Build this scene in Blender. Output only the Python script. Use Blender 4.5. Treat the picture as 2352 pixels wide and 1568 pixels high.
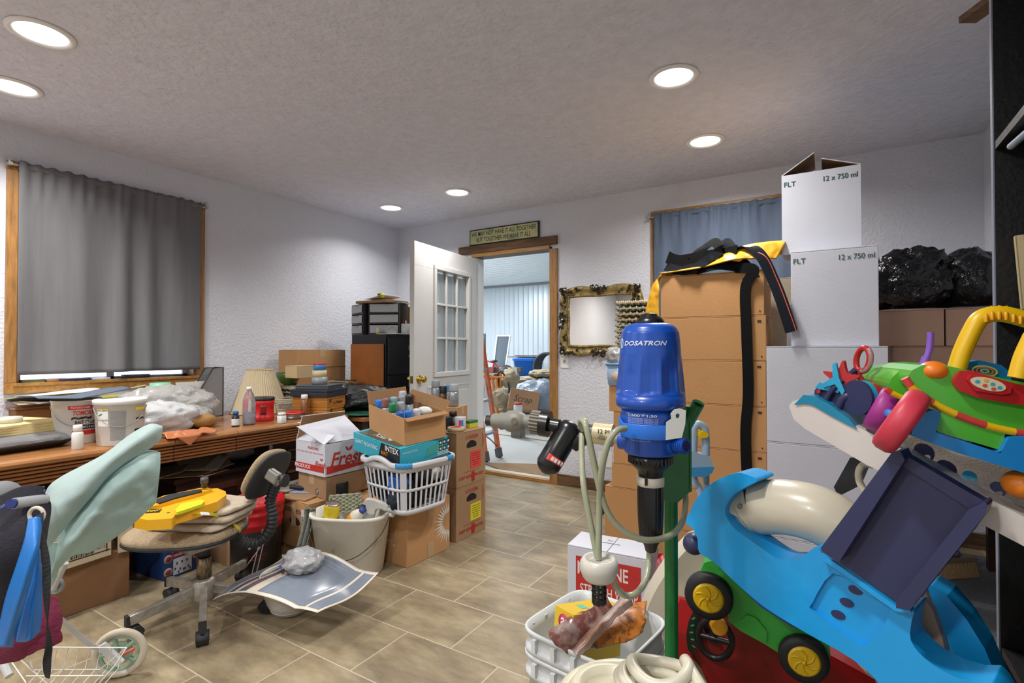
import bpy, math, random
from mathutils import Vector as V, Matrix, noise as NZ, geometry as GEO
D = bpy.data
for o in list(D.objects): D.objects.remove(o)
sc = bpy.context.scene
COL = sc.collection
R = math.radians
# ---------------------------------------------------------------- camera
FPX, CX, CY = 1189.0, 1176.0, 784.0
CAMZ = 1.18
cd = D.cameras.new('camera'); cam = D.objects.new('camera', cd); COL.objects.link(cam)
cd.sensor_width = 36; cd.lens = 36*FPX/2352; cd.clip_start = .02; cd.clip_end = 200
cam.location = (0, 0, CAMZ)
cam.rotation_euler = (R(90+.77), 0, R(31.7))
sc.camera = cam
RM = cam.rotation_euler.to_matrix(); C0 = V((0, 0, CAMZ))
def ray(px, py): return RM @ V(((px-CX)/FPX, -(py-CY)/FPX, -1))
def at(px, py, d): return C0 + ray(px, py)*d          # point at distance d along the view axis
def atz(px, py, z=0): r = ray(px, py); return C0 + r*((z-CAMZ)/r.z)
def atx(px, py, x): r = ray(px, py); return C0 + r*(x/r.x)
def aty(px, py, y): r = ray(px, py); return C0 + r*(y/r.y)
def atp(px, py, p, n):
    r = ray(px, py); return C0 + r*((V(p)-C0).dot(V(n))/r.dot(V(n)))
# ---------------------------------------------------------------- world, exposure
sc.view_settings.view_transform = 'Standard'; sc.view_settings.look = 'None'
sc.view_settings.gamma = 1; sc.view_settings.use_curve_mapping = False
sc.view_settings.exposure = .1
w = D.worlds.new('world'); sc.world = w; w.use_nodes = True
w.node_tree.nodes['Background'].inputs[0].default_value = (.72, .8, 1, 1)
w.node_tree.nodes['Background'].inputs[1].default_value = 3.5
# ---------------------------------------------------------------- materials
def lin(c):
    if isinstance(c, str): c = [int(c[i:i+2], 16)/255 for i in (0, 2, 4)]
    return tuple(x/12.92 if x <= .04045 else ((x+.055)/1.055)**2.4 for x in c[:3]) + (1,)
def mat(name, col, rough=.6, metal=0, bump=None, var=None, var_col=None, trans=0, alpha=1, emit=0,
        sub=0, stretch=(1, 1, 1), spec=None, coat=0, translucent=0):
    m = D.materials.new(name); m.use_nodes = True
    nt = m.node_tree; N = nt.nodes; L = nt.links; b = N['Principled BSDF']; c = lin(col)
    b.inputs['Base Color'].default_value = c; b.inputs['Roughness'].default_value = rough
    b.inputs['Metallic'].default_value = metal
    if trans: b.inputs['Transmission Weight'].default_value = trans
    if alpha < 1: b.inputs['Alpha'].default_value = alpha
    if coat: b.inputs['Coat Weight'].default_value = coat
    if spec is not None: b.inputs['Specular IOR Level'].default_value = spec
    if emit:
        b.inputs['Emission Color'].default_value = c; b.inputs['Emission Strength'].default_value = emit
    if var or bump:
        tc = N.new('ShaderNodeTexCoord'); mp = N.new('ShaderNodeMapping'); L.new(tc.outputs['Object'], mp.inputs[0])
        mp.inputs['Scale'].default_value = stretch
    if var:
        n = N.new('ShaderNodeTexNoise'); n.inputs['Scale'].default_value = var[0]; n.inputs['Detail'].default_value = 6
        n.inputs['Roughness'].default_value = .62
        L.new(mp.outputs[0], n.inputs[0])
        cr = N.new('ShaderNodeValToRGB'); L.new(n.outputs[0], cr.inputs[0])
        c2 = lin(var_col) if var_col else tuple(x*(1-var[1]) for x in c[:3])+(1,)
        cr.color_ramp.elements[0].position = .32; cr.color_ramp.elements[0].color = c2
        cr.color_ramp.elements[1].position = .32 + (var[2] if len(var) > 2 else .36); cr.color_ramp.elements[1].color = c
        L.new(cr.outputs[0], b.inputs['Base Color'])
    if bump:
        n = N.new('ShaderNodeTexNoise'); n.inputs['Scale'].default_value = bump[0]; n.inputs['Detail'].default_value = 5
        L.new(mp.outputs[0], n.inputs[0])
        bp = N.new('ShaderNodeBump'); bp.inputs['Strength'].default_value = bump[1]
        bp.inputs['Distance'].default_value = bump[2] if len(bump) > 2 else .01
        L.new(n.outputs[0], bp.inputs['Height']); L.new(bp.outputs[0], b.inputs['Normal'])
    if translucent:
        t = N.new('ShaderNodeBsdfTranslucent'); t.inputs[0].default_value = c
        mx = N.new('ShaderNodeMixShader'); mx.inputs[0].default_value = translucent
        L.new(b.outputs[0], mx.inputs[1]); L.new(t.outputs[0], mx.inputs[2])
        L.new(mx.outputs[0], N['Material Output'].inputs[0])
    return m
_pm = {}
def pm(col, rough=.45, **k):                           # simple shared material by colour
    key = (col, rough, tuple(sorted(k.items())))
    if key not in _pm: _pm[key] = mat('m_'+col, col, rough, **k)
    return _pm[key]
# ---------------------------------------------------------------- mesh builder
FONT = {}
def textmesh(s, bold=0, italic=0):
    k = (s, bold, italic)
    if k in FONT: return FONT[k]
    cu = D.curves.new('t', 'FONT'); cu.body = s; cu.size = 1; cu.align_x = 'CENTER'; cu.align_y = 'CENTER'
    cu.offset = .012*bold; cu.shear = .28*italic; cu.resolution_u = 3; cu.space_line = .9
    ob = D.objects.new('t', cu); COL.objects.link(ob)
    me = D.meshes.new_from_object(ob.evaluated_get(bpy.context.evaluated_depsgraph_get()))
    vs = [v.co.copy() for v in me.vertices]; fs = [tuple(p.vertices) for p in me.polygons]
    D.objects.remove(ob); D.curves.remove(cu); D.meshes.remove(me)
    FONT[k] = (vs, fs); return FONT[k]
def frame(o, x, n):                                    # matrix with origin o, X axis x, Z axis n
    x = V(x).normalized(); n = V(n); n = (n - x*n.dot(x)).normalized(); y = n.cross(x)
    m = Matrix((x, y, n)).transposed().to_4x4(); m.translation = V(o); return m
def rotz(a): return Matrix.Rotation(a, 4, 'Z')
def rx(a): return Matrix.Rotation(a, 4, 'X')
def ry(a): return Matrix.Rotation(a, 4, 'Y')
def T(x, y=None, z=None):
    return Matrix.Translation(V((x, y, z)) if y is not None else V(x))
class MB:
    def __init__(s, m=None): s.v = []; s.f = []; s.mi = []; s.sm = []; s.mats = []; s.M = Matrix.Identity(4); s.cur = m
    def add(s, vs, fs, m=None, smooth=False, M=None):
        m = m or s.cur
        if m not in s.mats: s.mats.append(m)
        i = s.mats.index(m); n = len(s.v); X = s.M @ M if M is not None else s.M
        s.v += [X @ V(v) for v in vs]
        for f in fs: s.f.append(tuple(a+n for a in f)); s.mi.append(i); s.sm.append(smooth)
        return s
    def box(s, c, z, m=None, M=None, tap=1.0):         # centre, size
        x, y, h = z[0]/2, z[1]/2, z[2]/2
        vs = [(c[0]+a*x*(tap if k > 0 else 1), c[1]+b*y*(tap if k > 0 else 1), c[2]+k*h) for k in (-1, 1) for a, b in ((-1, -1), (1, -1), (1, 1), (-1, 1))]
        return s.add(vs, [(3, 2, 1, 0), (4, 5, 6, 7), (0, 1, 5, 4), (1, 2, 6, 5), (2, 3, 7, 6), (3, 0, 4, 7)], m, False, M)
    def bb(s, a, b, m=None, M=None):                   # min/max corners
        a, b = V(a), V(b); return s.box((a+b)/2, b-a, m, M)
    def hexa(s, p, m=None):                            # 8 points: 4 bottom, 4 top
        return s.add(p, [(3, 2, 1, 0), (4, 5, 6, 7), (0, 1, 5, 4), (1, 2, 6, 5), (2, 3, 7, 6), (3, 0, 4, 7)], m)
    def tube(s, pts, r, n=10, m=None, closed=False, cap=True, M=None, flat=None, up=None):
        pts = [V(p) for p in pts]; N = len(pts); vs = []; rr = r if isinstance(r, (list, tuple)) else [r]*N
        prev = None
        for i, p in enumerate(pts):
            if closed: t = pts[(i+1) % N]-pts[i-1]
            else: t = pts[min(i+1, N-1)]-pts[max(i-1, 0)]
            if t.length < 1e-9: t = V((0, 0, 1))
            t.normalize()
            if prev is None:
                a = V(up) if up else (V((0, 0, 1)) if abs(t.z) < .9 else V((1, 0, 0)))
            else: a = prev
            a = (a - t*a.dot(t)).normalized(); b = t.cross(a); prev = a
            k = flat or 1
            for j in range(n):
                q = 2*math.pi*j/n + (math.pi/n)
                vs.append(p + a*math.cos(q)*rr[i]*k + b*math.sin(q)*rr[i])
        fs = []
        for i in range(N if closed else N-1):
            for j in range(n):
                a, b = i*n+j, i*n+(j+1) % n; c, d = ((i+1) % N)*n+j, ((i+1) % N)*n+(j+1) % n
                fs.append((a, b, d, c))
        s.add(vs, fs, m, n > 4, M)
        if not closed and cap:
            s.add(vs[:n], [tuple(range(n))[::-1]], m, False, M); s.add(vs[-n:], [tuple(range(n))], m, False, M)
        return s
    def ribbon(s, pts, wd, side, th=.003, m=None, M=None):    # flat strap; side = width direction (or list)
        pts = [V(p) for p in pts]; N = len(pts); vs = []
        for i, p in enumerate(pts):
            t = (pts[min(i+1, N-1)]-pts[max(i-1, 0)]).normalized()
            sd = V(side[i] if isinstance(side, list) else side); sd = (sd - t*sd.dot(t)).normalized(); n = t.cross(sd)
            ww = wd[i] if isinstance(wd, (list, tuple)) else wd
            for a, b in ((-1, -1), (1, -1), (1, 1), (-1, 1)): vs.append(p + sd*a*ww/2 + n*b*th/2)
        fs = [(3, 2, 1, 0), tuple(4*(N-1)+k for k in range(4))]
        for i in range(N-1):
            for j in range(4): fs.append((4*i+j, 4*i+(j+1) % 4, 4*i+4+(j+1) % 4, 4*i+4+j))
        return s.add(vs, fs, m, False, M)
    def lathe(s, prof, n=28, c=(0, 0, 0), m=None, M=None, smooth=True, sx=1, sy=1, sq=None):
        vs = []; fs = []; K = len(prof)
        for r, z in prof:
            for j in range(n):
                a = 2*math.pi*(j+.5)/n; x, y = math.cos(a), math.sin(a)
                if sq: q = (abs(x)**sq+abs(y)**sq)**(-1/sq); x *= q; y *= q
                vs.append((c[0]+r*x*sx, c[1]+r*y*sy, c[2]+z))
        for i in range(K-1):
            for j in range(n):
                fs.append((i*n+j, i*n+(j+1) % n, (i+1)*n+(j+1) % n, (i+1)*n+j))
        if prof[0][0] > 1e-5: fs.append(tuple(range(n))[::-1])
        if prof[-1][0] > 1e-5: fs.append(tuple((K-1)*n+j for j in range(n)))
        return s.add(vs, fs, m, smooth, M)
    def prism(s, pts, h0, h1, m=None, M=None, smooth=False, holes=()):   # polygon in local XY extruded along Z
        loops = [list(pts)]+[list(h) for h in holes]; flat = [V((p[0], p[1], 0)) for l in loops for p in l]
        tri = GEO.tessellate_polygon([[V((p[0], p[1], 0)) for p in l] for l in loops])
        n = len(flat); vs = [(p.x, p.y, h0) for p in flat]+[(p.x, p.y, h1) for p in flat]
        ar = sum(pts[i][0]*pts[(i+1) % len(pts)][1]-pts[(i+1) % len(pts)][0]*pts[i][1] for i in range(len(pts)))
        fs = []
        for t in tri:
            a, b, c = [flat[i] for i in t]; cw = ((b-a).cross(c-a)).z < 0
            t = tuple(t)[::-1] if cw else tuple(t)
            fs.append(t[::-1]); fs.append(tuple(i+n for i in t))
        s.add(vs, fs, m, False, M); k = 0
        for li, l in enumerate(loops):
            a = sum(l[i][0]*l[(i+1) % len(l)][1]-l[(i+1) % len(l)][0]*l[i][1] for i in range(len(l)))
            L = len(l); sv = [(p[0], p[1], h0) for p in l]+[(p[0], p[1], h1) for p in l]; sf = []
            for i in range(L):
                j = (i+1) % L; q = (i, j, L+j, L+i)
                sf.append(q if ((a > 0) == (li == 0)) == (h1 > h0) else q[::-1])
            s.add(sv, sf, m, smooth, M)
        return s
    def ell(s, c, r, n=20, k=12, m=None, M=None, fn=None):
        if not hasattr(r, '__len__'): r = (r, r, r)
        vs = []; fs = []
        for i in range(k+1):
            ph = math.pi*i/k
            for j in range(n):
                th = 2*math.pi*j/n; d = V((math.sin(ph)*math.cos(th), math.sin(ph)*math.sin(th), -math.cos(ph)))
                q = fn(d) if fn else 1
                vs.append((c[0]+d.x*r[0]*q, c[1]+d.y*r[1]*q, c[2]+d.z*r[2]*q))
        for i in range(k):
            for j in range(n): fs.append((i*n+j, i*n+(j+1) % n, (i+1)*n+(j+1) % n, (i+1)*n+j))
        return s.add(vs, fs, m, True, M)
    def grid(s, fn, nu, nv, m=None, M=None, smooth=True, th=0, wrap=False):   # fn(u,v) in 0..1
        P = [[V(fn(i/nu, j/nv)) for j in range(nv+1)] for i in range(nu+1)]
        vs = [p for r in P for p in r]; W = nv+1
        fs = [(i*W+j, (i+1)*W+j, (i+1)*W+j+1, i*W+j+1) for i in range(nu) for j in range(nv)]
        if th:
            off = []
            for i in range(nu+1):
                for j in range(nv+1):
                    du = P[min(i+1, nu)][j]-P[max(i-1, 0)][j]; dv = P[i][min(j+1, nv)]-P[i][max(j-1, 0)]
                    nn = du.cross(dv)
                    nn = nn.normalized() if nn.length > 1e-12 else V((0, 0, 1))
                    off.append(P[i][j]-nn*th)
            n = len(vs); vs = vs+off; fs += [tuple(a+n for a in f)[::-1] for f in fs]
            ring = [i*W for i in range(nu+1)]+[nu*W+j for j in range(1, nv+1)]+[i*W+nv for i in range(nu-1, -1, -1)]+[j for j in range(nv-1, 0, -1)]
            for a, b in zip(ring, ring[1:]+ring[:1]): fs.append((b, a, a+n, b+n))
        return s.add(vs, fs, m, smooth, M)
    def text(s, t, size, M, m, bold=1, italic=0, sx=1, fit=None):      # fit = total width
        vs, fs = textmesh(t, bold, italic)
        if not vs: return s
        k = size
        if fit:
            ww = max(v.x for v in vs)-min(v.x for v in vs); sx = fit/ww/k
        return s.add([(v.x*k*sx, v.y*k, .0006) for v in vs], fs, m, False, M)
    def build(s, name, parent=None, loc=None, rz=0, bevel=0, seg=2, subd=0, world=None, solid=0):
        me = D.meshes.new(name); ob = D.objects.new(name, me); COL.objects.link(ob)
        Mi = None
        if world is None: world = parent is not None
        if parent is not None:
            ob.parent = parent
            if world: Mi = WM[parent.name].inverted()
            WM[ob.name] = WM[parent.name].copy()
        else:
            Mw = T(loc) @ rotz(rz) if loc is not None else Matrix.Identity(4)
            ob.matrix_world = Mw; ob.location = Mw.translation; ob.rotation_euler = (0, 0, rz); WM[ob.name] = Mw
            if world and loc is not None: Mi = Mw.inverted()
        vs = [Mi @ v for v in s.v] if Mi is not None else s.v
        me.from_pydata([tuple(v) for v in vs], [], s.f)
        for m in s.mats: me.materials.append(m)
        me.polygons.foreach_set('material_index', s.mi); me.polygons.foreach_set('use_smooth', s.sm)
        me.update(); me.validate()
        if bevel:
            b = ob.modifiers.new('bevel', 'BEVEL'); b.width = bevel; b.segments = seg; b.limit_method = 'ANGLE'; b.angle_limit = R(40)
            b.harden_normals = False
        if solid:
            b = ob.modifiers.new('solid', 'SOLIDIFY'); b.thickness = solid; b.offset = 0
        if subd:
            b = ob.modifiers.new('sub', 'SUBSURF'); b.levels = subd; b.render_levels = subd
        return ob
WM = {}
def tag(o, label=None, cat=None, group=None, kind=None):
    if label: o['label'] = label
    if cat: o['category'] = cat
    if group: o['group'] = group
    if kind: o['kind'] = kind
    return o
def thing(name, label, cat, loc=(0, 0, 0), rz=0, group=None):
    o = D.objects.new(name, None); COL.objects.link(o); o.location = loc; o.rotation_euler = (0, 0, rz)
    o.empty_display_size = .05
    WM[o.name] = T(loc) @ rotz(rz); return tag(o, label, cat, group)
def struct(mb, name, **k): o = mb.build(name, **k); o['kind'] = 'structure'; return o
def dup(root, loc, rz=0, label=None, group=None):
    def cp(o, par):
        c = o.copy(); COL.objects.link(c); c.parent = par; WM[c.name] = WM[o.name].copy()
        for ch in [x for x in D.objects if x.parent == o]: cp(ch, c)
        return c
    r = cp(root, None); r.location = loc; r.rotation_euler = (0, 0, rz); WM[r.name] = T(loc) @ rotz(rz)
    if label: r['label'] = label
    if group: r['group'] = group
    return r
def spl(pts, n=8, closed=False):                       # Catmull-Rom through points
    pts = [V(p) for p in pts]; out = []; N = len(pts)
    rng = range(N) if closed else range(N-1)
    for i in rng:
        if closed: a, b, c, d = pts[i-1], pts[i], pts[(i+1) % N], pts[(i+2) % N]
        else: a, b, c, d = pts[max(i-1, 0)], pts[i], pts[i+1], pts[min(i+2, N-1)]
        for k in range(n):
            t = k/n; out.append(.5*((2*b)+(c-a)*t+(2*a-5*b+4*c-d)*t*t+(3*b-a-3*c+d)*t**3))
    if not closed: out.append(pts[-1])
    return out
def spl2(pts, n=6, closed=True): return [(p.x, p.y) for p in spl([(a, b, 0) for a, b in pts], n, closed)]
def blob(c, r, seed=0, amp=.15, fq=2.2, n=36, k=24, flat=None, m=None, sharp=0, mb=None, M=None):
    mb = mb or MB(m)
    def fn(d):
        p = d*fq + V((seed*3.1, seed*1.7, seed))
        q = NZ.noise(p) + .5*NZ.noise(p*2.3) + .25*NZ.noise(p*5.1)
        if sharp: q += sharp*(1-2*abs(NZ.noise(p*1.9)))*.8 + sharp*.5*(1-2*abs(NZ.noise(p*4.2)))
        return 1+amp*q
    n0 = len(mb.v); mb.ell(c, r, n, k, m, M, fn)
    if flat is not None:
        for i in range(n0, len(mb.v)):
            if mb.v[i].z < flat: mb.v[i].z = flat
    return mb
# ---------------------------------------------------------------- lights of the room
H = 2.45; XL, XR, YB, YF = -3.94, .77, 4.05, -2.6
M_white_trim = mat('white_plastic_trim', 'e8e8e6', .4)
M_diff = mat('lamp_diffuser', 'ffffff', .5, emit=2.5)
LAMP = 15
def ceiling_light(x, y, label, e=LAMP, sp=140):
    t = thing('ceiling_light', label, 'ceiling light', (x, y, H), 0, 'recessed ceiling lights')
    MB(M_white_trim).lathe([(.085, -.001), (.112, -.001), (.112, -.006), (.098, -.012), (.088, -.008), (.085, -.001)], 40).build('trim_ring', t, world=False)
    MB(M_diff).lathe([(.001, -.006), (.06, -.006), (.088, -.004), (.088, -.001)], 40).build('diffuser', t, world=False)
    ld = D.lights.new('lamp', 'AREA'); ld.shape = 'DISK'; ld.size = .17; ld.energy = e; ld.color = (1, .965, .925); ld.spread = R(sp)
    lo = D.objects.new('light_bulb', ld); COL.objects.link(lo); lo.parent = t; lo.location = (0, 0, -.02)
for x, y, l, *ee in ((-.62, 2.44, 'recessed ceiling light right of centre, the large nearer one', 17, 155),
                (-.65, 3.30, 'small recessed ceiling light nearest the blue curtain', 17, 160),
                (-2.58, 3.33, 'recessed ceiling light in front of the open door', 10),
                (-3.37, 3.38, 'recessed ceiling light nearest the corner of the walls', 8),
                (-2.70, .763, 'recessed ceiling light at top left, larger of the pair'),
                (-3.37, .85, 'recessed ceiling light cut by the left photo edge'),
                (-.62, .4, 'unseen recessed fill light added above the viewer', 20, 160),  # this and the next two are unseen fixtures, added to fill the front faces
                (-2.9, -1.3, 'unseen recessed fill light added behind the viewer at left', 38, 170),
                (-.8, -1.3, 'unseen recessed fill light added behind the viewer', 38, 170)):
    ceiling_light(x, y, l, *ee)
# unseen lamps added for the workshop's daylight are built with it
# ---------------------------------------------------------------- room shell
def node_mat(name): m = D.materials.new(name); m.use_nodes = True; return m, m.node_tree.nodes, m.node_tree.links
M_wall = mat('white_textured_wall', 'd6d9e2', .85, bump=(55, .55, .012), var=(1.3, .06))
M_ceil = mat('knockdown_ceiling', 'd9dce8', .9, bump=(34, .7, .02), var=(16, .1, .3))
# floor: stone-look tiles
M_floor, N, L = node_mat('stone_tile_floor'); b = N['Principled BSDF']
tc = N.new('ShaderNodeTexCoord'); mp = N.new('ShaderNodeMapping'); L.new(tc.outputs['Object'], mp.inputs[0])
mp.inputs['Location'].default_value = (.16, .21, 0)
br = N.new('ShaderNodeTexBrick'); L.new(mp.outputs[0], br.inputs[0])
br.inputs['Color1'].default_value = (.0, .0, .0, 1); br.inputs['Color2'].default_value = (1, 1, 1, 1)
br.inputs['Scale'].default_value = 1; br.inputs['Brick Width'].default_value = .45; br.inputs['Row Height'].default_value = .305
br.inputs['Mortar Size'].default_value = .003; br.inputs['Mortar Smooth'].default_value = .3; br.inputs['Bias'].default_value = 0
br.offset = .5; br.offset_frequency = 2
n1 = N.new('ShaderNodeTexNoise'); n1.inputs['Scale'].default_value = 3.2; n1.inputs['Detail'].default_value = 9; n1.inputs['Roughness'].default_value = .7
mp2 = N.new('ShaderNodeMapping'); mp2.inputs['Scale'].default_value = (1, 2.6, 1); mp2.inputs['Rotation'].default_value = (0, 0, .5)
L.new(tc.outputs['Object'], mp2.inputs[0])
ad = N.new('ShaderNodeVectorMath'); ad.operation = 'ADD'; L.new(mp2.outputs[0], ad.inputs[0])
ms = N.new('ShaderNodeVectorMath'); ms.operation = 'SCALE'; ms.inputs[3].default_value = 7; L.new(br.outputs[0], ms.inputs[0]); L.new(ms.outputs[0], ad.inputs[1])
L.new(ad.outputs[0], n1.inputs[0])
cr = N.new('ShaderNodeValToRGB'); L.new(n1.outputs[0], cr.inputs[0])
e = cr.color_ramp.elements; e[0].position = .3; e[0].color = lin('6f6350'); e[1].position = .68; e[1].color = lin('a89a7e')
x = e.new(.5); x.color = lin('8f8167')
mx = N.new('ShaderNodeMixRGB'); L.new(br.outputs['Fac'], mx.inputs[0]); L.new(cr.outputs[0], mx.inputs[1]); mx.inputs[2].default_value = lin('b9b09c')
L.new(mx.outputs[0], b.inputs['Base Color']); b.inputs['Roughness'].default_value = .38
bp = N.new('ShaderNodeBump'); bp.inputs['Strength'].default_value = .35; bp.inputs['Distance'].default_value = .004
L.new(n1.outputs[0], bp.inputs['Height']); L.new(bp.outputs[0], b.inputs['Normal'])
struct(MB(M_floor).bb((XL-.15, YF-.15, -.1), (XR+.15, YB+.02, 0)), 'floor')
struct(MB(M_ceil).bb((XL-.15, YF-.15, H), (XR+.15, YB+.14, H+.1)), 'ceiling')
# left window opening: from pixels on the left wall
WY0, WY1 = atx(40, 500, XL).y, atx(452, 500, XL).y; WZ0, WZ1 = .985, 2.19
m = MB(M_wall); m.bb((XL-.14, YF-.15, 0), (XL, YB+.14, WZ0)); m.bb((XL-.14, YF-.15, WZ1), (XL, YB+.14, H)); m.bb((XL-.14, YF-.15, WZ0), (XL, WY0, WZ1)); m.bb((XL-.14, WY1, WZ0), (XL, YB+.14, WZ1))
struct(m, 'wall_left')
DX0, DX1, DZ = -2.93, -2.105, 2.055
m = MB(M_wall); m.bb((XL, YB, 0), (DX0-.02, YB+.14, H)); m.bb((DX1+.02, YB, 0), (XR+.15, YB+.14, H)); m.bb((DX0-.02, YB, DZ+.02), (DX1+.02, YB+.14, H))
struct(m, 'wall_back')
struct(MB(M_wall).bb((XR, YF-.15, 0), (XR+.14, YB, H)), 'wall_right')
struct(MB(M_wall).bb((XL, YF-.14, 0), (XR, YF, H)), 'wall_front')
# ---------------------------------------------------------------- wood trims
M_oak = mat('honey_oak_trim', 'b98745', .4, var=(7, .45), stretch=(1, 9, 9), bump=(30, .1))
M_oakv = mat('honey_oak_trim_upright', 'b08048', .4, var=(7, .5), stretch=(9, 9, 1), bump=(30, .1))
M_rough = mat('rough_stained_board', '7a5a3c', .7, var=(5, .7), stretch=(1.2, 9, 12), bump=(40, .3))
M_brk = pm('b9b9b8', .35, metal=.7)
def win_frame(y0, y1, z0, z1, x):
    f = MB(M_oak)
    wd = .05
    p = lambda a, b, c, d: f.bb((x, a, b), (x+.02, c, d), M_oakv if d-b > c-a else M_oak)
    p(y0-wd, z1, y1+wd, z1+wd); p(y0-wd, z0, y0, z1); p(y1, z0, y1+wd, z1)
    f.bb((x-.1, y0-wd*.3, z0-.02), (x+.03, y1+wd*.3, z0), M_oak)
    f.bb((x, y0-wd, z0-.06), (x+.02, y1+wd, z0-.0), M_oak)
    f.bb((x-.13, y0, z0), (x-.0, y0+.015, z1), M_oakv); f.bb((x-.13, y1-.015, z0), (x-.0, y1, z1), M_oakv); f.bb((x-.13, y0, z1-.015), (x, y1, z1), M_oak)
    return f
wf = struct(win_frame(WY0, WY1, WZ0, WZ1, XL+.001), 'window_1', bevel=.003)
g = MB(mat('window_glass', 'ffffff', .02, trans=1)); g.bb((XL-.11, WY0+.02, WZ0+.02), (XL-.105, WY1-.02, WZ1-.02)); g.build('glass_pane', wf)
g = MB(pm('dcd6d6', .4)); 
for a, b_, c, d in ((WY0+.015, WZ0, WY1-.015, WZ0+.012), (WY0+.015, WZ1-.045, WY1-.015, WZ1-.015), (WY0+.015, WZ0, WY0+.045, WZ1-.015), (WY1-.045, WZ0, WY1-.015, WZ1-.015), ((WY0+WY1)/2-.02, WZ0, (WY0+WY1)/2+.02, WZ1-.015)):
    g.bb((XL-.125, a, b_), (XL-.09, c, d))
g.build('sash', wf)
def curtain(name, label, P0, P1, ztop, zbot, nrm, m, seed, grp=None):
    # P0,P1 ends along the rod, nrm = into the room
    P0, P1, nrm = V(P0), V(P1), V(nrm); Lc = (P1-P0).length
    def fn(u, v):
        s = u*Lc; z = ztop+.012-(ztop+.012-zbot)*v
        gath = max(0, 1-v*5)
        a = .014*math.sin(s*30+1.5*math.sin(s*9+seed))*(.35+.9*v) + .010*NZ.noise(V((s*7, v*1.2, seed)))*(1+2*v)
        a += gath*.009*math.sin(s*95+4*NZ.noise(V((s*6, 0, seed))))
        if .035 < v < .06: a += .002
        q = P0+(P1-P0)*u + nrm*(.02+a)
        zz = z + (.006*NZ.noise(V((s*4, 3, seed))) if v > .97 else 0) + (.004*math.sin(s*90) if v < .01 else 0)
        return (q.x, q.y, zz)
    t = thing(name, label, 'curtain', (P0.x, P0.y, zbot), 0)
    mb = MB(m); mb.grid(fn, 220, 46, th=.0015); mb.build('curtain_fabric', t)
    mr = MB(m)
    def fn2(u, v):
        s = u*Lc; q = P0+(P1-P0)*u
        aa = math.pi*2*v; r = .013+.003*math.sin(s*95)+.002*NZ.noise(V((s*30, v*3, seed)))
        q = q+nrm*(.012+r*math.cos(aa)); return (q.x, q.y, ztop-.012+r*1.5*math.sin(aa))
    mr.grid(fn2, 220, 10); mr.build('rod_pocket', t)
    r = thing('curtain_rod', 'thin metal rod holding up the %s' % label.split(' hanging')[0].split(' covering')[0], 'curtain rod', (P0.x, P0.y, ztop))
    dirv = (P1-P0).normalized()
    MB(M_brk).tube([P0-dirv*.05+nrm*.012+V((0, 0, ztop-.012-P0.z)), P1+dirv*.05+nrm*.012+V((0, 0, ztop-.012-P1.z))], .006, 10).build('rod', r)
    for p in (P0-dirv*.035, P1+dirv*.035):
        q = V((p.x, p.y, ztop-.012))
        b_ = MB(M_brk); b_.tube([q-nrm*.01, q+nrm*.03], .010, 10); b_.tube([q+nrm*.006+V((0, 0, -.0)), q+nrm*.006+V((0, 0, .03))], .007, 8); b_.tube([q-nrm*.004+V((0, 0, .03)), q+nrm*.014+V((0, 0, .03))], .013, 12)
        b_.build('bracket', r)
M_cur1 = mat('grey_curtain_cloth', '86868a', .9, var=(3, .25), stretch=(6, 6, .4), bump=(700, .35, .001), translucent=.25)
M_cur2 = mat('blue_grey_curtain_cloth', '64738a', .9, var=(3, .25), stretch=(6, 6, .4), bump=(700, .35, .001), translucent=.1)
curtain('curtain', 'charcoal grey curtain covering the left window', (XL+.03, WY0-.01, 2.2), (XL+.03, WY1+.01, 2.2), 2.225, 1.03, (1, 0, 0), M_cur1, 1)
# second window
W2a, W2b = aty(1497, 600, YB).x, aty(1497, 600, YB).x+1.22
W2t = aty(1500, 487, YB).z
f = MB(M_oak)
f.bb((W2a, YB-.02, W2t-.055), (W2b, YB-.001, W2t)); f.bb((W2a, YB-.02, .93), (W2a+.05, YB-.001, W2t-.055), M_oakv); f.bb((W2b-.05, YB-.02, .93), (W2b, YB-.001, W2t-.055), M_oakv); f.bb((W2a, YB-.03, .87), (W2b, YB-.001, .93))
wf2 = struct(f, 'window_2', bevel=.003)
MB(mat('window_glass_dim', '8a97a8', .05)).bb((W2a+.05, YB-.006, .93), (W2b-.05, YB-.002, W2t-.055)).build('glass_pane', wf2)
curtain('curtain', 'blue grey curtain hanging behind the carton stacks', (W2a+.03, YB-.03, 2), (W2b-.03, YB-.03, 2), W2t-.04, 1.0, (0, -1, 0), M_cur2, 5)
# door casing and threshold
f = MB(M_oakv); f.bb((DX1-.0, YB-.02, 0), (DX1+.075, YB-.001, DZ)); f.build('trim_1', bevel=.003)['kind'] = 'structure'
f = MB(M_rough); f.bb((DX0-.17, YB-.03, DZ+.035), (DX1+.075, YB-.001, DZ+.11)); f.build('trim_2', bevel=.004)['kind'] = 'structure'
f = MB(M_oak); f.bb((DX0-.02, YB-.022, DZ), (DX1, YB-.001, DZ+.035)); f.build('trim_3', bevel=.003)['kind'] = 'structure'
f = MB(M_white_trim); f.bb((DX0-.02, YB+.0, 0), (DX0+.015, YB+.14, DZ)); f.bb((DX1-.0, YB+.0, 0), (DX1+.02, YB+.14, DZ), M_oakv); f.bb((DX0, YB, DZ), (DX1, YB+.14, DZ+.02), pm('4a3a2c'))
f.build('trim_4', bevel=.003)['kind'] = 'structure'
f = MB(M_oak); f.bb((DX0+.015, YB-.02, 0.001), (DX1, YB+.03, .03)); f.bb((DX0+.015, YB+.03, 0.001), (DX1, YB+.14, .018), pm('c9c5bd')); f.build('trim_5', bevel=.004)['kind'] = 'structure'
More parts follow.
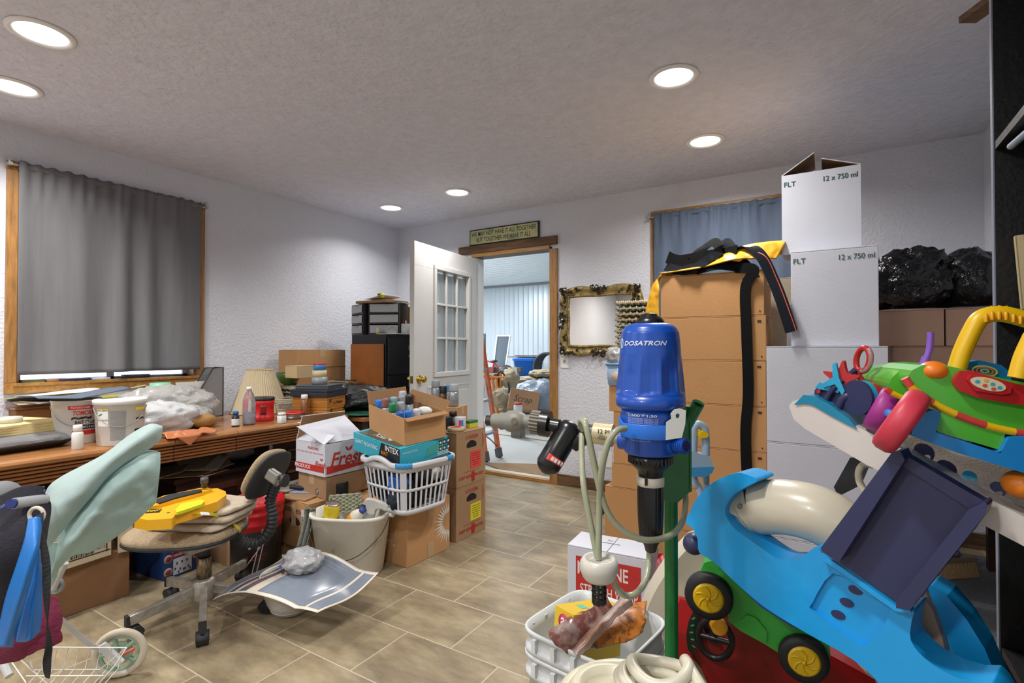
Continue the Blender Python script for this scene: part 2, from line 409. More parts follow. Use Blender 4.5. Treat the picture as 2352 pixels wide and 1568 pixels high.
struct(MB(M_rough).bb((DX1+.075, YB-.018, 0.001), (XR, YB-.001, .095)), 'baseboard_back', bevel=.003)
struct(MB(M_rough).bb((XL+.001, YF, 0.001), (XL+.018, YB, .09)), 'baseboard_left', bevel=.003)
# ---------------------------------------------------------------- open door
M_door = mat('white_painted_door', 'd2d2d0', .4, var=(6, .04))
M_brass = mat('polished_brass', 'c9a64a', .2, metal=1)
M_dcurt = mat('sheer_door_curtain', 'f2f4f6', .9)
pf = aty(938, 550, 1); 
HX, HY_ = DX0+.02, YB-.02; fe = at(946, 548, 4.08)
L_ = .985; ang = math.atan2(fe.y-HY_, fe.x-HX)
dt = thing('door_1', 'white half-glazed door standing open into the room', 'door', (HX, HY_, .0), ang); dt['kind'] = 'structure'
Hd = 2.03; g0, g1, h0, h1 = .17, .69, .98, 1.84
d = MB(M_door); th = .044
# leaf body with opening for the glazing; local x = width from hinge, y = thickness, room-side face y=+?
for a, b_, c, e_ in ((0, .012, L_, h0), (0, h1, L_, Hd), (0, h0, g0, h1), (g1, h0, L_, h1)): d.bb((a, -th/2, b_), (c, th/2, e_))
d.build('door_leaf', dt, world=False, bevel=.002)
fr = MB(M_door)
for s in (-1, 1):
    y = s*(th/2+.008)
    for a, b_, c, e_ in ((g0-.035, h0-.04, g1+.035, h0), (g0-.035, h1, g1+.035, h1+.04), (g0-.035, h0, g0, h1), (g1, h0, g1+.035, h1)): fr.box(((a+c)/2, y, (b_+e_)/2), (c-a, .02, e_-b_))
    for i in (1, 2): xx = g0+(g1-g0)*i/3; fr.box((xx, s*.012, (h0+h1)/2), (.02, .02, h1-h0))
    for i in (1, 2): zz = h0+(h1-h0)*i/3; fr.box(((g0+g1)/2, s*.012, zz), (g1-g0, .018, .02))
fr.build('glazing_bars', dt, world=False, bevel=.004)
MB(mat('door_glass', 'e6eef0', .03, trans=.9)).bb((g0, -.003, h0), (g1, .003, h1)).build('glass_pane', dt, world=False)
sg = 1
cu = MB(M_dcurt); 
for s in (1,): cu.grid(lambda u, v: (g0+(g1-g0)*u, -.0+ (-1)*.006+.004*math.sin(u*38+2*math.sin(u*11)), h0+.02+(h1-h0-.04)*v), 80, 4)
cu.build('sheer_curtain', dt, world=False)
pn = MB(M_door)
for s in (-1, 1):
    for a, c in ((.14, .40), (.54, .80)):
        y = s*th/2
        for q, ww in ((0, .012),):
            pn.box(((a+c)/2, y, .86), (c-a, .014, .014)); pn.box(((a+c)/2, y, .22), (c-a, .014, .014)); pn.box((a, y, .54), (.014, .014, .66)); pn.box((c, y, .54), (.014, .014, .66))
        pn.box(((a+c)/2, y, .54), (c-a-.1, .008, .54))
pn.build('raised_panel', dt, world=False, bevel=.004)
def knob(s):
    k = MB(M_brass); Mx = T(L_-.065, s*th/2, .935) @ rx(-s*math.pi/2)
    k.lathe([(.034, 0), (.034, .004), (.026, .009), (.012, .012), (.011, .026), (.018, .03), (.027, .042), (.027, .054), (.02, .064), (.004, .067)], 24, M=Mx)
    return k
k = knob(1).build('door_knob', dt, world=False); k['label'] = 'brass knob'
k = knob(-1).build('door_knob', dt, world=False); k['label'] = 'brass knob'
MB(M_brass).box((L_+.001, 0, .935), (.004, .026, .06)).build('latch_plate', dt, world=False)
hg = MB(pm('9a9a98', .4, metal=.8))
for z in (.25, 1.0, 1.8): hg.tube([(0-.004, 0, z), (-.004, 0, z+.09)], .007, 8)
hg.build('hinge', dt, world=False)
# sign over the door
A = aty(1080, 530, YB-.012); B = aty(1239, 505, YB-.012); zz0 = aty(1080, 566, YB-.012).z
wS, hS = B.x-A.x, A.z-zz0
t = thing('wall_sign', 'long green framed wall sign with lettering above the doorway', 'sign', (A.x, YB, zz0))
s = MB(mat('black_sign_edge', '15181c', .4)); s.bb((0, -.022, 0), (wS, -.001, hS)); s.build('backboard', t, world=False, bevel=.003)
M_sg = mat('aged_green_sign_paint', 'c2c48e', .5, var=(5, .5, .2), var_col='6a8478')
s = MB(M_sg); s.bb((.012, -.0245, .012), (wS-.012, -.022, hS-.012))
dk = pm('1e2a22', .6)
s.text('WE MAY NOT HAVE IT ALL TOGETHER', .06, T(wS/2, -.0248, hS*.68) @ rx(math.pi/2), dk, .5, fit=wS*.93)
s.text('BUT TOGETHER WE HAVE IT ALL', .06, T(wS/2, -.0248, hS*.3) @ rx(math.pi/2), dk, .5, fit=wS*.78)
s.build('sign_face', t, world=False)
# mirror
A = aty(1290, 663, YB); B = aty(1472, 650, YB); zb = aty(1290, 815, YB).z
mw, mh = B.x-A.x+.01, A.z-zb
t = thing('wall_mirror', 'ornate gilt framed rectangular mirror on the back wall', 'mirror', (A.x, YB-.001, zb))
M_gilt = mat('antique_gilt', 'ab9560', .4, metal=.45, var=(25, .75, .25), bump=(60, .6))
M_gdark = mat('dark_gilt_carving', '3c3524', .4, metal=.4, var=(60, .8, .2), bump=(90, .8))
fw = .105
MB(mat('mirror_glass', 'e6e3da', .03, metal=1)).bb((fw-.02, -.016, fw-.02), (mw-fw+.02, -.012, mh-fw+.02)).build('mirror_glass', t, world=False)
def wavy(u): return .012*math.cos(u*math.pi*4)
f = MB(M_gilt)
def rail(p0, p1, inn):
    p0, p1, inn = V(p0), V(p1), V(inn); Lr = (p1-p0).length
    prof = [(0, 0), (.004, .024), (.02, .034), (.05, .022), (.066, .018), (.074, .03), (.085, .03), (.092, .014), (.105, .012)]
    def fn(u, v):
        i = v*(len(prof)-1); a = int(min(i, len(prof)-2)); q = i-a
        w_ = prof[a][0]*(1-q)+prof[a+1][0]*q; h_ = prof[a][1]*(1-q)+prof[a+1][1]*q
        m_ = w_*.95 + (wavy(u)*(1-w_/fw)); cut = min(1, 1)
        uu = (m_ + (Lr-2*m_)*u)/Lr if True else u
        p = p0+(p1-p0)*uu+inn*m_; return (p.x, p.y-h_, p.z)
    f.grid(fn, 40, 16)
rail((0, 0, 0), (mw, 0, 0), (0, 0, 1)); rail((mw, 0, 0), (mw, 0, mh), (-1, 0, 0)); rail((mw, 0, mh), (0, 0, mh), (0, 0, -1)); rail((0, 0, mh), (0, 0, 0), (1, 0, 0))
f.build('frame', t, world=False)
random.seed(4)
def orn(cx, cz, kind):
    o = MB(M_gdark)
    n = 30 if kind == 'corner' else 20
    for i in range(n):
        if kind == 'corner':
            sx_ = 1 if cx < mw/2 else -1; sz_ = 1 if cz < mh/2 else -1
            if random.random() < .5: dx, dz = random.random()**1.3*.17, random.random()*.05
            else: dx, dz = random.random()*.05, random.random()**1.3*.17
            x_, z_ = cx+sx_*dx, cz+sz_*dz; k_ = 1-.5*max(dx, dz)/.17
        else:
            a = random.random()*6.28; q = random.random()**.6
            x_, z_ = cx+math.cos(a)*q*(.075 if kind == 'h' else .035), cz+math.sin(a)*q*(.035 if kind == 'h' else .075); k_ = 1-.4*q
        r_ = .016*k_
        pts = [(x_+r_*(1-k/9)*math.cos(k*.9+i), -.036-.003*k, z_+r_*(1-k/9)*math.sin(k*.9+i)) for k in range(8)]
        o.tube(pts, .0052, 6)
    o.build('carved_ornament', t, world=False)
    for i in range(2 if kind != 'corner' else 3):
        o = MB(pm('d8d4c4', .15, metal=.8)); o.ell((cx+random.uniform(-.03, .03)+(0 if kind != 'corner' else (.03 if cx < mw/2 else -.03)), -.05, cz+random.uniform(-.02, .02)), .011, 12, 8).build('pearl_bead', t, world=False)
for cx in (.0, mw):
    for cz in (.0, mh): orn(cx+(.008 if cx == 0 else -.008), cz+(.008 if cz == 0 else -.008), 'corner')
orn(mw/2, .02, 'h'); orn(mw/2, mh-.02, 'h'); orn(.02, mh/2, 'v'); orn(mw-.02, mh/2, 'v')
# outlet / switch
p = aty(1297, 829, YB)
t = thing('light_switch', 'white wall switch plate just below the mirror', 'switch', (p.x, YB, p.z))
MB(M_white_trim).bb((-.037, -.006, -.06), (.037, -.0005, .06)).build('plate', t, world=False, bevel=.002)
MB(pm('8a8a88')).bb((-.006, -.014, -.012), (.006, -.006, .012)).build('toggle', t, world=False)
for px, py in ((1392, 1027), (1392, 1077)):
    pass
p = aty(1390, 1055, YB)
t = thing('wall_outlet', 'white outlet plate low on the wall beside brown cartons', 'outlet', (p.x, YB, p.z))
MB(M_white_trim).bb((-.06, -.006, -.06), (.06, -.0005, .06)).build('plate', t, world=False, bevel=.002)
for zz in (-.03, .025):
    o = MB(pm('777777')); o.box((-.01, -.0065, zz), (.04, .002, .025), pm('d0d0d0')); o.box((-.018, -.008, zz), (.004, .001, .012)); o.box((0, -.008, zz), (.004, .001, .012)); o.build('socket', t, world=False)
# ---------------------------------------------------------------- workshop beyond the door
SH, SY = 3.85, 18.4
M_conc = mat('pale_concrete', 'c2c0ba', .7, var=(1.2, .2), bump=(20, .1))
M_metal = mat('white_ribbed_steel', 'd4dce2', .35, metal=.25)
struct(MB(M_conc).bb((-22, YB+.14, -.1), (-1, SY, 0)), 'floor')
def ribbed(name, o, ux, uy, nrm, nx, pitch, m):
    mb = MB(m); o, ux, uy, nrm = V(o), V(ux), V(uy), V(nrm); n = int(ux.length/pitch); d = ux.normalized()*pitch
    prof = [(0, 0), (.38, 0), (.44, .6), (.5, 1), (.62, 1), (.68, .6), (.74, 0)]
    pts = [o+d*(i+a)+nrm*.025*h for i in range(n) for a, h in prof]+[o+ux]
    vs = []; [vs.extend((p, p+uy)) for p in pts]
    mb.add(vs, [(2*i, 2*i+2, 2*i+3, 2*i+1) for i in range(len(pts)-1)])
    mb.hexa([o-nrm*.05, o+ux-nrm*.05, o+ux-nrm*.001, o-nrm*.001, o+uy-nrm*.05, o+ux+uy-nrm*.05, o+ux+uy-nrm*.001, o+uy-nrm*.001])
    return struct(mb, name)
ribbed('wall_far', (-22, SY, 0), (21, 0, 0), (0, 0, SH), (0, -1, 0), 0, .23, M_metal)
ribbed('ceiling', (-22, YB+.14, SH), (0, SY-YB-.14, 0), (21, 0, 0), (0, 0, -1), 0, .34, M_metal)
struct(MB(M_metal).bb((-22.1, YB+.14, 0), (-22, SY, SH)), 'wall_far_left')
struct(MB(M_metal).bb((-1, YB+.14, 0), (-.9, SY, SH)), 'wall_far_right')
struct(MB(M_metal).bb((-22, YB+.15, 0), (XL-.15, YB+.28, SH)), 'wall_far_near'); struct(MB(M_metal).bb((XL-.15, YB+.15, H+.1), (-1, YB+.28, SH)), 'wall_far_near')
struct(MB(pm('8c8f92')).bb((-22, SY-.06, SH-.09), (-1, SY-.03, SH-.0)), 'trim_6')
for x, y, e in ((-9, 9, 330), (-12, 14, 420), (-5.5, 7, 160), (-14, 8, 260)):
    t = thing('workshop_fill_light', 'unseen workshop fill light, out of sight above', 'ceiling light', (x, y, SH-.03), 0, 'added workshop fill lights'); t['label'] = 'unseen white strip light added under the workshop ceiling in place of daylight'  # unseen fixtures added to stand in for the workshop's daylight
    MB(M_white_trim).bb((-.7, -.14, -.05), (.7, .14, .0)).build('housing', t, world=False)
    MB(M_diff).bb((-.66, -.12, -.056), (.66, .12, -.0505)).build('diffuser', t, world=False)
    ld = D.lights.new('lamp', 'AREA'); ld.shape = 'RECTANGLE'; ld.size = 1.3; ld.size_y = .25; ld.energy = e; ld.color = (.86, .93, 1)
    lo = D.objects.new('light_bulb', ld); COL.objects.link(lo); lo.parent = t; lo.location = (0, 0, -.07)
random.seed(11)
# ladder
M_lad = mat('orange_fibreglass', 'e06a2c', .45, var=(12, .15)); M_alu = mat('worn_aluminium', 'a3a5a8', .35, metal=.8, var=(20, .3))
t = thing('step_ladder', 'tall orange fibreglass stepladder just beyond the doorway', 'ladder', atz(1130, 1052, 0))
fa, fb = atz(1147, 1050, .0), atz(1117, 1060, .0)
ta, tb = at(1094, 700, 6.15), at(1072, 700, 5.95)
for i, (a, b_) in enumerate(((fa, ta), (fb, tb))):
    r = MB(M_lad); u = (b_-a); sd = V((.75, -.5, 0)).normalized()
    r.ribbon([a+u*.03, b_], .085, sd, .028); r.ribbon([a+u*.03+V((0, 0, 0)), b_], .02, sd.cross(u).normalized(), .09)
    r.build('rail', t)
    f = MB(M_alu); f.ribbon([a+V((0, 0, .002)), a+u*.055], .1, sd, .045, pm('4c4d50', .6)); f.build('foot', t)
    tx = MB(pm('5a2a16')); n = sd.cross(u).normalized(); n = n if n.dot(C0-a) > 0 else -n
    for q in (.22, .42, .62):
        Mx = frame(a+u*q+n*.0175, u, n); tx.text('HUSKY', .05, Mx, pm('5a2a16'), 1, 1); tx.build('printed_name', t)
    rl = [a+u*.03-V((.55, -.5, 0))*0, b_]
st = MB(M_alu)
for q in (.16, .36, .56, .76, .93):
    p0, p1 = fa+(ta-fa)*q, fb+(tb-fb)*q; o_ = MB(M_alu).ribbon([p0, p1], .08, (1, .3, 0), .025)
    o_.build('step', t)
for (a, b_) in ((fa, ta), (fb, tb)):
    o2 = V((-.95, .45, 0)); MB(M_lad).ribbon([a+o2, b_+V((-.1, .05, 0))], .05, (.7, .5, 0), .025).build('rear_rail', t)
MB(M_alu).tube(spl([fb+(tb-fb)*.16, fb+(tb-fb)*.12+(fa-fb)*.5, fa+(ta-fa)*.06]), .008, 8).build('brace', t)
MB(pm('e8e8e4')).ribbon([fa+(ta-fa)*.76+V((.02, -.02, 0)), fa+(ta-fa)*.86+V((.02, -.02, 0))], .06, (.75, -.5, 0), .034).build('label_sticker', t)
# leaning screen panel
def slab(name, label, cat, px, d, th, m, rim=None, group=None, **k):
    P = [at(x, y, d if not hasattr(d, '__len__') else d[i]) for i, (x, y) in enumerate(px)]
    n = (P[1]-P[0]).cross(P[3]-P[0]).normalized()
    if n.dot(C0-P[0]) < 0: n = -n
    c = sum(P, V())/len(P); t = thing(name, label, cat, (c.x, c.y, min(p.z for p in P)), 0, group)
    mb = MB(m); mb.hexa([p-n*th for p in P]+P); mb.build('panel', t, **k)
    if rim:
        r = MB(rim[0])
        for a, b_ in zip(P, P[1:]+P[:1]): r.tube([a+n*.004, b_+n*.004], rim[1], 4)
        r.build('frame', t)
    return t, P, n
slab('screen_door', 'dark screen panel with white frame leaning on the ribbed workshop wall', 'screen', [(1142, 771), (1172, 771), (1157, 872), (1130, 872)], [19.9, 19.9, 19.4, 19.4], .03, mat('dark_mesh', '5a636c', .5), (pm('e6e8ea'), .035))
slab('metal_sheet', 'dark grey panel standing at far left behind the ladder', 'panel', [(1108, 766), (1116, 766), (1116, 874), (1108, 874)], 19, .05, pm('4a5058'))
# bicycle
bc = at(1161, 858, 16.2); t = thing('bicycle', 'red bicycle parked by the far workshop wall', 'bicycle', (bc.x, bc.y, 0))
U = ray(1200, 855)-ray(1161, 855); U.z = 0; U = (U.normalized()*.75+V((.3, -.6, 0))*.35).normalized(); Z = V((0, 0, 1)); wr = .33
rc = V((bc.x, bc.y, wr)); fc = rc-U*.95
def ringpts(c, r, n=28): return [c+U*math.cos(2*math.pi*i/n)*r+Z*math.sin(2*math.pi*i/n)*r for i in range(n)]
for c in (rc, fc):
    wh = MB(pm('2a2b2e')).tube(ringpts(c, wr-.02), .03, 8, closed=True); wh.tube(ringpts(c, wr-.06), .016, 6, pm('c8ccd0', .3), True)
    for i in range(14): a = 6.283*i/14; wh.tube([c, c+(U*math.cos(a)+Z*math.sin(a))*(wr-.06)], .004, 4, pm('c8ccd0', .3))
    wh.build('wheel', t)
MR = pm('c2222c', .3); fm = MB(MR); bb_ = rc-U*.5+Z*-.05; se = bb_+U*.12+Z*.45; hd = fc+U*.12+Z*.5
for a, b_ in ((rc, bb_), (rc, se), (bb_, se), (se, hd), (bb_, hd-Z*.08), (hd+Z*.1, fc)): fm.tube([a, b_], .025, 8)
fm.build('bike_frame', t)
MB(pm('1c1c1e')).tube([hd+Z*.1-V((.2, -.1, 0)), hd+Z*.13, hd+Z*.1+V((.2, -.1, 0))], .018, 8).build('handlebar', t)
MB(pm('1c1c1e')).ell(se+Z*.05, (.13, .09, .04)).build('saddle', t)
MB(pm('77787a', .4, metal=.7)).tube([bb_, bb_+V((.1, -.05, -.15))], .015, 6).build('crank', t)
# pallet and blue bin
p = at(1214, 845, 17.4); M_pal = mat('grey_timber', '9b8e7c', .8, var=(3, .4), stretch=(1, 6, 6))
t = thing('pallet', 'low timber pallet under the blue bin', 'pallet', (p.x, p.y, 0), .2)
for i in range(6): MB(M_pal).bb((-1.6, -.6+i*.22, .12), (1.2, -.45+i*.22, .15)).build('board', t, world=False)
for y in (-.55, 0, .55): MB(M_pal).bb((-1.6, y-.05, 0), (1.2, y+.05, .12)).build('stringer', t, world=False)
t = thing('storage_bin', 'bright blue plastic bin on the pallet under flat boards', 'bin', (p.x, p.y, .152), .2)
MB(mat('blue_bin_plastic', '1467c8', .4)).lathe([(.34, 0), (.42, .62), (.45, .62), (.45, .67), (.4, .67), (.38, .4)], 32, sq=8, sx=1.0).build('bin_body', t, world=False)
MB(mat('blue_bin_plastic_lid', '1a70d2', .4)).lathe([(.46, .0), (.46, .03), (.4, .04), (.001, .04)], 32, c=(0, 0, .672), sq=8).build('lid', t, world=False)
for i, (dx, dy, dz, w_, lb) in enumerate(((-.25, .1, .87, 1.0, 'flat wooden board lying on the blue bin, lowest'), (.05, -.05, .91, .9, 'flat wooden board lying on the blue bin, topmost'))):
    q = MB(M_pal); q.box((0, 0, .02), (w_, .35, .035)); tag(q.build('wooden_board', loc=(p.x+dx, p.y+dy, dz+.012*i), rz=.15+.1*i), lb, 'board')
p2 = at(1262, 835, 15.6)
t = thing('wire_spool', 'large black coil of wire at the right edge of the doorway', 'spool', (p2.x, p2.y, .0))
s = MB(mat('black_cable_coil', '44484e', .5, bump=(40, .5)))
for i in range(9): s.tube([V((0, -.22+.055*i, .62))+V((math.cos(a)*.42, 0, math.sin(a)*.42)) for a in [k*6.283/36 for k in range(36)]], .034, 6, closed=True)
s.build('cable_coil', t, world=False); MB(pm('2c2e32')).box((0, 0, .1), (.7, .5, .2)).build('stand', t, world=False)
# far clutter
def clutter(n, x0, x1, y0, y1, d0, d1, base, label, cols, grp, s=.18):
    for i in range(n):
        px, py, d = random.uniform(x0, x1), random.uniform(y0, y1), random.uniform(d0, d1); p = at(px, py, d)
        c = pm(random.choice(cols)); q = MB(c); k = random.uniform(.6, 1.4)*s
        if i % 3 == 0: q.box((0, 0, k*.4), (k*1.4, k, k*.8)); nm, ct = 'small_box', 'box'
        elif i % 3 == 1: blob((0, 0, k*.5), (k*.8, k*.6, k*.5), i, .25, mb=q, n=16, k=10); nm, ct = 'bundle', 'bundle'
        else: q.tube([(-k, 0, .03), (k, .1, .1+k*.3)], .03, 6); nm, ct = 'tool_handle', 'tool'
        tag(q.build(nm, loc=p, rz=random.random()*3), label, ct, grp)
pp = at(1090, 850, 15.2)
t = thing('work_table', 'low grey timber bench behind the red bicycle', 'bench', (pp.x, pp.y, 0), .3)
MB(M_pal).bb((-1.2, -.4, .42), (1.3, .4, .48)).build('bench_top', t, world=False)
for x in (-1.1, 1.2):
    for y in (-.3, .3): MB(M_pal).bb((x-.05, y-.05, 0), (x+.05, y+.05, .42)).build('leg', t, world=False)
for i in range(16):
    q = MB(pm(random.choice(['8c7a66', '6a5f58', 'a8764a', '5a5c60', '9c9488', '7c3c34']))); k = random.uniform(.1, .2)
    if i % 2: q.box((0, 0, k*.5), (k*1.5, k, k)); nm = 'small_box'
    else: blob((0, 0, k*.45), (k*.9, k*.7, k*.5), i, .25, mb=q, n=14, k=8); nm = 'bundle'
    tag(q.build(nm, loc=t.matrix_basis @ V((-1.1+(i % 8)*.34, -.2+.35*(i//8), .482)), rz=random.random()*3), 'small %s in the heap on the bench behind the bicycle' % ('box' if i % 2 else 'bundle'), 'box' if i % 2 else 'bundle', 'heap on the workshop bench')
# canvas heap, grey bag with scrap box
M_canvas = mat('cream_canvas', 'b3a284', .9, var=(9, .25), bump=(14, .6, .02)); M_gbag = mat('grey_plastic_sheet', '8d98a6', .35, bump=(9, .8, .03), var=(4, .25))
p = atz(1216, 975, .0); p = at(1222, 940, 9.3)
t = thing('storage_crate', 'dark low crate under the cream canvas sacks', 'crate', (p.x, p.y, 0), .5)
MB(pm('3a3d42')).bb((-.42, -.3, 0), (.5, .3, .42)).build('crate_body', t, world=False, bevel=.01); MB(pm('2a2c30')).bb((-.44, -.32, .4), (.52, .32, .435)).build('rim', t, world=False, bevel=.01)
for i, (dx, dz, rx_, lb) in enumerate(((-.02, .5, .46, 'folded cream canvas sack with blue stripes, lowest on the heap'), (.06, .62, .42, 'folded cream canvas sack on top of the heap'), (.2, .74, .22, 'tan canvas bundle heaped above the folded sacks'))):
    b_ = blob((0, 0, 0), (rx_, .3, .065), i+3, .2, 2.5, m=M_canvas, sharp=.3, n=44); tag(b_.build('canvas_sack', loc=(p.x+dx, p.y, dz), rz=.5), lb, 'sack')
q = MB(pm('4a2c20')); q.tube(spl([(0, 0, 0), (.1, 0, .06), (.2, 0, .02), (.1, 0, -.05), (0, 0, 0), (.06, 0, .08), (.18, 0, -.04)]), .008, 6); tag(q.build('brown_strap', loc=p+V((.1, -.38, -.02)), rz=.5), 'looped brown strap on the cream canvas', 'strap')
ps = at(1213, 935, 7.6)
tag(blob((0, 0, .0), (.46, .34, .36), 8, .16, 2.4, m=M_gbag, sharp=.35, n=48, flat=-.02).build('plastic_sheet', loc=(ps.x+.05, ps.y+.25, .32), rz=.5), 'crumpled grey plastic sheet wrapped behind the scrap carton', 'sheet')
t = thing('scrap_carton', 'open-ended cardboard carton marked by hand, tilted on grey plastic', 'carton', (ps.x, ps.y-.1, .30), .56)
Mb = T(-.02, -.1, .13) @ ry(.18) @ rx(-.25)
M_card0 = mat('cardboard_far', 'b98d66', .8, var=(5, .12))
q = MB(M_card0); q.box((0, 0, 0), (.42, .26, .27), M=Mb); q.build('carton_body', t, world=False, bevel=.004)
q = MB(pm('33302e')); q.text('Scrap', .13, Mb @ T(-.02, -.132, .0) @ rx(math.pi/2), pm('33302e'), -.6, 1, fit=.26); q.build('handwriting', t, world=False)
p = at(1190, 945, 6.9); t = thing('canister', 'white canister with red lid near the scrap carton', 'canister', (p.x, p.y, .0))
MB(pm('dcdcd8')).lathe([(.055, .22), (.058, .225), (.058, .42), (.05, .43)], 20).build('can_body', t, world=False)
MB(pm('c83a2c')).lathe([(.052, .431), (.052, .455), (.02, .46)], 20).build('lid', t, world=False)
MB(pm('6f6a62')).bb((-.07, -.07, 0), (.07, .07, .219)).build('base_block', t, world=False)
# saw bench group left of the door opening
p = at(1122, 940, 8.0)
t = thing('saw_stand', 'orange and white folding work stand behind the ladder', 'stand', (p.x, p.y, 0), .4)
for i, (a, b_, c, r_) in enumerate((((-.17, 0, 0), (-.06, 0, .72), 'd8dce0', .03), ((.17, 0, 0), (.06, 0, .72), 'e8861e', .022), ((-.17, .3, 0), (-.06, .3, .72), 'd8dce0', .03), ((.17, .3, 0), (.06, .3, .72), 'e8861e', .022))):
    MB(pm(c)).tube([a, b_], r_, 8).build('leg', t, world=False)
MB(pm('e8861e')).bb((-.3, -.03, .725), (.24, .03, .75)).build('top_beam', t, world=False)
MB(pm('dfe3e6')).bb((-.1, .06, .12), (.1, .09, .68)).build('side_panel', t, world=False)
p = at(1140, 893, 8.5); t = thing('hand_pump', 'upright black and orange hand pump with a hose', 'pump', (p.x, p.y, 0), .4)
MB(pm('2c3038')).tube([(0, 0, .1), (0, 0, .72)], .05, 14).build('cylinder', t, world=False); MB(pm('e8861e')).tube([(.07, 0, .0), (.07, 0, .78)], .018, 8).build('post', t, world=False); MB(pm('3a3c40')).box((0, 0, .05), (.3, .2, .1)).build('base', t, world=False)
MB(pm('24262a')).tube(spl([(0, 0, .72), (.08, 0, .8), (.2, 0, .6), (.22, 0, .2), (.15, 0, .08)]), .014, 8).build('hose', t, world=False)
p = at(1112, 890, 9.4); t = thing('wire_crate', 'black slatted crate behind the ladder rails', 'crate', (p.x, p.y, 0), .3)
q = MB(pm('23262c'))
for i in range(6):
    for j in range(2): q.box((0, -.2+.4*j, .1+i*.11), (.55, .02, .06))
for x in (-.27, .27): q.box((x, 0, .37), (.03, .42, .72))
q.box((0, 0, .02), (.55, .4, .03)); q.build('slats', t, world=False)
p = atz(1225, 1090, 0); q = MB(mat('tan_carpet', '9a7d5c', .95, bump=(200, .5)))
pts = [atz(1192, 1074, 0), atz(1262, 1058, 0), atz(1262, 1098, 0), atz(1180, 1077, 0)]
q.prism([(-.62, .1), (-.5, .15), (-.38, .22), (-.2, .3), (0, .38), (.35, .5), (.35, -.05), (-.3, -.05)], .001, .012)
tag(q.build('carpet_scrap', loc=(DX1-.33, YB+.22, 0)), 'tan carpet offcut on the concrete just past the threshold', 'carpet')
p = atz(1170, 1003, 0); q = MB(pm('c7ae6a')).ribbon([atz(1100, 990, .006), atz(1180, 1001, .006), atz(1262, 1012, .006)], .03, (0, 1, 0), .004)
tag(q.build('yellow_strap', loc=(p.x, p.y, 0), world=True), 'yellow strap lying across the workshop floor', 'strap')
for i, (px, py, d, c) in enumerate(((1160, 935, 8.2, 'a59c8c'), (1150, 950, 7.9, '8a8578'), (1172, 920, 8.6, 'b0a794'))):
    p = at(px, py, d); tag(blob((0, 0, 0), (.15, .14, .15), i+20, .25, m=M_canvas, sharp=.4, flat=-.14).build('rag_heap', loc=(p.x, p.y, .15+.26*i), rz=i), ['lowest','middle','topmost'][i]+' of the cream rag bundles left of the scrap carton', 'rag')
# ---------------------------------------------------------------- materials for stuff
M_card = mat('brown_cardboard', 'b98d5f', .8, var=(2.2, .12), bump=(90, .08))
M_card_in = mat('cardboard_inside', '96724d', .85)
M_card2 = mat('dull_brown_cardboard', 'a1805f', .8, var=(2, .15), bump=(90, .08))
M_card3 = mat('pinkish_cardboard', 'b8937c', .8, var=(2, .12), bump=(90, .08))
M_wbox = mat('white_cardboard', 'c9ccd6', .7, var=(2, .05), bump=(90, .06))
M_tape = mat('packing_tape', 'b59a78', .2)
M_blk = mat('black_plastic', '17181b', .4); M_wht = mat('white_plastic', 'd9dad8', .4); M_clear = mat('clear_plastic', 'e2e8ec', .12, trans=.75, alpha=.75)
def face(w, d, h, f, u=0, v=0, e=.0012):               # matrix on a box face; u,v from face centre-bottom
    if f == 'F': return T(u, -d/2-e, v) @ rx(math.pi/2)
    if f == 'L': return T(-w/2-e, -u, v) @ rotz(-math.pi/2) @ rx(math.pi/2)
    if f == 'R': return T(w/2+e, u, v) @ rotz(math.pi/2) @ rx(math.pi/2)
    if f == 'T': return T(u, v, h+e)
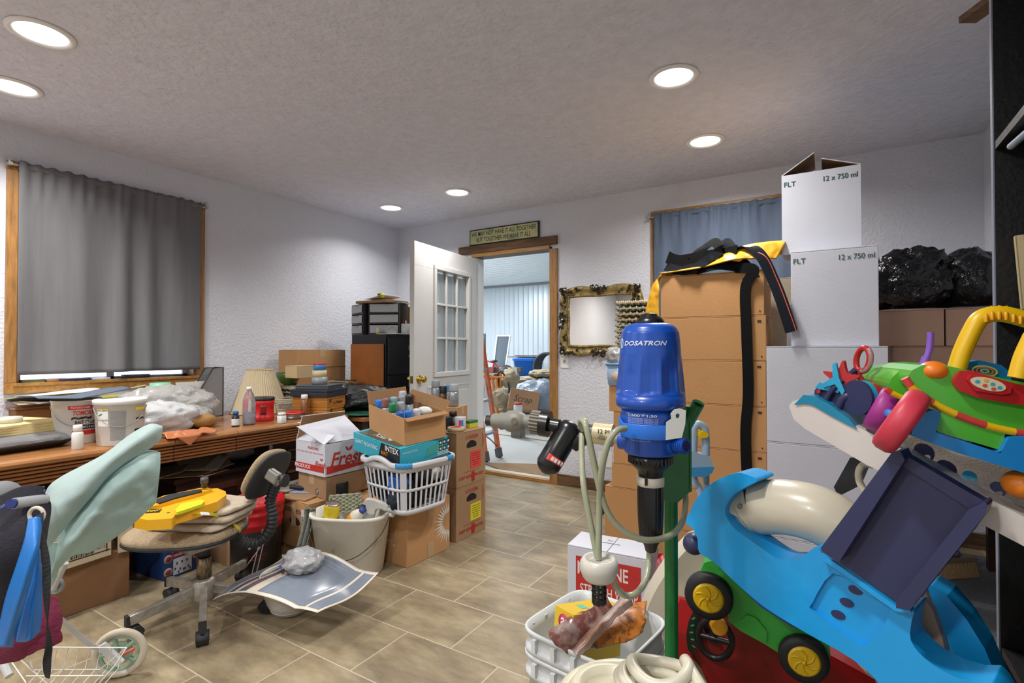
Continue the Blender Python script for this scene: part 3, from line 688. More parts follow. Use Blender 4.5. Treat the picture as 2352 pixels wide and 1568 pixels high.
def carton(name, label, loc, size, rz=0, m=None, m_in=None, open_=None, group=None, cat='box', tape=True, deco=None, tapem=None, seam=True, handles=()):
    """closed carton (two top flaps, tape) or open carton with hinged flaps: open_=(front,back,left,right) angles up from horizontal-outward"""
    w, d, h = size; m = m or M_card; m_in = m_in or M_card_in
    t = thing(name, label, cat, loc, rz, group)
    if open_ is None:
        b = MB(m); b.bb((-w/2, -d/2, 0), (w/2, d/2, h-.006)); b.build('carton_body', t, world=False, bevel=.003)
        for s in (-1, 1):
            q = MB(m); q.bb((-w/2, s*.0015 if s > 0 else -d/2, h-.0055), (w/2, d/2 if s > 0 else -.0015, h)); q.build('top_flap', t, world=False, bevel=.0015)
    else:
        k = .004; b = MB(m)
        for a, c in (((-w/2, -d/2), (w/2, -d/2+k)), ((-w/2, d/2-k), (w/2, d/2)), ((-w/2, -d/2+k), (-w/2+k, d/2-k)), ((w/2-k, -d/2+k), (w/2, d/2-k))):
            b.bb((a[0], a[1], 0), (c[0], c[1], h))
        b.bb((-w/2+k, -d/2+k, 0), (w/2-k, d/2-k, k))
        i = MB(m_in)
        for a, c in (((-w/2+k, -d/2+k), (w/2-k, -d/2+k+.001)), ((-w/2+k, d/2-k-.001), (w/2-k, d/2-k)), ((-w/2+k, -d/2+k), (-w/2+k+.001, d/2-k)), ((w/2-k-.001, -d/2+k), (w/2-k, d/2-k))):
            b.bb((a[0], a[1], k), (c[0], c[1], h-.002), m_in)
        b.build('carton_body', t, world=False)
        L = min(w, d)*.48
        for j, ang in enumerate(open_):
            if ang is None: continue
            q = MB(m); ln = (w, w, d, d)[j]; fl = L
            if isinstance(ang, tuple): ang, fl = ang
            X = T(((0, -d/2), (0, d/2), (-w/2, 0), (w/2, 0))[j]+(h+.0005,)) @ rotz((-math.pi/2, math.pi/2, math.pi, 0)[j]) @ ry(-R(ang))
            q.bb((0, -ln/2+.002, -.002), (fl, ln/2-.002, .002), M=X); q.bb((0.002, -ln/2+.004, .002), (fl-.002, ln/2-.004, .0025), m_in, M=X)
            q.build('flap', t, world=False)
    if tape and open_ is None:
        q = MB(tapem or M_tape); q.bb((-w/2-.0008, -.024, h-.0002), (w/2+.0008, .024, h+.0006)); q.bb((-w/2-.0012, -.024, h-.06), (-w/2-.0002, .024, h+.0006)); q.bb((w/2+.0002, -.024, h-.06), (w/2+.0012, .024, h+.0006))
        q.build('tape', t, world=False)
    if deco:
        q = MB(); deco(q, lambda f, u=0, v=0, e=.0012: face(w, d, h, f, u, v, e)); q.build('printing', t, world=False)
    for hh in handles:
        f, u, v = hh[:3]; q = MB(pm('14110f', .9)); q.prism(spl2([(-.045, -.012), (-.045, .012), (0, .03), (.045, .012), (.045, -.012), (0, -.014)], 5), 0, .0012, M=face(w, d, h, f, u, v, .0004)); q.build('hand_hole', t, world=False)
    return t
def boxpx(F, Rr, Lp, zp, cap=None):
    """F, Rr, Lp pixels of three corners of the horizontal face at height zp -> centre xy, w, d, rz"""
    a, b, c = atz(*F, zp), atz(*Rr, zp), atz(*Lp, zp)
    u = V(((b-a).x, (b-a).y, 0)); w = u.length; rz = math.atan2(u.y, u.x); n = V((-math.sin(rz), math.cos(rz), 0)); d = (c-a).dot(n)
    ct = V((a.x, a.y, 0))+u/2+n*d/2
    return ct, w, d, rz
def poly(q, pts, M, m, e=.0008): q.prism(pts, 0, e, m, M)
def rect(q, w, h, M, m, e=.0008): q.box((0, 0, e/2), (w, h, e), m, M)
def cyl(name, prof, parent, m, n=28, **k): return MB(m).lathe(prof, n, **k).build(name, parent, world=False)
# ---------------------------------------------------------------- long desk
DZT = .72; DXF = -2.85; DYE = atz(806, 952, DZT).y
M_desk = mat('warm_brown_desk_wood', 'a5703f', .35, var=(3, .4), stretch=(8, .8, 8), coat=.3)
M_desk2 = mat('reeded_desk_wood', '945e34', .4, var=(4, .45), stretch=(8, .8, 8))
M_dkw = mat('dark_brown_wood', '3a2018', .4, var=(3, .4), stretch=(6, 1, 6))
t = thing('desk', 'long brown wooden desk with reeded drawer fronts under the left window', 'desk', (DXF, DYE, 0))
y0 = -1.0; segs = [y0, atz(410, 1005, DZT).y-.02, atx(548, 988, DXF).y, DYE]
def top_sec(ya, yb, end=False):
    q = MB(M_desk)
    prof = [(-.95, DZT), (-.03, DZT), (-.008, DZT-.006), (.0, DZT-.018), (-.006, DZT-.032), (-.02, DZT-.038), (-.95, DZT-.038)]
    def ring(y, s=0): return [(DXF+x-s*(x > -.9), y, z) for x, z in prof]
    n = len(prof); secs = [(ya, 0), (yb-.03, 0)]+([(yb-.012, .006), (yb, .03)] if end else [(yb, 0)])
    vs = []; fs = []
    for y, s in secs: vs += ring(y, s)
    for i in range(len(secs)-1):
        for j in range(n): fs.append((i*n+j, (i+1)*n+j, (i+1)*n+(j+1) % n, i*n+(j+1) % n))
    fs += [tuple(range(n)), tuple(range((len(secs)-1)*n, len(secs)*n))[::-1]]
    q.add(vs, fs); return q
for i in range(3): top_sec(segs[i]+.0015, segs[i+1]-.0015, i == 2).build('desktop', t, bevel=.002)
for i in range(3):
    a, b_ = segs[i]+.002, segs[i+1]-.003-(0.04 if i == 2 else 0); q = MB(M_desk2); N = 5; zt, zb_ = DZT-.04, .598; pr = [(-.05, zb_)]
    hh = (zt-zb_)/N
    for k in range(N): z = zb_+k*hh; pr += [(-.03, z+.001), (-.018, z+hh*.3), (-.018, z+hh*.7), (-.03, z+hh-.001), (-.034, z+hh)]
    pr += [(-.05, zt)]
    n = len(pr); vs = [(DXF+x, y, z) for y in (a, b_) for x, z in pr]
    q.add(vs, [(j, n+j, n+(j+1) % n, (j+1) % n) for j in range(n)]+[tuple(range(n)), tuple(range(n, 2*n))[::-1]])
    q.build('drawer_front', t)
q = MB(M_dkw); q.bb((-3.8, y0, .60), (DXF-.06, DYE-.05, .67)); q.build('apron_frame', t); MB(M_dkw).bb((-3.79, y0, .12), (-3.77, DYE-.1, .6)).build('dark_backing_panel', t)  # back panel added to cover the bright wall and keep the underside dark
for y in (y0+.04, .35, DYE-.12):
    for x in (-3.74, DXF-.2): MB(M_dkw).bb((x-.03, y-.03, .0), (x+.03, y+.03, .6)).build('leg', t)
t = thing('pedestal_drawers', 'dark brown drawer pedestal standing under the right end of the desk', 'drawers', (-3.4, 2.18, 0))
MB(M_dkw).bb((-3.75, 2.0, 0), (-3.06, 2.36, .595)).build('cabinet_body', t, bevel=.004)
for i in range(4):
    f = MB(M_dkw).bb((-3.058, 2.02, .03+i*.14), (-3.04, 2.34, .155+i*.14)).build('drawer', t, bevel=.004)
    MB(pm('6a4a34')).bb((-3.039, 2.12, .085+i*.14), (-3.025, 2.24, .1+i*.14)).build('handle', f)
MB(pm('8f9398', .35, metal=.8)).tube([(-2.99, 1.97, 0), (-2.99, 1.97, .59)], .012, 10).build('steel_rod', t)
# low dark chest with envelopes under the desk
a = atx(405, 1110, -3.12); b_ = atx(640, 1050, -3.12)
t = thing('dark_wood_chest', 'long dark wooden chest in the shadow under the desk', 'chest', (-3.4, (a.y+b_.y)/2, 0))
MB(M_dkw).bb((-3.7, a.y, .0), (-3.12, 1.92, .42)).build('chest_body', t, bevel=.004)
MB(M_dkw).bb((-3.72, a.y-.02, .422), (-3.10, 1.94, .45)).build('chest_top', t, bevel=.004)
q = MB(pm('57301f')); q.bb((-3.118, a.y+.05, .06), (-3.112, 1.87, .1)); q.bb((-3.118, a.y+.05, .34), (-3.112, 1.87, .38)); q.bb((-3.118, a.y+.05, .1), (-3.112, a.y+.09, .34)); q.bb((-3.118, 1.83, .1), (-3.112, 1.87, .34)); q.build('panel_moulding', t)
ev = [(470, 1080, 'b39a74', .3), (450, 1088, 'a48a66', .9), (500, 1070, '9a8468', .1), (430, 1092, '8f7a5c', -.4), (525, 1072, 'c2b8a4', .7), (540, 1066, '8a7a66', 1.3)]
for i, (px, py, c, rz) in enumerate(ev):
    p = atz(px, py, .47+.012*i); q = MB(mat('envelope_paper_%d' % i, c, .8)); q.prism([(-.13, -.09), (.13, -.09), (.13, .09), (0, .13), (-.13, .09)], 0, .004, M=T(0, 0, .0) @ rx(.06*i) )
    tag(q.build('envelope', loc=(min(p.x, -3.18), p.y, .452+.012*i), rz=rz), 'loose brown paper envelope in the heap on the dark chest', 'envelope', 'envelopes heaped under the desk')
p = atz(590, 1060, .5); tag(blob((0, 0, .08), (.2, .25, .1), 31, .2, m=mat('dull_plastic_bag', '8d8e8e', .3, bump=(14, .6)), sharp=.5, flat=0).build('plastic_bag', loc=(-3.42, p.y+.1, .453)), 'grey translucent bag beside the envelopes under the desk', 'bag')
# ---------------------------------------------------------------- things on the desk
def on(px, py, z=DZT): p = atz(px, py, z); return V((p.x, p.y, z))
M_yel = mat('yellow_legal_paper', 'd9c48a', .8, var=(6, .1)); M_paper = mat('white_paper', 'd8d6d0', .8)
# black tray with clear lid, yellow pads
p = on(40, 1035); t = thing('plastic_tray', 'black plastic tray with a clear dome lid on the left end of the desk', 'tray', (p.x-.1, p.y, DZT), .12)
MB(M_blk).lathe([(.10, 0), (.13, .03), (.15, .035), (.15, .03), (.125, .005)], 32, sx=1.25, sy=1.3, sq=6).build('tray_base', t, world=False)
MB(M_clear).lathe([(.145, .036), (.13, .06), (.10, .07), (.001, .07)], 32, sx=1.25, sy=1.3, sq=6).build('clear_lid', t, world=False)
for i in range(4):
    q = MB(M_yel); q.box((0, 0, .006), (.28, .38, .011)); ob = q.build('paper_pad', loc=(p.x-.14, p.y-.02, DZT+.0705+.0115*i), rz=.15+.06*i, bevel=.001); tag(ob, '%s yellow ruled paper pad of the pile on the clear tray lid' % ['lowest', 'second lowest', 'second highest', 'topmost'][i], 'pad')
t = thing('tape_roll', 'clear tape roll on the yellow pads at the left edge', 'tape', (p.x-.12, p.y-.0, DZT+.118))
MB(mat('translucent_tape', 'd8d8cc', .25, trans=.3)).lathe([(.035, 0), (.048, 0), (.048, .025), (.035, .025), (.035, 0)], 28).build('roll', t, world=False)
# wooden crate with papers behind the pails
p = on(95, 985); 
t = thing('wooden_box', 'small brown wooden box behind the bucket with the red label', 'box', (p.x-.16, p.y+.02, DZT), .1)
MB(mat('reeded_box_wood', '9a6a3e', .5, var=(6, .4), stretch=(1, 1, 14))).bb((-.13, -.14, 0), (.13, .14, .115)).build('box_body', t, world=False, bevel=.004); MB(M_desk).bb((-.137, -.147, .116), (.137, .147, .129)).build('lid', t, world=False, bevel=.003)
for i, c in enumerate(['c9b58e', 'd8d2c0', '2e3034', 'b8ba8c', 'cfc8b8', 'e2e0da']):
    q = MB(mat('paper_sheet_%d' % i, c, .8)); q.grid(lambda u, v: (.34*(u-.5), .3*(v-.5), .004+.012*math.sin(u*3+i)*math.cos(v*2+i)+.008), 8, 8, th=.003)
    tag(q.build('paper_sheet', loc=(p.x-.13+.02*i, p.y+.04+.012*i, DZT+.137+.011*i), rz=.3*i), 'loose sheet of paper piled on the small wooden box', 'paper', 'papers piled on the wooden box')
def pail(name, label, px, py, r, h, dec, lidded):
    p = on(px, py); a = math.atan2(C0.y-p.y, C0.x-p.x); c = V((p.x-math.cos(a)*r*.9, p.y-math.sin(a)*r*.9, DZT))
    t = thing(name, label, 'bucket', c, a+math.pi/2)
    b = MB(M_wht); b.lathe([(r*.86, 0), (r*.88, .004), (r, h), (r*1.03, h), (r*1.03, h+.006), (r*.97, h+.006), (r*.84, .01), (.001, .01)], 40); b.build('bucket_body', t, world=False)
    def cyt(s, size, ang, z, m, fit=None, bold=1, it=0):
        vs, fs = textmesh(s, bold, it); ww = max(v.x for v in vs)-min(v.x for v in vs); k = size; sx = (fit/ww/k if fit else 1); rr = r*(.88+.12*z/h)+.0015
        return MB(m).add([(rr*math.cos(ang+v.x*k*sx/rr-math.pi/2), rr*math.sin(ang+v.x*k*sx/rr-math.pi/2), z+v.y*k) for v in vs], fs)
    def patch(ang, hw, z0, z1, m, q):
        q.grid(lambda u, v: ((r*(.88+.12*(z0+(z1-z0)*v)/h)+.0009)*math.cos(ang+(u*2-1)*hw-math.pi/2), (r*(.88+.12*(z0+(z1-z0)*v)/h)+.0009)*math.sin(ang+(u*2-1)*hw-math.pi/2), z0+(z1-z0)*v), 12, 1, m)
    q = MB(); dec(q, patch, lambda *a_, **k: (lambda mm: q.add(mm.v, mm.f, mm.mats[0]))(cyt(*a_, **k))); q.build('label', t, world=False)
    if lidded:
        MB(M_wht).lathe([(r*1.05, h-.012), (r*1.06, h+.008), (r*1.02, h+.012), (r*.97, h+.006+.002), (.001, h+.008)], 40).build('lid', t, world=False)
    s = -1 if not lidded else 1
    pts = spl([(math.cos(-math.pi/2+u*1.25)*r*1.06, math.sin(-math.pi/2+u*1.25)*r*1.08, h*.9-(1-u*u)*h*.45*1.0) for u in (-1, -.7, -.35, 0, .35, .7, 1)], 5)
    MB(pm('8a8d90', .3, metal=.8)).tube(pts, .0018, 6).build('bail_handle', t, world=False)
    return t, c
kr = pm('c22a26'); kb = pm('1c1c1e'); ky = pm('e2cf2c'); kg = pm('8a8c8e')
def dec1(q, patch, tx):
    patch(.15, .5, .168, .186, kr, q); tx('KILLS QUICK & HARD', .012, .15, .177, pm('e8d8d8'), fit=.075)
    tx('TOMCAT', .028, .25, .150, kr, bold=2, it=1, fit=.085); tx('~~', .06, .2, .128, kb, fit=.08, bold=3)
    tx('BAIT CHUNX', .022, .45, .105, kb, bold=2, fit=.1); patch(.4, .55, .072, .092, kb, q); tx('KILLS MICE & RATS', .012, .4, .082, pm('e8e8e8'), fit=.08)
    patch(.4, .6, .045, .066, kr, q); tx('4 LB', .016, -.05, .055, pm('e8e8e8'))
pail('label_bucket', 'white pail with red and black rodent bait label, nearer the left end', 176, 1021, .098, .205, dec1, False)
def dec2(q, patch, tx):
    patch(-.75, .27, .095, .175, pm('e8eef0'), q); patch(-.75, .27, .165, .178, ky, q); patch(-.75, .27, .12, .127, ky, q); tx('>', .04, -.85, .15, pm('1f7a4a'), bold=2)
    for i in range(24): patch(-.1, .32, .028+i*.0058, .0312+i*.0058, pm('8b8d90'), q)
    patch(.9, .3, .165, .178, ky, q); patch(.9, .3, .045, .058, ky, q); patch(.9, .28, .06, .075, kb, q); tx('~~', .05, .9, .125, kb, bold=3, fit=.05)
pail('white_bucket', 'white lidded pail with a wire handle and a grey print panel', 276, 1024, .103, .205, dec2, True)
# grey folded paper laid over the labelled bucket
p = on(175, 1021); a = V((C0.x-p.x, C0.y-p.y, 0)).normalized()
q = MB(mat('slate_blue_card', '4a5563', .8)); pb = V((p.x, p.y, 0))-a*.09
q.grid(lambda u, v: (.36*(u-.5), .26*(v-.5), .012+.05*(abs(u-.42)*1.2)*(1 if u > .42 else .5)-.02*v*(1-u)*0+.006*math.sin(v*5)), 16, 10, th=.003)
tag(q.build('card_folder', loc=(pb.x, pb.y, DZT+.212), rz=math.atan2(a.y, a.x)+math.pi/2+.3), 'slate blue card folder lying across the bait bucket', 'folder')
p = on(178, 1031); t = thing('pill_bottle', 'small white bottle standing before the bait bucket', 'bottle', p+V((0, 0, 0)), 2.2)
cyl('bottle_body', [(.02, 0), (.022, .003), (.022, .07), (.018, .078), (.014, .08)], t, M_wht); cyl('cap', [(.017, .081), (.017, .108), (.015, .11)], t, pm('e6e6e4')); 
q = MB(kb); q.box((0.012, .0195, .055), (.005, .001, .016)); q.build('label_mark', t, world=False)
# bits behind: cards, mugs
def small_roll(name, label, px, py, z, r, h, m, cat='roll', hole=.6):
    p = at(px, py, 1); p = atz(px, py, z); t = thing(name, label, cat, (p.x, p.y, z)); cyl('body', [(r*hole, 0), (r, 0), (r, h), (r*hole, h), (r*hole, .002)], t, m); return t
XB = -3.7
def back(px, X=XB): r_ = ray(px, 900); k = X/r_.x; return V((X, (C0+r_*k).y, DZT))
def zof(px, py, X=XB): return atx(px, py, X).z
b_ = back(340); hh = zof(340, 902)-DZT
M_bookpile = [pm('6a6258'), pm('9a9286'), pm('3c3e42'), pm('b8b0a2')]
for i in range(5):
    q = MB(M_bookpile[i % 4]); q.box((0, 0, .0145), (.22, .26, .027)); q.box((.006, 0, .0145), (.215, .252, .02), pm('cfc9bc')); tag(q.build('book', loc=(-3.66, b_.y+.02*(i % 2), DZT+.029*i), rz=.1*i), '%s book of the low pile under the yellow and teal rolls' % ['lowest', 'second lowest', 'middle', 'second highest', 'topmost'][i], 'book')
zt = DZT+.146
b_ = back(340, -3.6); t = thing('yellow_roll', 'short yellow paper roll beside the teal roll behind the pails', 'roll', (b_.x, b_.y, zt)); cyl('roll_body', [(.03, 0), (.045, 0), (.045, .07), (.03, .07), (.03, .002)], t, pm('d2b818'))
b_ = back(368, -3.64); t = thing('teal_roll', 'pale teal dotted paper roll on the desk below the window', 'roll', (b_.x, b_.y, zt)); cyl('roll_body', [(.035, 0), (.057, 0), (.057, .095), (.035, .095), (.035, .002)], t, pm('7fbfa4'))
b_ = back(300, -3.55); q = MB(pm('c8ccd0')); q.box((0, 0, .03), (.13, .004, .06), M=rx(-.2)); q.box((0, -.004, .012), (.12, .006, .015), kb); q.text('Small Screens', .014, T(.01, -.0135, .045) @ rx(math.pi/2-.2), pm('5a5e62'), 0)
tag(q.build('business_card', loc=(b_.x, b_.y, zt-.03), rz=1.2), 'grey printed business card propped behind the lidded pail', 'card')
b_ = back(260, -3.6); q = MB(mat('yellow_green_box', 'b8b83c', .5)); q.box((0, 0, .035), (.1, .05, .07)); q.box((.03, -.0255, .04), (.03, .001, .05), pm('4a8a9a')); tag(q.build('small_box', loc=(b_.x, b_.y, zt-.03), rz=1.1), 'small yellow green packet behind the pails', 'packet')
a_, c_ = atx(190, 912, -3.6), atx(330, 886, -3.7); q = MB(pm('cfc096')); q.ribbon([a_-a_, c_-a_], .035, (1, 0, .3), .006); tag(q.build('wooden_ruler', loc=a_), 'pale wooden strip slanting up in front of the window sill', 'strip')
# things on the window sill
for i, (px, c, nm, lb, w_) in enumerate(((75, '5a5f3c', 'snack_packet', 'dark green packet on the window sill at left', .1), (125, 'b8784a', 'orange_card', 'orange card lying on the window sill', .08), (170, '3a3450', 'dark_booklet', 'dark purple booklet lying on the window sill', .16), (230, 'd0d4dc', 'white_booklet', 'white booklet lying on the window sill', .1))):
    y = back(px, XL+.01).y; q = MB(pm(c)); q.box((0, 0, .006), (.05, w_, .012+.006*(i == 0))); tag(q.build(nm, loc=(XL+.0, y, WZ0+.0005), rz=.05*i, bevel=.002), lb, 'packet')
y = back(312, XL+.01).y; q = MB(pm('2e3134')); q.box((0, 0, .012), (.045, .16, .024)); tag(q.build('eyeglass_case', loc=(XL+.008, y, WZ0+.0005), bevel=.008), 'black oblong case lying on the window sill', 'case')
# bags on the desk
M_pbag = mat('white_plastic_bag', 'd4d6d8', .3, bump=(30, .7, .01), trans=.25); M_cbag = mat('thin_clear_bag', 'c8c8c4', .2, bump=(24, .8, .01), trans=.45)
p = on(385, 1000); tag(blob((0, 0, .075), (.13, .2, .09), 3, .22, 2.2, m=M_pbag, sharp=.45, flat=0, n=48, k=30).build('plastic_bag', loc=(p.x-.14, p.y, DZT), rz=.1), 'crumpled white plastic bag lying right of the lidded pail', 'bag')
p = on(352, 995); tag(blob((0, 0, .045), (.1, .13, .06), 4, .25, 2.2, m=M_pbag, sharp=.45, flat=0, n=40).build('plastic_bag', loc=(p.x-.03, p.y-.02, DZT), rz=.3), 'smaller white plastic bag at the desk edge before the larger one', 'bag')
p = on(470, 990); tag(blob((0, 0, .11), (.14, .26, .12), 5, .2, 2.4, m=M_cbag, sharp=.5, flat=0, n=48, k=30).build('plastic_bag', loc=(p.x-.4, p.y-.02, DZT), rz=-.1), 'translucent beige bag heaped in front of the black magazine file', 'bag')
p = on(535, 985); tag(blob((0, 0, .05), (.09, .13, .07), 15, .2, 2.4, m=M_cbag, sharp=.5, flat=0, n=40).build('plastic_bag', loc=(p.x-.3, p.y-.1, DZT), rz=-.1), 'clear bag of small things left of the dark pill bottle', 'bag')
p = on(480, 985); t = thing('leather_pouch', 'mustard brown pointed leather pouch by the white bag', 'pouch', (p.x-.06, p.y+.0, DZT), .3)
q = MB(mat('mustard_leather', '9c7236', .6)); q.tube([(.02, -.10, .05), (.015, -.07, .044), (0, -.03, .04), (0, .02, .04), (0, .06, .035), (0, .085, .03)], [.004, .018, .036, .04, .033, .012], 20); q.build('pouch_body', t, world=False); MB(mat('tan_leather', '96562c', .6)).grid(lambda u, v: (-.07+.02*math.sin(u*3), -.09+.14*u, .05+.06*v*math.sin(u*3.1)), 12, 6, th=.004).build('pouch_flap', t, world=False)
M_obag = mat('orange_film', 'd98a5c', .2, trans=.35, bump=(30, .5, .004))
p = on(440, 1002); t = thing('orange_bag', 'flat orange tinted clear bag hanging over the desk edge', 'bag', (p.x, p.y, DZT))
q = MB(M_obag); q.grid(lambda u, v: (-.13*(1-v)+.02, -.12+.24*u, .006+.022*NZ.noise(V((u*5, v*4, 3)))+.02*math.sin(v*3)), 24, 12, th=.001); q.build('film', t, world=False)
q = MB(M_obag); q.grid(lambda u, v: (.022+.004*math.sin(u*3), -.02+(.13*(u-.5))*(1-v), .012-.055*v), 8, 6, th=.001); q.build('hanging_corner', t, world=False)
q = MB(pm('c42a22')); q.lathe([(.014, 0), (.014, .045), (.01, .05)], 16); p = back(405, -3.62); t0 = q.build('red_tube', loc=(p.x, p.y, zt-.02)); tag(t0, 'small red capped tube among the bags below the window', 'tube')
q = MB(pm('e0dcd8')); q.tube([(0, 0, 0), (.0, .05, .1)], .006, 8); q.ell((0, .054, .108), .012); p = back(440, -3.7); tag(q.build('white_wand', loc=(p.x, p.y-.02, DZT+.12)), 'thin white wand leaning at the window corner', 'stick')
# magazine file
p0, p1 = atz(527, 945, DZT), atz(450, 940, DZT)
X_ = -3.55; ya, yb = atx(448, 940, X_).y, atx(512, 940, X_).y; zt_ = atx(508, 843, X_).z
t = thing('magazine_file', 'black wire magazine file standing left of the pleated lampshade', 'file holder', (X_, (ya+yb)/2, DZT))
zl = DZT+.13; pr = [(ya, DZT), (yb, DZT), (yb, zt_), (yb-.07, zt_-.005), (ya, zl)]
for x in (X_, X_-.1):
    MB(mat('grey_wire_mesh', '7d7f80', .6)).add([(x+s, a, b) for s in (0, -.002) for a, b in pr], [(0, 1, 2, 3, 4), (9, 8, 7, 6, 5)]).build('mesh_side', t)
q = MB(M_blk)
for x in (X_, X_-.1): q.tube([(x, a, b) for a, b in pr], .004, 6, closed=True)
q.bb((X_-.1, yb-.002, DZT+.001), (X_+.0, yb+.003, zt_)); q.bb((X_-.1, ya, DZT+.001), (X_, yb, DZT+.005)); q.build('frame', t)
for i in range(2):
    q = MB(M_paper); q.bb((-.0015, -.14, 0), (.0015, .16, .235)); tag(q.build('paper_sheet', loc=(X_-.02-.03*i, (ya+yb)/2-.05, DZT+.006), rz=.05*i), ['white paper standing inside the black magazine file', 'white paper behind the first in the black magazine file'][i], 'paper')
# lampshade
Xs = -3.52; c = atx(597, 935, Xs); rb = (atx(658, 935, Xs).y-atx(535, 935, Xs).y)/2*.93; rt = rb*.45; zt_ = atx(597, 850, Xs).z
t = thing('lamp_shade', 'pleated cream lampshade sitting on the desk without a lamp', 'lampshade', (Xs, c.y, DZT))
q = MB(mat('cream_pleated_fabric', 'cfc0a0', .8, translucent=.15)); nP = 56
def shp(u, v): a = u*2*math.pi; r_ = rb+(rt-rb)*v+.0025*math.cos(a*nP); return (r_*math.cos(a), r_*math.sin(a), .003+(zt_-DZT)*v)
q.grid(shp, nP*6, 4); q.build('pleated_shade', t, world=False)
q = MB(pm('c0a878')); q.tube([(math.cos(a)*rt, math.sin(a)*rt, zt_-DZT+.003) for a in [k*6.283/40 for k in range(40)]], .004, 6, closed=True); q.tube([(math.cos(a)*rb, math.sin(a)*rb, .005) for a in [k*6.283/60 for k in range(60)]], .004, 6, closed=True)
q.build('trim_band', t, world=False)
# bottles and cans near the front
p = on(541, 979); t = thing('medicine_bottle', 'small dark bottle with blue cap and white label', 'bottle', p)
cyl('bottle_body', [(.02, 0), (.021, .002), (.021, .055), (.013, .066), (.013, .07)], t, mat('dark_amber_glass', '20222c', .15)); cyl('cap', [(.016, .071), (.016, .088), (.014, .09)], t, pm('1d62b4')); cyl('label', [(.0214, .008), (.0216, .009), (.0216, .045), (.0214, .046)], t, pm('cfcfd2'))
p = on(572, 975); t = thing('water_bottle', 'clear plastic drink bottle with white cap, half full', 'bottle', p)
M_pet = mat('clear_bottle_plastic', 'dfe6ee', .08, trans=.85)
cyl('bottle_body', [(.028, 0), (.036, .006), (.036, .02), (.034, .03), (.036, .04), (.036, .10), (.0345, .11), (.036, .12), (.035, .145), (.024, .185), (.013, .205), (.013, .21)], t, M_pet)
cyl('cap', [(.0145, .211), (.0145, .227), (.012, .228)], t, pm('e8e8e8')); cyl('liquid', [(.03, .008), (.0335, .012), (.0335, .078), (.001, .078)], t, mat('cloudy_liquid', 'b8bccb', .2, trans=.5))
p = on(614, 967); t = thing('coffee_can', 'red plastic coffee canister with a black lid', 'canister', p-V((.05, .0, 0)), .6)
q = MB(mat('red_coffee_plastic', 'c41f22', .35)); q.lathe([(.064, 0), (.069, .006), (.069, .03), (.066, .034), (.066, .105), (.069, .11), (.069, .128), (.066, .132)], 40); q.build('can_body', t, world=False)
cyl('lid', [(.0705, .1325), (.0715, .136), (.0715, .148), (.067, .151), (.001, .149)], t, M_blk)
q = MB(mat('red_grip_recess', '7c1214', .4)); a0 = -1.1; q.grid(lambda u, v: (.0675*math.cos(a0+.5*(u-.5)), .0675*math.sin(a0+.5*(u-.5)), .045+.06*v), 6, 4, th=-.001); q.build('grip_recess', t, world=False)
q = MB(mat('red_embossing', 'a8181c', .35)); vs, fs = textmesh('Folgers', 1, 1)
q.add([(.0672*math.cos(-.1+v.x*.02/.067), .0672*math.sin(-.1+v.x*.02/.067), .085+v.y*.02) for v in vs], fs); q.build('embossed_name', t, world=False)
p = on(647, 971); t = thing('white_jar', 'small square white jar with screw lid near the desk edge', 'jar', p)
q = MB(M_wht); q.lathe([(.02, 0), (.022, .003), (.022, .045), (.018, .048)], 32, sq=4); q.build('jar_body', t, world=False); cyl('cap', [(.0235, .049), (.0235, .062), (.021, .064)], t, M_wht)
p = on(680, 962); t = thing('food_container', 'shallow clear tub with red lid rim', 'container', p-V((.03, 0, 0)), .5)
q = MB(M_clear); q.lathe([(.045, 0), (.058, .03), (.06, .034), (.056, .034), (.043, .003)], 32, sq=5); q.build('tub', t, world=False); q = MB(pm('c83028')); q.lathe([(.052, .035), (.064, .035), (.064, .043), (.055, .046), (.052, .035)], 32, sq=5); q.build('lid_rim', t, world=False)
tag(MB(mat('white_grit', 'd4d2cc', .9)).lathe([(.04, 0), (.05, .012), (.03, .018), (.001, .02)], 20, sq=4).build('white_pieces', loc=p-V((.03, 0, -.004))), 'white bits filling the shallow clear tub', 'pieces', kind='stuff')
p = on(668, 955); t = thing('small_tub', 'empty clear lidless tub stacked on the red rimmed one', 'container', (p.x-.07, p.y+.005, DZT+.047), .5)
q = MB(M_clear); q.lathe([(.032, 0), (.045, .035), (.047, .036), (.044, .036), (.031, .003)], 32, sq=3); q.build('tub', t, world=False)
p = on(699, 958); t = thing('spray_can', 'tan aerosol can with white cap beside the orange boxes', 'spray can', p)
cyl('can_body', [(.022, 0), (.024, .002), (.024, .11), (.018, .12)], t, mat('tan_can_print', '9a6a4c', .35, metal=.3, var=(20, .25))); cyl('cap', [(.021, .121), (.021, .15), (.018, .152)], t, pm('e4e4e0'))
# wire basket
Xw = -3.3; c = atx(668, 928, Xw); t = thing('wicker_basket', 'small cream woven basket behind the clear tubs', 'basket', (Xw, c.y, DZT)); q = MB(mat('cream_wicker', 'b4aa92', .7))
for k in range(9):
    rr = .075+.002*k; q.tube([(math.cos(a)*rr*(1+.02*math.sin(a*14+k*3.14)), math.sin(a)*rr*1.2*(1+.02*math.sin(a*14+k*3.14)), .006+.012*k+.0) for a in [j*6.283/80 for j in range(80)]], .0045, 5, closed=True)
q.lathe([(.07, .0), (.072, .003), (.001, .004)], 24, sy=1.2); q.build('woven_body', t, world=False)
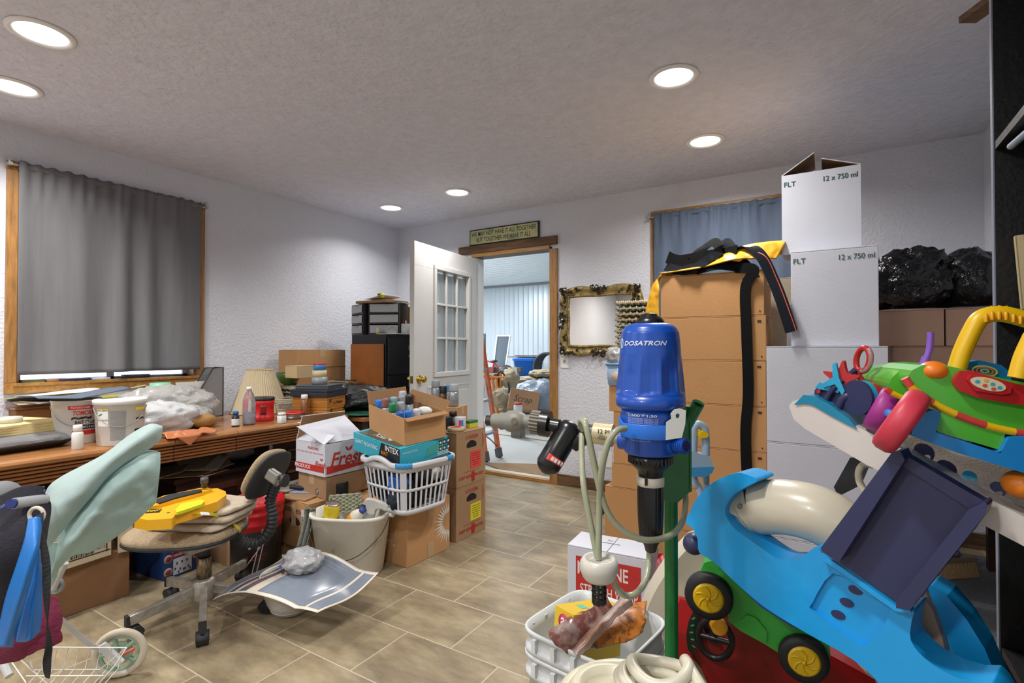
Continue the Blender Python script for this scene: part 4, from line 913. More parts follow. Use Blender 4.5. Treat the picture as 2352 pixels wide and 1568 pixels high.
# orange cigar boxes, black box, grey box, tapes
M_cig = mat('orange_cedar', 'b8792f', .4, var=(5, .35), stretch=(1, 1, 8), coat=.3)
ct, w_, d_, rz = boxpx((751, 957), (793, 947), (711, 937), DZT)
w_, d_ = max(min(w_, .26), .16), max(min(d_, .26), .16); F = atz(751, 957, DZT); rz = math.atan2(*(lambda v: (v.y, v.x))(atz(793, 947, DZT)-F))
n_ = V((-math.sin(rz), math.cos(rz), 0)); u_ = V((math.cos(rz), math.sin(rz), 0))
def cig(name, label, z, w, d, h, m, curve, dec=None):
    c = V((F.x, F.y, 0))+u_*w/2+n_*d/2; t = thing(name, label, 'box', (c.x, c.y, z), rz)
    q = MB(m); q.bb((-w/2, -d/2, 0), (w/2, d/2, h*.68)); q.build('box_base', t, world=False, bevel=.006 if curve else .002)
    q = MB(m); q.bb((-w/2, -d/2, h*.68+.001), (w/2, d/2, h)); q.build('box_lid', t, world=False, bevel=.003)
    q = MB(M_brass); q.box((-w*.30 if not dec else -w*.35, -d/2-.003, h*.66), (.018, .005, .022)); q.build('clasp', t, world=False)
    if dec:
        q = MB(); q.text(dec, .03, T(.02, -d/2-.001, h*.4) @ rx(math.pi/2), pm('3a1c10'), 1, 1); q.build('printing', t, world=False)
    return t
cig('cigar_box', 'orange cedar box lying flat, lower of two', DZT, w_, d_, .058, M_cig, 1)
cig('cigar_box', 'orange cedar box with dark script, upper of two', DZT+.059, w_, d_, .072, M_cig, 0, 'a. Fuente')
cz = V((F.x, F.y, 0))+u_*w_/2+n_*d_/2
def plainbox(name, label, z, w, d, h, m, dr=0, lid=True, cat='box'):
    t = thing(name, label, cat, (cz.x, cz.y, z), rz+dr); q = MB(m); q.bb((-w/2, -d/2, 0), (w/2, d/2, h*.6)); q.build('box_base', t, world=False, bevel=.003)
    q = MB(m); q.bb((-w/2-.002, -d/2-.002, h*.6+.0005), (w/2+.002, d/2+.002, h)); q.build('box_lid', t, world=False, bevel=.003); return t
plainbox('black_box', 'flat dark navy box on the orange boxes', DZT+.132, w_+.03, d_+.02, .05, mat('navy_leatherette', '1f242e', .45))
plainbox('grey_box', 'flat slate grey box under the tape rolls', DZT+.183, w_*.95, d_*.9, .026, mat('slate_leatherette', '3d4349', .5), .1)
zz = DZT+.2105; cx_, cy_ = cz.x, cz.y
for nm, lb, m_, r_, h_ in (('tape_roll', 'silver grey duct tape roll at the bottom of the tape pile', mat('duct_tape', '8f9498', .35), .052, .05), ('tape_roll', 'cream masking tape roll in the middle of the tape pile', mat('masking_tape', 'c9b890', .6), .048, .046), ('tape_roll', 'blue tape roll in a red holder on top of the pile', mat('blue_tape', '2c7cc0', .4), .042, .045)):
    t = thing(nm, lb, 'tape', (cx_, cy_, zz)); cyl('roll', [(r_*.72, 0), (r_, 0), (r_, h_), (r_*.72, h_), (r_*.72, .001)], t, m_); zz += h_+.001
MB(pm('c8342c')).lathe([(.030, .0), (.0445, .0451), (.0445, .049), (.028, .049), (.028, .0455)], 30).build('holder', t, world=False); MB(pm('c8342c')).bb((-.052, -.012, 0), (-.0425, .012, .049)).build('cutter', t, world=False)
# behind: big carton, small tan box, egg carton, green bowl
Xc = -3.62; ya, yb = atx(682, 870, Xc).y, atx(793, 870, Xc).y; zt_ = atx(740, 803, Xc).z
def dcb(q, fc): q.box((0, 0, .001), (yb-ya-.02, .003, .002), pm('7c5e3e'), fc('R', 0, .25)); q.box((-.03, .13, .001), (.004, .25, .002), pm('7c5e3e'), fc('R', 0, .25))
carton('carton', 'upright brown carton against the left wall behind the tape rolls', (Xc-.12, (ya+yb)/2, DZT), (.24, yb-ya, zt_-DZT), 0, M_card, deco=lambda q, fc: q.box((0, .0, .0008), (yb-ya, .004, .002), pm('6f5236'), fc('R', 0, (zt_-DZT)*.68)))
Xc = -3.42; ya, yb = atx(683, 860, Xc).y, atx(722, 860, Xc).y; z0_, z1_ = atx(700, 868, Xc).z, atx(700, 840, Xc).z
carton('carton', 'small pale tan carton raised beside the tape rolls', (Xc-.08, (ya+yb)/2, z0_), (.14, yb-ya, z1_-z0_), 0, mat('pale_carton', 'c9b088', .8), tape=False)
M_egg = mat('grey_green_pulp', '9da08a', .95, bump=(60, .5), var=(30, .15)); M_egg2 = mat('beige_pulp', 'a89a7c', .95, bump=(60, .5), var=(30, .15))
def egg_tray(name, label, loc, rz, w, d, h, m, group, lab=True):
    q = MB(m)
    def fn(u, v):
        x, y = u*w-w/2, v*d-d/2; e = min(u, 1-u, v, 1-v)
        z = h*.5+h*.5*math.sin(x/w*5*2*math.pi)*math.sin(y/d*5*2*math.pi) if e > .02 else h*.55
        return (x, y, z)
    q.grid(fn, 40, 40, th=.0025)
    for a, b_, c, e in ((-w/2, -d/2, w/2, -d/2+.008), (-w/2, d/2-.008, w/2, d/2), (-w/2, -d/2, -w/2+.008, d/2), (w/2-.008, -d/2, w/2, d/2)): q.bb((a, b_, h*.35), (c, e, h*.62))
    return tag(q.build(name, loc=loc, rz=rz), label, 'egg tray', group)
zb_ = z0_
for i in range(6): egg_tray('egg_tray', 'greenish pulp egg tray in the pile under the pale tan carton', (Xc-.09, (ya+yb)/2-.01, DZT+.002+.029*i), .05*(i % 3), .22, .26, .028, M_egg, 'egg trays piled on the desk')
c = atx(668, 878, -3.66); t = thing('green_bowl', 'fluted green glass bowl beside the upright carton', 'bowl', (-3.66, c.y-.02, atx(668, 884, -3.66).z), 0)
MB(mat('green_glass', '5a7c3c', .15, trans=.3)).lathe([(.03, 0), (.032, .004), (.06, .02), (.09, .07), (.095, .1), (.091, .1), (.085, .07), (.05, .02), (.001, .012)], 48).build('bowl_body', t, world=False)
zbo = t.location.z; carton('carton', 'flat tan carton under the green glass bowl', (-3.66, c.y-.0, DZT), (.2, .3, zbo-DZT-.0005), 0, M_card2, tape=False)
# side table beyond the desk with black bag and green cloth
y1 = DYE+.08; t = thing('side_table', 'brown table beyond the desk end under the black bag', 'table', (-3.3, y1+.25, 0))
MB(M_desk).bb((-3.7, y1-.03, .665), (-2.78, y1+.46, .695)).build('table_top', t, bevel=.006)
for x in (-3.64, -2.84):
    for y in (y1+.02, y1+.41): MB(M_dkw).bb((x-.025, y-.025, 0), (x+.025, y+.025, .665)).build('leg', t)
M_bag = mat('black_bin_liner', '101216', .14, bump=(9, 1.0, .05))
tag(blob((0, 0, .08), (.4, .26, .11), 9, .22, 2.6, m=mat('black_liner_dull', '14181a', .35, bump=(16, .9, .02)), sharp=.5, flat=0, n=56, k=30).build('black_bag', loc=(-3.2, y1+.2, .696+.012), rz=.2), 'black plastic bag spread on the table beyond the desk', 'bag')
tag(blob((0, 0, .01), (.3, .2, .022), 10, .2, 2.6, m=mat('green_cloth', '14503c', .85, bump=(200, .4)), flat=0, n=48).build('green_cloth', loc=(-3.05, y1+.12, .696), rz=.1), 'dark green cloth sticking out under the black bag', 'cloth')
# flat wood pieces on the carton corner
c = atx(790, 878, -3.3); q = MB(M_card2); q.box((0, 0, .012), (.2, .2, .02)); q.box((0.02, 0, .026), (.17, .05, .006), M_blk)
tag(q.build('flat_case', loc=(-3.34, c.y+.03, c.z-.01), rz=.3), 'tan flat case with a black remote on it behind the orange boxes', 'case')
# filing cabinet
A = at(888, 768, 4.28); cabz = A.z; cy0 = aty(888, 768, 3.02); cx1 = cy0.x; cy0 = 3.02; cx0 = aty(808, 768, cy0).x
t = thing('filing_cabinet', 'tall black steel filing cabinet by the open door', 'cabinet', ((cx0+cx1)/2, cy0+.3, 0))
M_cab = mat('black_enamel', '16191f', .35)
MB(M_cab).bb((cx0, cy0, 0), (cx1-.012, cy0+.62, cabz)).build('cabinet_body', t, bevel=.004)
for i in range(4):
    zz = .04+i*(cabz-.06)/4; f = MB(M_cab).bb((cx1-.011, cy0+.015, zz), (cx1+.008, cy0+.6, zz+(cabz-.06)/4-.012)).build('drawer', t, bevel=.004)
    MB(pm('8c8e90', .3, metal=.8)).bb((cx1+.009, cy0+.24, zz+.2), (cx1+.014, cy0+.36, zz+.24)).build('label_holder', f); MB(pm('8c8e90', .3, metal=.8)).bb((cx1+.009, cy0+.24, zz+.14), (cx1+.026, cy0+.36, zz+.16)).build('pull', f)
a, b_ = aty(805, 790, cy0-.03), aty(878, 790, cy0-.03)
q = MB(mat('orange_plywood', 'a8642c', .5, var=(4, .3), bump=(40, .1))); q.box((0, 0, .5), (b_.x-a.x, .018, a.z-.02), M=T(0, 0, (a.z)/2-.5))
tag(q.build('plywood_board', loc=((a.x+b_.x)/2, cy0-.02, .01), bevel=.002), 'orange plywood board leaning on the side of the black cabinet', 'board')
M_fro = mat('frosted_drawer', 'b9bdc2', .3, trans=.3)
def drawers(name, label, x, y, rz, w, d, h):
    t = thing(name, label, 'drawers', (x, y, cabz+.001), rz)
    q = MB(M_blk)
    for zz in (0, h/3, 2*h/3, h): q.bb((-w/2, -d/2, min(zz, h-.012)), (w/2, d/2, min(zz, h-.012)+.012))
    for s in (-1, 1): q.bb((s*w/2-.006, -d/2, 0), (s*w/2+.006, d/2, h))
    q.bb((-w/2, d/2-.01, 0), (w/2, d/2, h)); q.build('housing', t, world=False, bevel=.002)
    for i in range(3):
        z0 = h/3*i+.013; z1 = h/3*(i+1)-.004; f = MB(M_fro); f.bb((-w/2+.008, -d/2-.008, z0), (w/2-.008, -d/2-.003, z1-.004)); f.bb((-w/2+.008, -d/2-.002, z0), (w/2-.008, d/2-.014, z0+.004)); f = f.build('drawer', t, world=False, bevel=.002)
        MB(M_fro).bb((-w*.12, -d/2-.016, z1-.016), (w*.12, -d/2-.0085, z1-.006)).build('pull', f, world=False)
    return t
wl = aty(858, 700, cy0+.02).x-aty(812, 700, cy0+.02).x; hD = aty(830, 697, cy0+.02).z-cabz
drawers('drawer_tower', 'black drawer tower with three frosted drawers on the cabinet, left one', aty(842, 768, cy0+.15).x, cy0+.17, -.35, wl*1.0, .2, hD)
drawers('drawer_tower', 'black drawer tower with three frosted drawers on the cabinet, right one turned aside', aty(889, 768, cy0+.17).x, cy0+.19, .4, wl*1.1, .2, hD)
q = MB(M_card2); q.box((0, 0, .012), (.36, .26, .022)); tag(q.build('flat_box', loc=(cx0+.18, cy0+.17, cabz+.003+hD), bevel=.002), 'flat tan box lying across the left drawer tower', 'box')
q = MB(M_paper); q.grid(lambda u, v: (.2*(u-.5), .24*(v-.5), .01+.03*u*u), 8, 4, th=.002); tag(q.build('paper_sheet', loc=(cx0+.2, cy0+.16, cabz+.03+hD)), 'curled grey papers on top of the flat tan box', 'paper')
t = thing('tape_measure', 'small yellow green tape measure on the papers above the drawers', 'tape measure', (cx0+.26, cy0+.08, cabz+.045+hD)); q = MB(pm('b8c42c')); q.box((0, 0, .02), (.055, .035, .04)); q.build('case', t, world=False, bevel=.006); MB(M_blk).box((.0, -.018, .02), (.03, .002, .02)).build('grip', t, world=False)
t = thing('spiral_notebook', 'black spiral notebook on the right drawer tower', 'notebook', (cx1-.12, cy0+.22, cabz+.003+hD), .5); MB(M_paper).box((0, 0, .006), (.2, .16, .01)).build('pages', t, world=False); MB(M_blk).box((0, 0, .012), (.2, .16, .002)).build('cover', t, world=False)
q = MB(M_blk)
for i in range(14): q.tube([(-.095+i*.0145, -.08+.006*math.cos(a), .007+.008*math.sin(a)) for a in [k*.785 for k in range(8)]], .0012, 4, closed=True)
q.build('spiral', t, world=False)
# cups on the cabinet
def on2(px, py): return atz(px, py, cabz)
p = V((cx1-.0, cy0+.1, cabz+.001))
ph = lambda px, yy: aty(px, 768, yy)
g_ = ph(928, cy0+.18); t = thing('coffee_mug', 'white mug holding pens beside the door edge', 'mug', (g_.x, cy0+.2, cabz+.001)); cyl('mug_body', [(.035, 0), (.04, .004), (.04, .09), (.036, .09), (.035, .006), (.001, .006)], t, pm('c4c8ca', .25))
MB(pm('c4c8ca', .25)).tube(spl([(-.038, 0, .075), (-.062, 0, .07), (-.066, 0, .04), (-.05, 0, .018), (-.038, 0, .018)]), .005, 8).build('handle', t, world=False)
q = MB(pm('c43a38')); q.tube([(0, 0, 0), (-.02, 0, .12)], .004, 8); tag(q.build('pen', loc=(g_.x-.008, cy0+.2, cabz+.008)), 'red pen standing in the white mug', 'pen')
q = MB(pm('e0e0dc')); q.tube([(0, 0, 0), (-.012, 0, .11)], .006, 8); tag(q.build('pen', loc=(g_.x+.008, cy0+.205, cabz+.008)), 'white marker standing in the white mug', 'pen')
t = thing('letter_tray', 'dark red file holder on the cabinet behind the mug', 'file holder', (g_.x+.02, cy0+.42, cabz+.001)); MB(mat('dark_red_plastic', '3a1620', .3)).prism([(-.1, 0), (.1, 0), (.1, .2), (.0, .32), (-.06, .33), (-.1, .28)], -.04, .04, M=rx(math.pi/2)).build('holder_body', t, world=False)
q = MB(pm('b8882c')); q.box((0, 0, .12), (.07, .05, .24)); tag(q.build('yellow_folder_box', loc=(g_.x-.03, cy0+.32, cabz+.001)), 'amber yellow upright box between mug and file holder', 'box')
g_ = ph(898, cy0+.05); t = thing('glass_cloche', 'small clear plastic dome on papers before the drawers', 'dome', (g_.x, cy0+.06, cabz+.008)); cyl('dome', [(.04, 0), (.038, .02), (.03, .04), (.01, .052), (.002, .053)], t, M_clear)
q = MB(M_paper); q.box((0, 0, .003), (.2, .09, .005)); tag(q.build('paper_sheet', loc=(g_.x+.0, cy0+.055, cabz+.001)), 'white papers under the clear dome on the cabinet', 'paper')
g_ = ph(868, cy0+.03); q = MB(pm('c2b48a')); q.lathe([(.017, 0), (.017, .05)], 16); tag(q.build('cork_roll', loc=(g_.x, cy0+.03, cabz+.001)), 'small beige roll at the cabinet edge below the drawers', 'roll')
# ---------------------------------------------------------------- cartons in the middle of the room
red = pm('a8322a', .7); dgreen = pm('2a4034', .7); dbrown = pm('4a3018', .7)
def zat(px, py, P):                                     # height where the vertical line over P crosses image row py
    r = ray(px, py); k = ((P-C0).to_2d().length)/r.to_2d().length; return CAMZ+r.z*k
# sun carton
ct, w, d, rz = boxpx((935, 1305), (1033, 1258), (820, 1252), 0)
h = zat(933, 1170, atz(935, 1305)); SUN = (ct, w, d, rz, h)
white_ink = pm('d8d4cc', .7)
def dsun(q, fc):
    for i in range(17):
        a = math.pi*.5+math.pi*(i/16)
        M_ = fc('F', w/2-.012, h*.52) @ rotz(a); L0 = .05; L1 = .115+.012*(i % 2)
        q.prism([(L0, -.002), (L0+.02, -.006), (L1, 0), (L0+.02, .006), (L0, .002)], 0, .0006, white_ink, M_)
    rect(q, .05, .085, fc('F', -.02+.03, h-.04), M_tape); rect(q, .05, .085, fc('F', .01, .045), M_tape)
    q.text('A.', .04, fc('L', .05, h*.52), white_ink, 0)
    q.text('Environment\nCuddle of a Tree', .022, fc('L', .08, h*.36), white_ink, 0)
t = carton('sun_carton', 'brown carton printed with a white sunburst under the laundry basket', (ct.x, ct.y, 0), (w, d, h), rz, M_card, deco=dsun, tape=False)
# egg cartons boxes with red print
def deg(col, first):
    def f(q, fc):
        W_ = eg[1]; H_ = eg[4]; w_, h_ = W_, H_
        g = lambda u, v: face(W_, eg[2], H_, 'F', u, v)
        q.text('15 DOZEN', .03, g(.02*0, h_-.04), red, 1, fit=W_*.42)
        q.prism([(.0, .05), (.015, .03), (.02, 0), (.015, -.03), (.0, -.05), (.008, -.03), (.01, 0), (.008, .03)], 0, .0006, red, g(W_*.36, h_-.075))
        q.box((0, 0, .0005), (W_*.36, .105, .001), pm(col), g(W_*.14, h_*.45))
        for i in range(6): q.box((0, .036-.014*i, .0012), (W_*(.28 if i < 4 else .2), .004, .0004), pm('6a2a26' if col == 'd8443e' else '6a6620'), g(W_*.14, h_*.45))
        q.text('KEEP REFRIGERATED', .026, g(0, .05), red, 1, fit=W_*.82)
        q.text('----------', .03, g(.0, .085), red, 0, fit=W_*.55)
        q.box((0, 0, .0009), (.03, .06, .0012), pm('b02020'), g(.015, .045))
    return f
ct, w, d, rz = boxpx((1048, 1247), (1115, 1214), (1033, 1240), 0)
d = .3; n = V((-math.sin(rz), math.cos(rz), 0)); u = V((math.cos(rz), math.sin(rz), 0)); Fp = atz(1048, 1247); ct = V((Fp.x, Fp.y, 0))+u*w/2+n*d/2
h1 = zat(1040, 1123, Fp); h2 = zat(1032, 996, Fp)-h1
eg = (ct, w, d, rz, h1); carton('egg_carton_box', 'brown fifteen dozen egg box with yellow label, on the floor', (ct.x, ct.y, 0), (w, d, h1), rz, M_card2, deco=deg('d8cc2c', 0), handles=[('F', .0, h1*.73)], group='fifteen dozen egg boxes', tape=False)
eg = (ct, w, d, rz, h2); EG = (ct+V((.0, .0, h1+.001)), w, d, rz, h2)
carton('egg_carton_box', 'brown fifteen dozen egg box with red label, on top of the other', (ct.x, ct.y, h1+.001), (w, d, h2), rz, M_card2, deco=deg('d8443e', 1), handles=[('F', .0, h2*.73)], group='fifteen dozen egg boxes', tape=False)
ZE = h1+h2+.002
# 30 dozen egg box
ct, w, d, rz = boxpx((710, 1158), (829, 1126), (640, 1133), .33); T30 = (ct, w, d, rz)
def d30(q, fc):
    q.text('30 DOZEN EGGS', .032, fc('L', 0, .27), dgreen, 1, fit=d*.75); q.box((0, 0, .0004), (.045, .14, .0008), M_tape, fc('L', .02, .25))
    q.box((0, 0, .0008), (.03, .11, .0008), pm('d4d2ca'), fc('L', .11, .235))
    for i in range(9): q.box((0, -.04+i*.008, .0014), (.018, .004, .0004), pm('3a3a3a'), fc('L', .11, .225))
    q.prism([(-.01, .04), (.012, .03), (.02, 0), (.01, -.03), (-.02, -.045), (-.002, -.02), (.004, 0)], 0, .0008, pm('2a6a44'), fc('L', .125, .16))
    q.box((0, 0, .0006), (.075, .075, .0006), pm('55483c'), fc('L', -.12, .15) @ rotz(.5)); q.box((0, 0, .001), (.065, .065, .0006), pm('a89878'), fc('L', -.12, .15) @ rotz(.5))
    q.text('KEEP REFRIGERATED', .03, fc('L', 0, .06), dgreen, 1, fit=d*.75)
carton('egg_carton_box', 'brown thirty dozen egg box holding the black strapped case', (ct.x, ct.y, 0), (w, d, .329), rz, M_card, deco=d30, handles=[('L', .03, .21)])
# case with strap on it
def pt30(u, v): a = ct+V((math.cos(rz), math.sin(rz), 0))*u+V((-math.sin(rz), math.cos(rz), 0))*v; return V((a.x, a.y, .331))
p = atz(745, 1140, .33); t = thing('strap_cuff', 'black padded cuff with a white lettered tag on the egg box', 'cuff', (p.x, p.y+.05, .3305), .5)
q = MB(mat('black_neoprene', '17181c', .7, bump=(150, .3))); q.grid(lambda a, v: ((.085+.008*math.sin(a*9))*math.cos(a*6.283)*1.1, .05*math.sin(a*6.283)*1.2, .004+.07*v), 48, 3, th=.008); q.build('padded_band', t, world=False)
q = MB(pm('c8c8c8')); q.box((-.02, -.071, .035), (.085, .002, .032), M_blk); q.box((-.02, -.0715, .035), (.078, .002, .026)); q.box((-.02, -.072, .035), (.074, .002, .022), M_blk); q.text('Flusport', .02, T(-.02, -.0733, .035) @ rx(math.pi/2), pm('d8d8d8'), 1, fit=.066); q.build('name_tag', t, world=False)
a_ = atz(642, 1130, .34); b2 = atz(730, 1138, .34); pts = []
t = thing('curly_cable', 'black coiled cord running to the padded cuff', 'cord', (a_.x, a_.y, .33))
dl = b2-a_; L0 = dl.length; u_ = dl.normalized(); v_ = V((-u_.y, u_.x, 0))
base = a_+V((.02, .06, .006))
for i in range(181): k = i/180; q_ = k*L0*.45; an = k*26*6.283; pts.append(base+u_*q_+v_*.012*math.cos(an)+V((0, 0, .013+.012*math.sin(an))))
pts += [base+u_*L0*.6+V((0, 0, .012)), b2+V((0, .0, .012))]
MB(M_blk).tube(pts, .003, 5).build('cord', t)
pp = pt30(-.12, .02); q = MB(M_card2); q.box((0, 0, .004), (.24, .2, .007)); tag(q.build('cardboard_sheet', loc=(pp.x, pp.y+.05, .331), rz=rz+.3), 'tan cardboard sheet lying on the thirty dozen egg box', 'cardboard')
pp = pt30(-.06, .10); q = MB(mat('blue_grey_envelope', '8fa3c0', .6)); q.box((0, 0, .003), (.3, .2, .004)); tag(q.build('blue_folder', loc=(pp.x-.03, pp.y+.08, .340), rz=rz+.5), 'pale blue folder under a grey envelope on the egg box', 'folder')
q = MB(mat('grey_envelope', '8e8578', .7)); q.box((0, 0, .003), (.26, .17, .005)); q.text('OK', .06, T(0, 0, .0062), dbrown, 1, 1); tag(q.build('grey_envelope', loc=(pp.x-.1, pp.y+.03, .346), rz=rz+.2), 'grey scribbled envelope behind the office chair backrest', 'envelope')
# carton under the produce box + produce box
c2, w2, d2, r2 = boxpx((746, 1096), (819, 1079), (681, 1080), .46)
zt = zat(742, 1021, atz(746, 1096, .46))-.46; d2 = min(d2, .4); w2 = min(max(w2, .3), .4)
n = V((-math.sin(r2), math.cos(r2), 0)); u = V((math.cos(r2), math.sin(r2), 0)); Fp = atz(746, 1096, .46); c2 = V((Fp.x, Fp.y, 0))+u*w2/2+n*d2/2
carton('carton', 'brown carton under the white produce box', (c2.x, c2.y+.01, .3305), (w2*.98, d2*.95, .1275), r2+.0, M_card2)
w_, d_, h_ = w2, d2, zt
prr = pm('b8332b', .6)
def leaf(q, M_, s): 
    for k in (-1, 1): q.prism([(0, 0), (k*.3*s, .12*s), (k*.42*s, .5*s), (k*.08*s, .3*s)], 0, .0008, prr, M_)
def dprod(q, fc):
    q.prism([(-w_/2+.01, .012), (w_/2-.01, .03), (w_/2-.01, .012+.03), (-w_/2+.01, .012+.045)], 0, .0006, prr, fc('F')); q.text('Fresh', .11, fc('F', -.0, .085, .002), prr, 2, 1, fit=w_*.8); q.text('Fresh', .11, fc('F', -.004, .089, .0024), pm('c8ccd4'), -1.5, 1, fit=w_*.8)
    q.text('Fresh', .11, fc('F', -.0, .085, .003), prr, .4, 1, fit=w_*.8); leaf(q, fc('F', .01, .125), .06)
    q.box((0, 0, .0006), (d_-.015, .035, .0008), prr, fc('L', 0, .04)); q.text('PRODUCE', .028, fc('L', -.07, .04, .0025), pm('e6e6e6'), 1.5, fit=.15); q.text('Fresh', .045, fc('L', .1, .065, .0025), prr, 1, 1, fit=.1); leaf(q, fc('L', .11, .088), .03)
    q.text('PEACHES', .02, fc('L', .03, .15), prr, 1, fit=.1); q.text('Or Own Our Our Own Cares', .014, fc('L', 0, .125), prr, 0, fit=.25)
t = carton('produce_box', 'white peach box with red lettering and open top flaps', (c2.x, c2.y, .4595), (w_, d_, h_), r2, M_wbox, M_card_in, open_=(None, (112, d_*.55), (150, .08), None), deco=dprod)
q = MB(M_wbox); k = h_+.001; q.add([(-w_/2+.02, -d_/2+.10, k), (w_/2, -d_/2+.06, k-.01), (w_/2+.02, -d_/2+.16, k+.13), (-w_/2+.0, -d_/2+.0, k+.0)], [(0, 1, 2), (0, 2, 3)])
L_ = .5*d_; q = MB(M_wbox); X = T(-w_/2+.03, -d_/2+.05, h_) @ rotz(.0)
q.hexa([V(p) for p in ((-w_/2+.0, -d_/2+.02, h_+.001), (w_/2, -d_/2+.02, h_+.001), (w_/2, -d_/2+.026, h_+.001), (-w_/2+.0, -d_/2+.026, h_+.001), (-w_/2-.09, -d_/2+.13, h_+.10), (w_/2-.02, -d_/2+.2, h_+.12), (w_/2-.02, -d_/2+.206, h_+.12), (-w_/2-.09, -d_/2+.136, h_+.10))])
q.build('flap', t, world=False)
for i in range(4):
    q = MB(pm('cfc9bd')); q.lathe([(.016, 0), (.018, .01), (.018, .06), (.014, .07)], 14); a = c2+u*(-w_/2+.04+.03*(i % 2))+n*(-d_/2+.05+.07*i)
    tag(q.build('cream_ball', loc=(a.x, a.y, .4595+h_-.055)), 'white rounded knob poking out of the open produce box', 'knob', 'white knobs in the produce box')
a = c2+u*.03+n*.1; tag(MB(M_clear).lathe([(.03, 0), (.04, .02), (.035, .045), (.015, .06), (.001, .062)], 20).build('clear_dome', loc=(a.x-.02, a.y+.05, .4595+h_+.03)), 'clear plastic dome lid rising above the produce box', 'lid')
ck, wk, dk_, rk = boxpx((815, 1128), (835, 1120), (783, 1118), .33)
carton('carton', 'brown carton wedged behind the laundry basket and produce box', (-2.6, 2.46, 0), (.26, .26, .50), 1.5, M_card)
# ---------------------------------------------------------------- laundry basket
ct, w, d, rz, h = SUN; c = ct+V((math.cos(rz), math.sin(rz), 0))*.0+V((-math.sin(rz), math.cos(rz), 0))*.02
zB = h+.001; HB = .59-zB-.012; cb_, bw, bd, rz = boxpx((928, 1070), (1056, 1041), (800, 1049), .59); c = V((cb_.x, cb_.y, 0))
t = thing('laundry_basket', 'white slotted laundry basket with blue tape on its rim', 'basket', (c.x, c.y, zB), rz)
M_bas = mat('white_basket_plastic', 'ced0d6', .35); bw, bd = bw*.97, bd*.97
def sup(a, rw, rd, z, n=5.0):
    x, y = math.cos(a), math.sin(a); q = (abs(x)**n+abs(y)**n)**(-1/n); return V((x*q*rw, y*q*rd, z))
def bp(a, v): k = .82+.18*v; return sup(a, bw/2*k, bd/2*k, HB*v)
def perim(v, N=240): return [bp(2*math.pi*i/N, v) for i in range(N)]
q = MB(M_bas)
def band(v0, v1, th=.003): q.grid(lambda u, v: bp(u*2*math.pi, v0+(v1-v0)*v), 200, 2, th=-th)
band(0, .1); band(.47, .53); band(.86, 1.0)
q.prism([(p.x, p.y) for p in perim(0, 60)], -.0, .004)
# slots: vertical bars by arc length
P = perim(.5, 720); acc = [0]
for a, b_ in zip(P, P[1:]+P[:1]): acc.append(acc[-1]+(b_-a).length)
tot = acc[-1]; nb = int(tot/.034)
for i in range(nb):
    s = tot*i/nb; j = next(k for k in range(720) if acc[k+1] >= s); a = 2*math.pi*j/720; pp = P[j]
    corner = abs(pp.x) > bw*.37 and abs(pp.y) > bd*.33
    for v0, v1 in ((.09, .48), (.52, .87)):
        wd_ = .034 if corner else .011
        tg = V((-math.sin(a), math.cos(a), 0)) if False else (P[(j+2) % 720]-P[j-2])
        q.ribbon([bp(a, v0+(v1-v0)*k/3) for k in range(4)], wd_, tg, .0035)
q.build('slotted_shell', t, world=False)
q = MB(M_bas)
def rim(u, v):
    a = u*2*math.pi; pr = [(.985, -.028), (1.06, -.026), (1.075, -.01), (1.06, 0), (.985, 0)]; i = min(int(v*4), 3); f = v*4-i
    k = pr[i][0]*(1-f)+pr[i+1][0]*f; z = pr[i][1]*(1-f)+pr[i+1][1]*f; lift = .03*max(0, abs(math.cos(a))-.9)/.1
    return sup(a, bw/2*k*(1+lift), bd/2*k, HB+.012+z+lift*.9)
q.grid(rim, 160, 8); q.build('rim', t, world=False)
M_bt = mat('blue_painter_tape', '2f8fc8', .45)
for a0, a1 in ((-2.55, -2.2), (-1.12, -.93)):
    q = MB(M_bt)
    def tp(u, v):
        a = a0+(a1-a0)*u; p = rim((a/(2*math.pi)) % 1, v); p2 = V((p.x, p.y, 0)).normalized()*.003; return p+p2+V((0, 0, .0025))+V((0, 0, .002*math.sin(u*25)))
    q.grid(tp, 14, 8, th=.0008); q.build('blue_tape', t, world=False)
# cloths inside
random.seed(5); R2 = rotz(rz)
for i, (x, y, z, r_, cl, lb) in enumerate(((-.16, -.07, .07, .085, '1c2433', 'dark navy cloth stuffed low at the left of the laundry basket'), (-.17, -.06, .16, .07, '2a62b0', 'bright blue cloth showing through the left slots'), (0, -.05, .075, .1, '14161b', 'black cloth low in the middle of the laundry basket'), (.05, -.08, .16, .075, '1d2026', 'black patterned cloth high in the middle of the basket'), (.17, -.06, .09, .08, '22262c', 'dark grey cloth low at the right of the basket'), (.16, -.085, .17, .055, 'c8c4bc', 'white cloth showing through the front right slots'), (.17, .09, .14, .09, '2c2a2a', 'dark brown cloth at the back right of the basket'), (-.12, .1, .12, .1, '1a1c22', 'black cloth at the back left of the basket'), (.04, .1, .1, .1, '40362e', 'brown cloth at the back of the basket'))):
    x *= .7; y = max(-.1, min(.1, y*1.0)); p = R2 @ V((x, y, 0)); tag(blob((0, 0, 0), (r_*.8, r_*.65, r_*.75), i+40, .2, 2.5, m=mat('cloth_%d' % i, cl, .85, bump=(60, .4)), sharp=.4, n=28, k=18).build('cloth', loc=(c.x+p.x, c.y+p.y, zB+z), rz=rz), lb, 'cloth')
